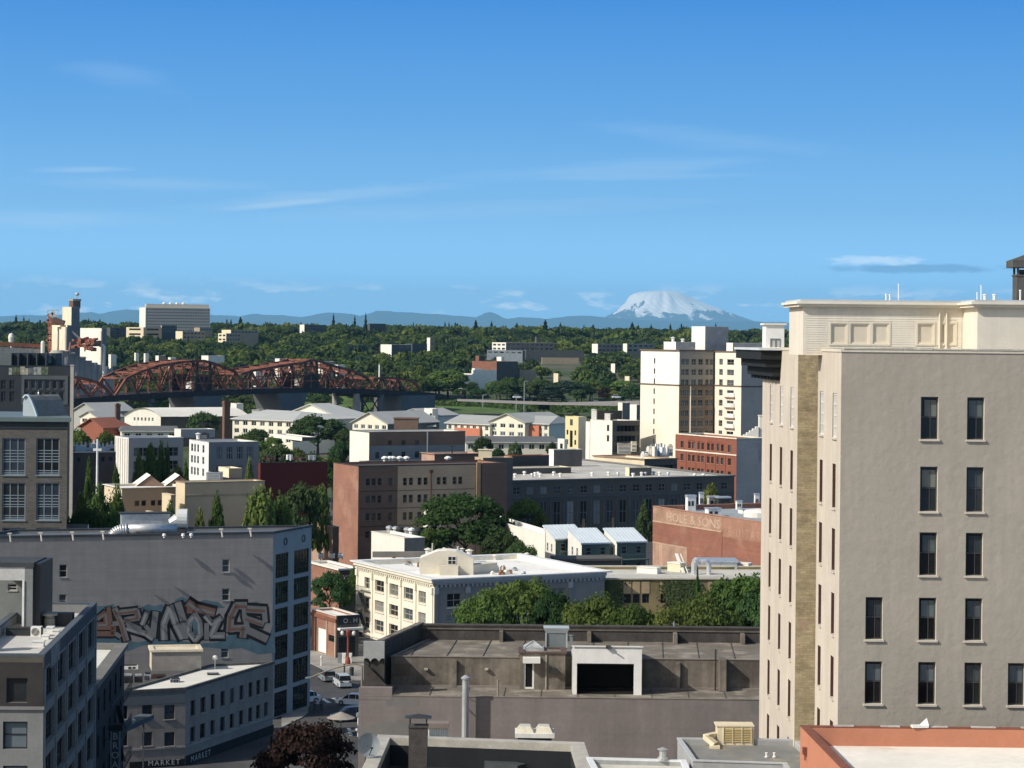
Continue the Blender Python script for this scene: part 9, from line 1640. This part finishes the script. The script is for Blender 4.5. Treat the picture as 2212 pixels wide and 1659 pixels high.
gh = 'notable trees on the far bank'
for i, (k, x, y, w, D, m, lb) in enumerate((('broad', 968, 799, 88, 1490, LF, 'great round tree right of the bridge end'), ('broad', 948, 820, 60, 1480, LFD, 'darker tree on the left flank of the great round tree'), ('broad', 1005, 830, 60, 1485, LFD, 'darker tree on the right flank of the great round tree'), ('broad', 1215, 822, 90, 1440, LFB, 'broad blue-green cedar on the far bank'), ('broad', 1190, 845, 60, 1430, LFB, 'left skirt of the blue-green cedar'), ('broad', 1275, 822, 56, 1470, LFL, 'bright yellow-green tree right of the cedar'), ('broad', 1308, 838, 34, 1430, LFP, 'small purple-leaved tree right of the bright one'), ('broad', 1345, 820, 60, 1500, LFL, 'yellow-green tree left of the white tower'), ('broad', 1080, 822, 70, 1470, LF, 'green tree in the middle of the far bank'), ('broad', 1120, 830, 70, 1460, LFD, 'dark tree left of the cedar'))):
 tree(k, lb, x, y, w, D, m, 1, i % 3, gh)
for i, (zn, x, y, w) in enumerate(sorted((('ZB', 915, 298, 42), ('ZB', 1100, 316, 40), ('ZB', 1195, 293, 42), ('ZB', 105, 330, 75), ('ZB', 20, 352, 40), ('ZC', 165, 358, 70), ('ZC', 768, 352, 85), ('ZC', 900, 378, 60), ('ZC', 1105, 392, 34), ('ZC', 1525, 374, 90), ('ZC', 1190, 405, 55), ('ZC', 1858, 390, 60), ('ZC', 1690, 395, 60), ('ZC', 300, 368, 70), ('ZC', 520, 380, 75), ('ZC', 962, 408, 40), ('ZA', 140, 312, 60), ('ZA', 208, 322, 40), ('ZA', 770, 338, 36), ('ZA', 870, 345, 60), ('ZB', 1610, 372, 26), ('ZB', 1885, 370, 40), ('ZB', 1920, 372, 36), ('ZB', 2150, 358, 60), ('ZD', 262, 600, 30), ('ZA', 2090, 335, 60), ('ZA', 2015, 355, 36), ('ZB', 320, 368, 40)), key=lambda q: zz(*q[:3])[0])):
 X, Y = zz(zn, x, y); D = 2850+(i*37) % 200; tree('conifer', ORD[i]+' dark pointed conifer from the left above the far treeline', X, Y, max(w*0.248*1.5, 13), D, LFC, 1, i % 3, 'conifers on the far skyline')
# the wooded hill: the largest trees singly, the rest as one wood
def wood():
 r = np.random.default_rng(5); pr = PROT; single = 0; cents = []
 D = np.concatenate([r.uniform(1380, 1700, 650), r.uniform(1700, 2300, 1250), r.uniform(2300, 3150, 1700)]); X = r.uniform(-60, 1720, len(D)); D.sort(); e = r.uniform(1700, 3150, 900); D = np.concatenate([D, e]); X = np.concatenate([X, np.where(r.random(900) < 0.75, r.uniform(1720, 2650, 900), r.uniform(-320, -60, 900))])
 for x, d in zip(X, D):
  if x < 235 and d < 1460: continue
  h = r.uniform(8, 17) if d < 2600 else r.uniform(11, 23); z0 = hgt(d); w = h*r.uniform(0.75, 1.25); a, _ = ray(x, 760); yt = CYP-(z0+h-H)/d*F+0.0105*(x-CX); hw = w/2/d*F
  bad = False
  for (x0, x1, y, db) in pr:
   if d < db+8 and d > db-420 and x+hw > x0 and x-hw < x1 and yt < y+13: bad = True; break
   if abs(d-db) < 25 and x+hw > x0-4 and x-hw < x1+4: bad = True; break
  if bad: continue
  if d < 1420 and x > 900: continue
  cents.append((a*d, d, z0, h, w, r.integers(0, 8)))
 kinds = [('broad', LF), ('broad', LFD), ('broad', LF), ('broad', LFL), ('broad', LFD), ('conifer', LFC), ('broad', LFD), ('broad', LFB)]
 labs = ['mid-green broadleaf tree on the wooded far hill', 'dark broadleaf tree on the wooded far hill', 'mid-green broadleaf tree on the wooded far hill', 'pale yellow-green tree on the wooded far hill', 'dark broadleaf tree on the wooded far hill', 'dark conifer on the wooded far hill', 'dark broadleaf tree on the wooded far hill', 'blue-green tree on the wooded far hill']
 for k, (x, d, z0, h, w, q) in enumerate(cents[:250]):
  kd, m = kinds[q]; tree_at(kd, labs[q], x, d, z0-0.5, h*(1.15 if kd == 'conifer' else 1), w*(0.55 if kd == 'conifer' else 1), m, 1 if d < 1600 else 2, k % 3, 'trees of the wooded far hill', TN[kd])
 rest = cents[250:]; mats = [LF, LFD, LFL, LFC, LFB]; mi_of = {'leaf_green': 0, 'leaf_dark': 1, 'leaf_light': 2, 'leaf_conifer': 3, 'leaf_blue_cedar': 4}
 base = {}
 for v in range(4):
  base[('broad', v)] = crown_pts('broad', 300, np.random.default_rng(40+v), 0.10); base[('conifer', v)] = crown_pts('conifer', 200, np.random.default_rng(60+v), 0.09); base[('broad', v+4)] = crown_pts('broad', 150, np.random.default_rng(40+v), 0.14); base[('conifer', v+4)] = crown_pts('conifer', 110, np.random.default_rng(60+v), 0.12)
 Q = []; MI = []
 for x, d, z0, h, w, q in rest:
  kd, m = kinds[q]; b = base[(kd, int(r.integers(0, 4))+(4 if d > 2150 else 0))]
  if kd == 'conifer': w *= 0.5; h *= 1.15
  th = r.uniform(0, 6.28); c, s = math.cos(th), math.sin(th); o = b*np.array([w, w, h]); o = np.stack([o[..., 0]*c-o[..., 1]*s+x, o[..., 0]*s+o[..., 1]*c+d, o[..., 2]+z0-0.5], -1); Q.append(o); MI.append(np.full(len(o), mi_of[m.name]))
 me = quad_mesh('wood', np.concatenate(Q), mats, np.concatenate(MI)); o = bpy.data.objects.new('wood', me); COL.objects.link(o); tag(o, 'distant wood covering the far hill beyond the bridge', 'wood', None, 'stuff')
 # low scrub along the near bank and embankment
 n = 9000; d = r.uniform(1300, 1440, n); x = r.uniform(180, 1650, n); a = (x-CX)/F; z = np.array([hgt(v) for v in d]); c = np.stack([a*d, d, z+r.uniform(0, 1.6, n)], 1); keep = ~((x > 930) & (d < 1352))
 c = c[keep]; nr = r.normal(size=(len(c), 3)); nr[:, 2] = np.abs(nr[:, 2])+0.3; nr /= np.linalg.norm(nr, axis=1, keepdims=True); me = quad_mesh('scrub', quads(c, nr, 1.5, r), [LF, LFL], r.integers(0, 2, len(c))); o = bpy.data.objects.new('scrub', me); COL.objects.link(o); tag(o, 'low green scrub along the far river bank', 'scrub', None, 'stuff')
wood()
# ------------------------------------------------------------------ street life
CARM = {}
def car(label, zn, x, y, hx, hy, L=4.7, Wd=1.85, Hh=1.6, c=(0.5, 0.52, 0.53), van=True, z=0.01, ang=None, name='parked_car', cat='car', group='cars in the street', pos=None):
 p = pos or ptz(*zz(zn, x, y), z); q = ptz(*zz(zn, hx, hy), z) if ang is None else None; a = math.atan2(q.y-p.y, q.x-p.x) if ang is None else ang
 paint = pm('car_paint_%02d%02d%02d' % tuple(int(v*99) for v in c), c, 0.3, 0.03, 1.0, spec=0.5); key = (van, paint.name, L, Hh)
 if key not in CARM:
  def sect(xs, prof, mi, mb):   # loft of half-width/height sections along the length
   rings = []
   for xx, zb, zt, w0, w1 in prof:
    k = len(mb.v); mb.v += [(xx*L, -w0*Wd/2, zb*Hh), (xx*L, w0*Wd/2, zb*Hh), (xx*L, w1*Wd/2, zt*Hh), (xx*L, -w1*Wd/2, zt*Hh)]; rings.append(k)
   for a_, b_ in zip(rings[:-1], rings[1:]):
    for i in range(4): j = (i+1) % 4; mb.f.append((a_+i, b_+i, b_+j, a_+j)); mb.m.append(mi)
   mb.f.append((rings[0], rings[0]+1, rings[0]+2, rings[0]+3)); mb.m.append(mi); e = rings[-1]; mb.f.append((e+3, e+2, e+1, e)); mb.m.append(mi)
  body = MB(); sect(0, [(-0.5, 0.2, 0.5, 0.86, 0.84), (-0.48, 0.14, 0.6, 0.96, 0.92), (-0.2, 0.13, 0.62, 1, 0.96), (0.2, 0.13, 0.6, 1, 0.95), (0.4, 0.14, 0.53, 0.97, 0.88), (0.49, 0.18, 0.45, 0.85, 0.8), (0.5, 0.22, 0.4, 0.8, 0.76)], 0, body)
  cab = MB(); b0 = -0.47 if van else -0.36; sect(0, [(b0, 0.58, 0.6, 0.9, 0.88), (b0+0.05, 0.58, 0.96, 0.9, 0.74), (-0.1, 0.58, 1.0, 0.92, 0.76), (0.12, 0.58, 0.97, 0.92, 0.74), (0.30, 0.58, 0.62, 0.9, 0.86)], 0, cab)
  roof = MB(); sect(0, [(b0+0.06, 0.965, 0.985, 0.76, 0.7), (-0.1, 1.003, 1.02, 0.78, 0.72), (0.12, 0.973, 0.99, 0.76, 0.7)], 0, roof)
  wh = MB().tube((0, -0.11, 0), (0, 0.11, 0), 0.33, None, 14); ty = MB().tube((0, -0.12, 0), (0, 0.12, 0), 0.19, None, 10)
  lt = MB().box((0, 0, 0), 0.06, 0.34, 0.16)
  pl = MB()
  for xx in (b0+0.1, -0.1, 0.1):
   for s in (-1, 1): pl.beam((xx*L, s*0.452*Wd, 0.6*Hh), (xx*L, s*0.38*Wd, 0.975*Hh), 0.09, 0.05)
  CARM[key] = (body.mesh('body', paint), cab.mesh('windows', G_DARK), roof.mesh('roof', paint), wh.mesh('wheel', pm('tyre', (0.02, 0.02, 0.02), 0.9)), ty.mesh('hub', STEEL), lt.mesh('light', pm('tail_light', (0.25, 0.02, 0.02), 0.3)), lt.mesh('light', pm('head_light', (0.7, 0.7, 0.68), 0.2)), pl.mesh('pillar', paint))
 M_ = CARM[key]; t = thing(name, label, cat, (p.x, p.y, z), group); t.rotation_euler.z = a
 def part(nm, me, loc=(0, 0, 0), par=t): o = bpy.data.objects.new(nm, me); COL.objects.link(o); o.parent = par; o.location = loc; return o
 part('body', M_[0]); part('window_glass', M_[1]); part('roof_panel', M_[2]); part('window_pillar', M_[7])
 for fx in (-0.31, 0.32):
  for s in (-1, 1): w = part('wheel', M_[3], (fx*L, s*(Wd/2-0.1), 0.33)); part('hub', M_[4], (0, 0, 0), w)
 for s in (-1, 1): part('tail_light', M_[5], (-0.5*L, s*0.62, 0.5*Hh)); part('head_light', M_[6], (0.492*L, s*0.6, 0.36*Hh))
 return t
car('silver minivan parked at the kerb with its rear towards us', 'V3', 640, 790, 440, 640, c=(0.45, 0.50, 0.52), Hh=1.75, L=5.0)
car('grey hatchback parked ahead of the silver minivan', 'V3', 380, 690, 200, 570, c=(0.20, 0.24, 0.27), Hh=1.5, L=4.3)
car('white car crossing behind the theatre corner', 'V3', 850, 1115, 600, 1100, c=(0.80, 0.80, 0.78), Hh=1.5, van=False)
car('dark sport utility with a bright front below the crosswalk', 'V3', 790, 1390, 600, 1400, c=(0.03, 0.035, 0.04), Hh=1.8, L=4.9)
car('white car half hidden at the corner of the glazed bay', 'V3', -30, 1075, -230, 1090, c=(0.80, 0.80, 0.78), Hh=1.5, van=False)
for i, (x, y, lb) in enumerate(((1020, 1075, 'white car on the far riverside road, left of the tower group'), (1220, 1072, 'white van-like car on the far riverside road under the purple tree'), (1370, 1078, 'white car on the far riverside road nearest the white tower'), (1388, 1022, 'white car higher up on the far riverside slope'), (556, 1075, 'white car on the far riverside road near the lamp'), (525, 1022, 'pale car on the far bank above the road'))):
 p = zp('ZC', x, y, 1338); car(lb, '', 0, 0, 0, 0, c=(0.80, 0.80, 0.78), ang=0.2, pos=Vector((p.x, 1338, p.z-0.3)), z=max(p.z-0.9, hgt(1338)), group='cars on the far riverside road', L=5.5, Hh=2.0)
def person(label, X, Y, z, top, trs, h=1.62, face=0.0):
 t = thing('person', label, 'person', (X, Y, z), 'pedestrians at the crosswalk'); t.rotation_euler.z = face; k = h/1.75
 J = [((0, 0, .95), .15), ((0, 0, 1.2), .15), ((0, 0, 1.42), .16), ((0, 0, 1.52), .065), ((0, 0.01, 1.6), .09), ((0, 0.01, 1.72), .08), ((.1, 0, .9), .1), ((.12, .05, .5), .07), ((.12, -.02, .08), .05), ((.12, .1, .04), .045), ((-.1, 0, .9), .1), ((-.12, -.08, .5), .07), ((-.12, -.16, .1), .05), ((-.12, -.04, .04), .045), ((.2, 0, 1.4), .065), ((.26, -.03, 1.12), .05), ((.25, .08, .88), .04), ((-.2, 0, 1.4), .065), ((-.26, .02, 1.12), .05), ((-.26, .12, .9), .04)]
 E = [(0, 1), (1, 2), (2, 3), (3, 4), (4, 5), (0, 6), (6, 7), (7, 8), (8, 9), (0, 10), (10, 11), (11, 12), (12, 13), (2, 14), (14, 15), (15, 16), (2, 17), (17, 18), (18, 19)]
 me = bpy.data.meshes.new('body'); me.from_pydata([tuple(c*k for c in p) for p, _ in J], E, []); o = bpy.data.objects.new('body', me); COL.objects.link(o)
 o.modifiers.new('skin', 'SKIN'); sv = me.skin_vertices[0].data if me.skin_vertices else None
 if sv is None:
  bm = bmesh.new(); bm.from_mesh(me); bm.verts.layers.skin.verify(); bm.to_mesh(me); bm.free(); sv = me.skin_vertices[0].data
 for i, (_, r) in enumerate(J): sv[i].radius = (r*k, r*k)
 sv[0].use_root = True; sb = o.modifiers.new('subdivision', 'SUBSURF'); sb.levels = 1; sb.render_levels = 1
 m = bpy.data.materials.new('clothing'); m.use_nodes = True; nt_ = m.node_tree; bs = nt_.nodes['Principled BSDF']; tcn = nt_.nodes.new('ShaderNodeTexCoord'); sp = nt_.nodes.new('ShaderNodeSeparateXYZ'); nt_.links.new(tcn.outputs['Object'], sp.inputs[0]); mr = nt_.nodes.new('ShaderNodeMath'); mr.operation = 'DIVIDE'; mr.inputs[1].default_value = h; nt_.links.new(sp.outputs[2], mr.inputs[0]); cr = nt_.nodes.new('ShaderNodeValToRGB'); cr.color_ramp.interpolation = 'CONSTANT'; e = cr.color_ramp.elements
 while len(e) < 4: e.new(0.5)
 for q, (pos, c) in zip(e, ((0.0, (0.02, 0.02, 0.02)), (0.03, trs), (0.545, top), (0.855, (0.35, 0.2, 0.14)))): q.position = pos; q.color = (*c, 1)
 nt_.links.new(mr.outputs[0], cr.inputs[0]); nt_.links.new(cr.outputs[0], bs.inputs['Base Color']); bs.inputs['Roughness'].default_value = 0.9; me.materials.append(m); o.parent = t
 MB().lathe((X, Y+0.0, z+1.6*k), [(0.085, 0), (0.1, 0.05), (0.095, 0.12), (0.05, 0.165), (0.01, 0.17)], 10).build('hair', pm('hair_dark', (0.025, 0.018, 0.014), 0.8), t)
for x, tp, tr_, lb in ((170, (0.12, 0.12, 0.13), (0.02, 0.02, 0.025), 'person in dark clothes standing at the left of three by the crosswalk'), (228, (0.55, 0.54, 0.5), (0.08, 0.08, 0.09), 'person in a pale top standing in the middle of three by the crosswalk'), (285, (0.10, 0.11, 0.13), (0.02, 0.02, 0.025), 'person in dark clothes standing at the right of three by the crosswalk')):
 p = ptz(*zz('V3', x, 1215), 0.01); person(lb, p.x, p.y, 0.01, tp, tr_, 1.55, random.uniform(-0.5, 0.5))
# street lamp with a long curved arm, sign post, parasol, trash can
Dl = 262; P3 = [zp('V3', x, y, Dl) for x, y in ((985, 520), (985, 440), (900, 418), (780, 425), (640, 452), (500, 490), (370, 535), (230, 590), (110, 640))]
t = thing('street_lamp', 'street lamp with a long curved arm over the crossing', 'street lamp', (P3[0].x, Dl, 0.01)); TMB = pm('lamp_taupe', (0.26, 0.21, 0.15), 0.6, 0.1)
MB().lathe((P3[0].x, Dl, 0.01), [(0.3, 0), (0.3, 0.5), (0.16, 0.7), (0.12, P3[1].z)], 10).build('pole', TMB, t); MB().path(P3[1:], 0.085, 8).build('arm', TMB, t); q = P3[-1]; MB().beam(q, q+Vector((-0.7, 0, -0.1)), 0.3, 0.16).build('lantern', FR_GREY, t)
p = ptz(*zz('V3', 915, 1660), 0.01); t = thing('sign_post', 'thin white street post beside the theatre wall', 'post', p); MB().tube(p, (p.x, p.y, zp('V3', 915, 1310, p.y).z), 0.09).build('pole', WHITE_MTL, t); MB().lathe((p.x, p.y, zp('V3', 915, 1330, p.y).z), [(0.1, 0), (0.24, 0.1), (0.24, 0.5), (0.05, 0.6)], 10).build('lantern', FR_GREY, t)
p = ptz(*zz('V3', 620, 1640), 0.01); zc = zp('V3', 620, 1480, p.y).z; t = thing('parasol', 'beige parasol at the pavement edge beside the plum tree', 'parasol', p); mb = MB(); K = 12; w = 1.75
for i in range(K): a, c = 2*math.pi*i/K, 2*math.pi*(i+1)/K; mb.poly([(p.x, p.y, max(zc, 2.9)), (p.x+w*math.cos(a), p.y+w*math.sin(a), max(zc, 2.9)-0.75), (p.x+w*math.cos(c), p.y+w*math.sin(c), max(zc, 2.9)-0.75)])
mb.build('canopy', pm('parasol_beige', (0.34, 0.30, 0.26), 0.9, 0.1), t); MB().tube(p, (p.x, p.y, max(zc, 2.9)), 0.04).build('pole', DARK_MTL, t)
for i, (x, y, lb) in enumerate(((805, 610, 'dark litter bin on the sunlit pavement'), (680, 585, 'dark parking meter cluster on the sunlit pavement'), (285, 440, 'pale bollard on the sunlit pavement'))):
 p = ptz(*zz('V3', x, y), 0.13); MB().lathe((p.x, p.y, 0.13), [(0.3, 0), (0.32, 0.9), (0.35, 0.95), (0.3, 1.15), (0.08, 1.25)] if i == 0 else [(0.12, 0), (0.1, 1.0), (0.18, 1.1), (0.15, 1.4), (0.05, 1.45)], 10).build('litter_bin' if i == 0 else 'bollard', DARK_MTL if i < 2 else LITW, label=lb, cat='bin' if i == 0 else 'bollard')
# lamp posts on the far bank
for i, (x, y0, y1) in enumerate(((585, 890, 1000), (515, 1020, 1120), (225, 1010, 1070))):
 p = zp('ZC', x, y1, 1345); q = zp('ZC', x, y0, 1345); MB().tube((p.x, 1345, hgt(1345)), (p.x, 1345, q.z), 0.45, 0.3, 6).beam((p.x, 1345, q.z), (p.x+2.4, 1345, q.z+0.4), 0.5, 0.4).build('street_lamp', FR_GREY, label=['tallest', 'middle', 'leftmost'][i]+' thin lamp post on the far riverside road', cat='street lamp', group='lamp posts on the far riverside road')
# ------------------------------------------------------------------ far hills, snow mountain, haze
def ridge(name, D, pts, depth, mat, label=None):
 mb = MB(); xs = np.linspace(pts[0][0], pts[-1][0], 260); ys = np.interp(xs, [p[0] for p in pts], [p[1] for p in pts]); rr = np.random.default_rng(2)
 ys = ys+0.5*np.sin(xs/9.0)+0.35*np.sin(xs/4.1+1)
 rows = 6; n = len(xs)
 for j in range(rows):
  f = j/(rows-1)
  for x, y in zip(xs, ys):
   p = pt(x, y, D); zf = p.z*(math.cos((1-f)*math.pi/2)**1.1)+ (80*math.sin(x/13.0+j*1.7)*(1-f) if 0 < j < rows-1 else 0); mb.v.append((p.x*(1-(1-f)*depth/D), D-(1-f)*depth, zf))
 for j in range(rows-1):
  for i in range(n-1): mb.f.append((j*n+i, j*n+i+1, (j+1)*n+i+1, (j+1)*n+i)); mb.m.append(0)
 mb.build(name, mat, kind='structure', smooth=True)
FOREST = pm('far_forest', (0.012, 0.025, 0.02), 0.95, 0.3, 0.0006)
ridge('hills', 74000, [(-120, 684), (0, 683), (62, 680), (100, 682), (174, 675), (198, 674), (218, 679), (238, 672), (273, 669), (303, 669), (330, 675), (456, 680), (520, 683), (543, 678), (618, 681.6), (657, 685), (700, 675), (754, 677), (779, 683), (814, 671), (866, 674), (965, 680), (1022, 685), (1032, 684), (1054, 673), (1072, 678), (1094, 689), (1126, 685), (1161, 686.5), (1176, 690), (1198, 686), (1260, 681), (1310, 686), (1400, 692), (1500, 694), (1620, 694), (1800, 700), (2300, 706)], 9000, FOREST)
def mountain():
 Dm = 83000; c = pt(1424, 700, Dm); hz = CYP+ROLL*(1424-CX); k = Dm/F; n = 150; R_ = 260*k; mb = MB()
 left = ([0, 40, 52, 63, 76, 95, 120, 160, 260], [110, 107, 104, 99, 80, 62, 50, 36, 10]); right = ([0, 32, 49, 86, 133, 170, 208, 260], [110, 109.5, 104, 86, 68, 55, 45, 20]); rr = np.random.default_rng(8)
 th0 = rr.uniform(0, 6.28, 12)
 for j in range(n+1):
  for i in range(n+1):
   x = (i/n*2-1)*R_; y = (j/n*2-1)*R_; r = math.hypot(x, y)/k; th = math.atan2(y, x); wgt = (math.cos(th)+1)/2
   h = float(np.interp(r, *left))*(1-wgt)+float(np.interp(r, *right))*wgt
   gul = sum(math.sin(th*(7+3*q)+th0[q]+r*0.03*(q % 3)) for q in range(6))/6; f = min(1, max(0, (r-25)/50)); h += gul*4.2*f*(1 if r < 200 else 0)+1.2*math.sin(x/k*0.5+y/k*0.31)*f
   mb.v.append((c.x+x, Dm+y, H+max(h, 2)*k-(hz-700)*0))
 for j in range(n):
  for i in range(n): a = j*(n+1)+i; mb.f.append((a, a+1, a+n+2, a+n+1)); mb.m.append(0)
 m = bpy.data.materials.new('snow_mountain'); m.use_nodes = True; t = m.node_tree; bs = t.nodes['Principled BSDF']; bs.inputs['Roughness'].default_value = 0.8
 g = t.nodes.new('ShaderNodeNewGeometry'); sp = t.nodes.new('ShaderNodeSeparateXYZ'); t.links.new(g.outputs['Position'], sp.inputs[0]); nz = t.nodes.new('ShaderNodeTexNoise'); nz.inputs['Scale'].default_value = 0.0018; nz.inputs['Detail'].default_value = 7; nz.inputs['Roughness'].default_value = 0.65
 mp = t.nodes.new('ShaderNodeMapping'); mp.inputs['Scale'].default_value = (1, 0.6, 0.35); t.links.new(g.outputs['Position'], mp.inputs[0]); t.links.new(mp.outputs[0], nz.inputs['Vector'])
 a = t.nodes.new('ShaderNodeMapRange'); a.inputs['From Min'].default_value = H+44*k; a.inputs['From Max'].default_value = H+88*k; t.links.new(sp.outputs[2], a.inputs[0])
 s = t.nodes.new('ShaderNodeMath'); s.operation = 'MULTIPLY_ADD'; t.links.new(nz.outputs[0], s.inputs[0]); s.inputs[1].default_value = 3.4; s.inputs[2].default_value = -1.6
 s2 = t.nodes.new('ShaderNodeMath'); s2.operation = 'ADD'; t.links.new(a.outputs[0], s2.inputs[0]); t.links.new(s.outputs[0], s2.inputs[1])
 cr = t.nodes.new('ShaderNodeValToRGB'); cr.color_ramp.elements[0].position = 0.42; cr.color_ramp.elements[0].color = (0.04, 0.05, 0.06, 1); cr.color_ramp.elements[1].position = 0.6; cr.color_ramp.elements[1].color = (0.9, 0.89, 0.86, 1); t.links.new(s2.outputs[0], cr.inputs[0]); t.links.new(cr.outputs[0], bs.inputs['Base Color'])
 mb.build('mountain', m, kind='structure', smooth=True)
mountain()
def haze():
 mb = MB().prism([(-70000, -2500), (70000, -2500), (70000, 90000), (-70000, 90000)], -14, 2080); m = bpy.data.materials.new('haze'); m.use_nodes = True; t = m.node_tree; t.nodes.clear()
 o = t.nodes.new('ShaderNodeOutputMaterial'); v = t.nodes.new('ShaderNodeVolumePrincipled'); v.inputs['Color'].default_value = (0.30, 0.65, 1.0, 1); v.inputs['Density'].default_value = 1.75e-5; v.inputs['Anisotropy'].default_value = 0.0; t.links.new(v.outputs[0], o.inputs['Volume'])
 mb.build('haze', m, kind='stuff', label='thin blue haze in the distance', cat='haze')
haze()
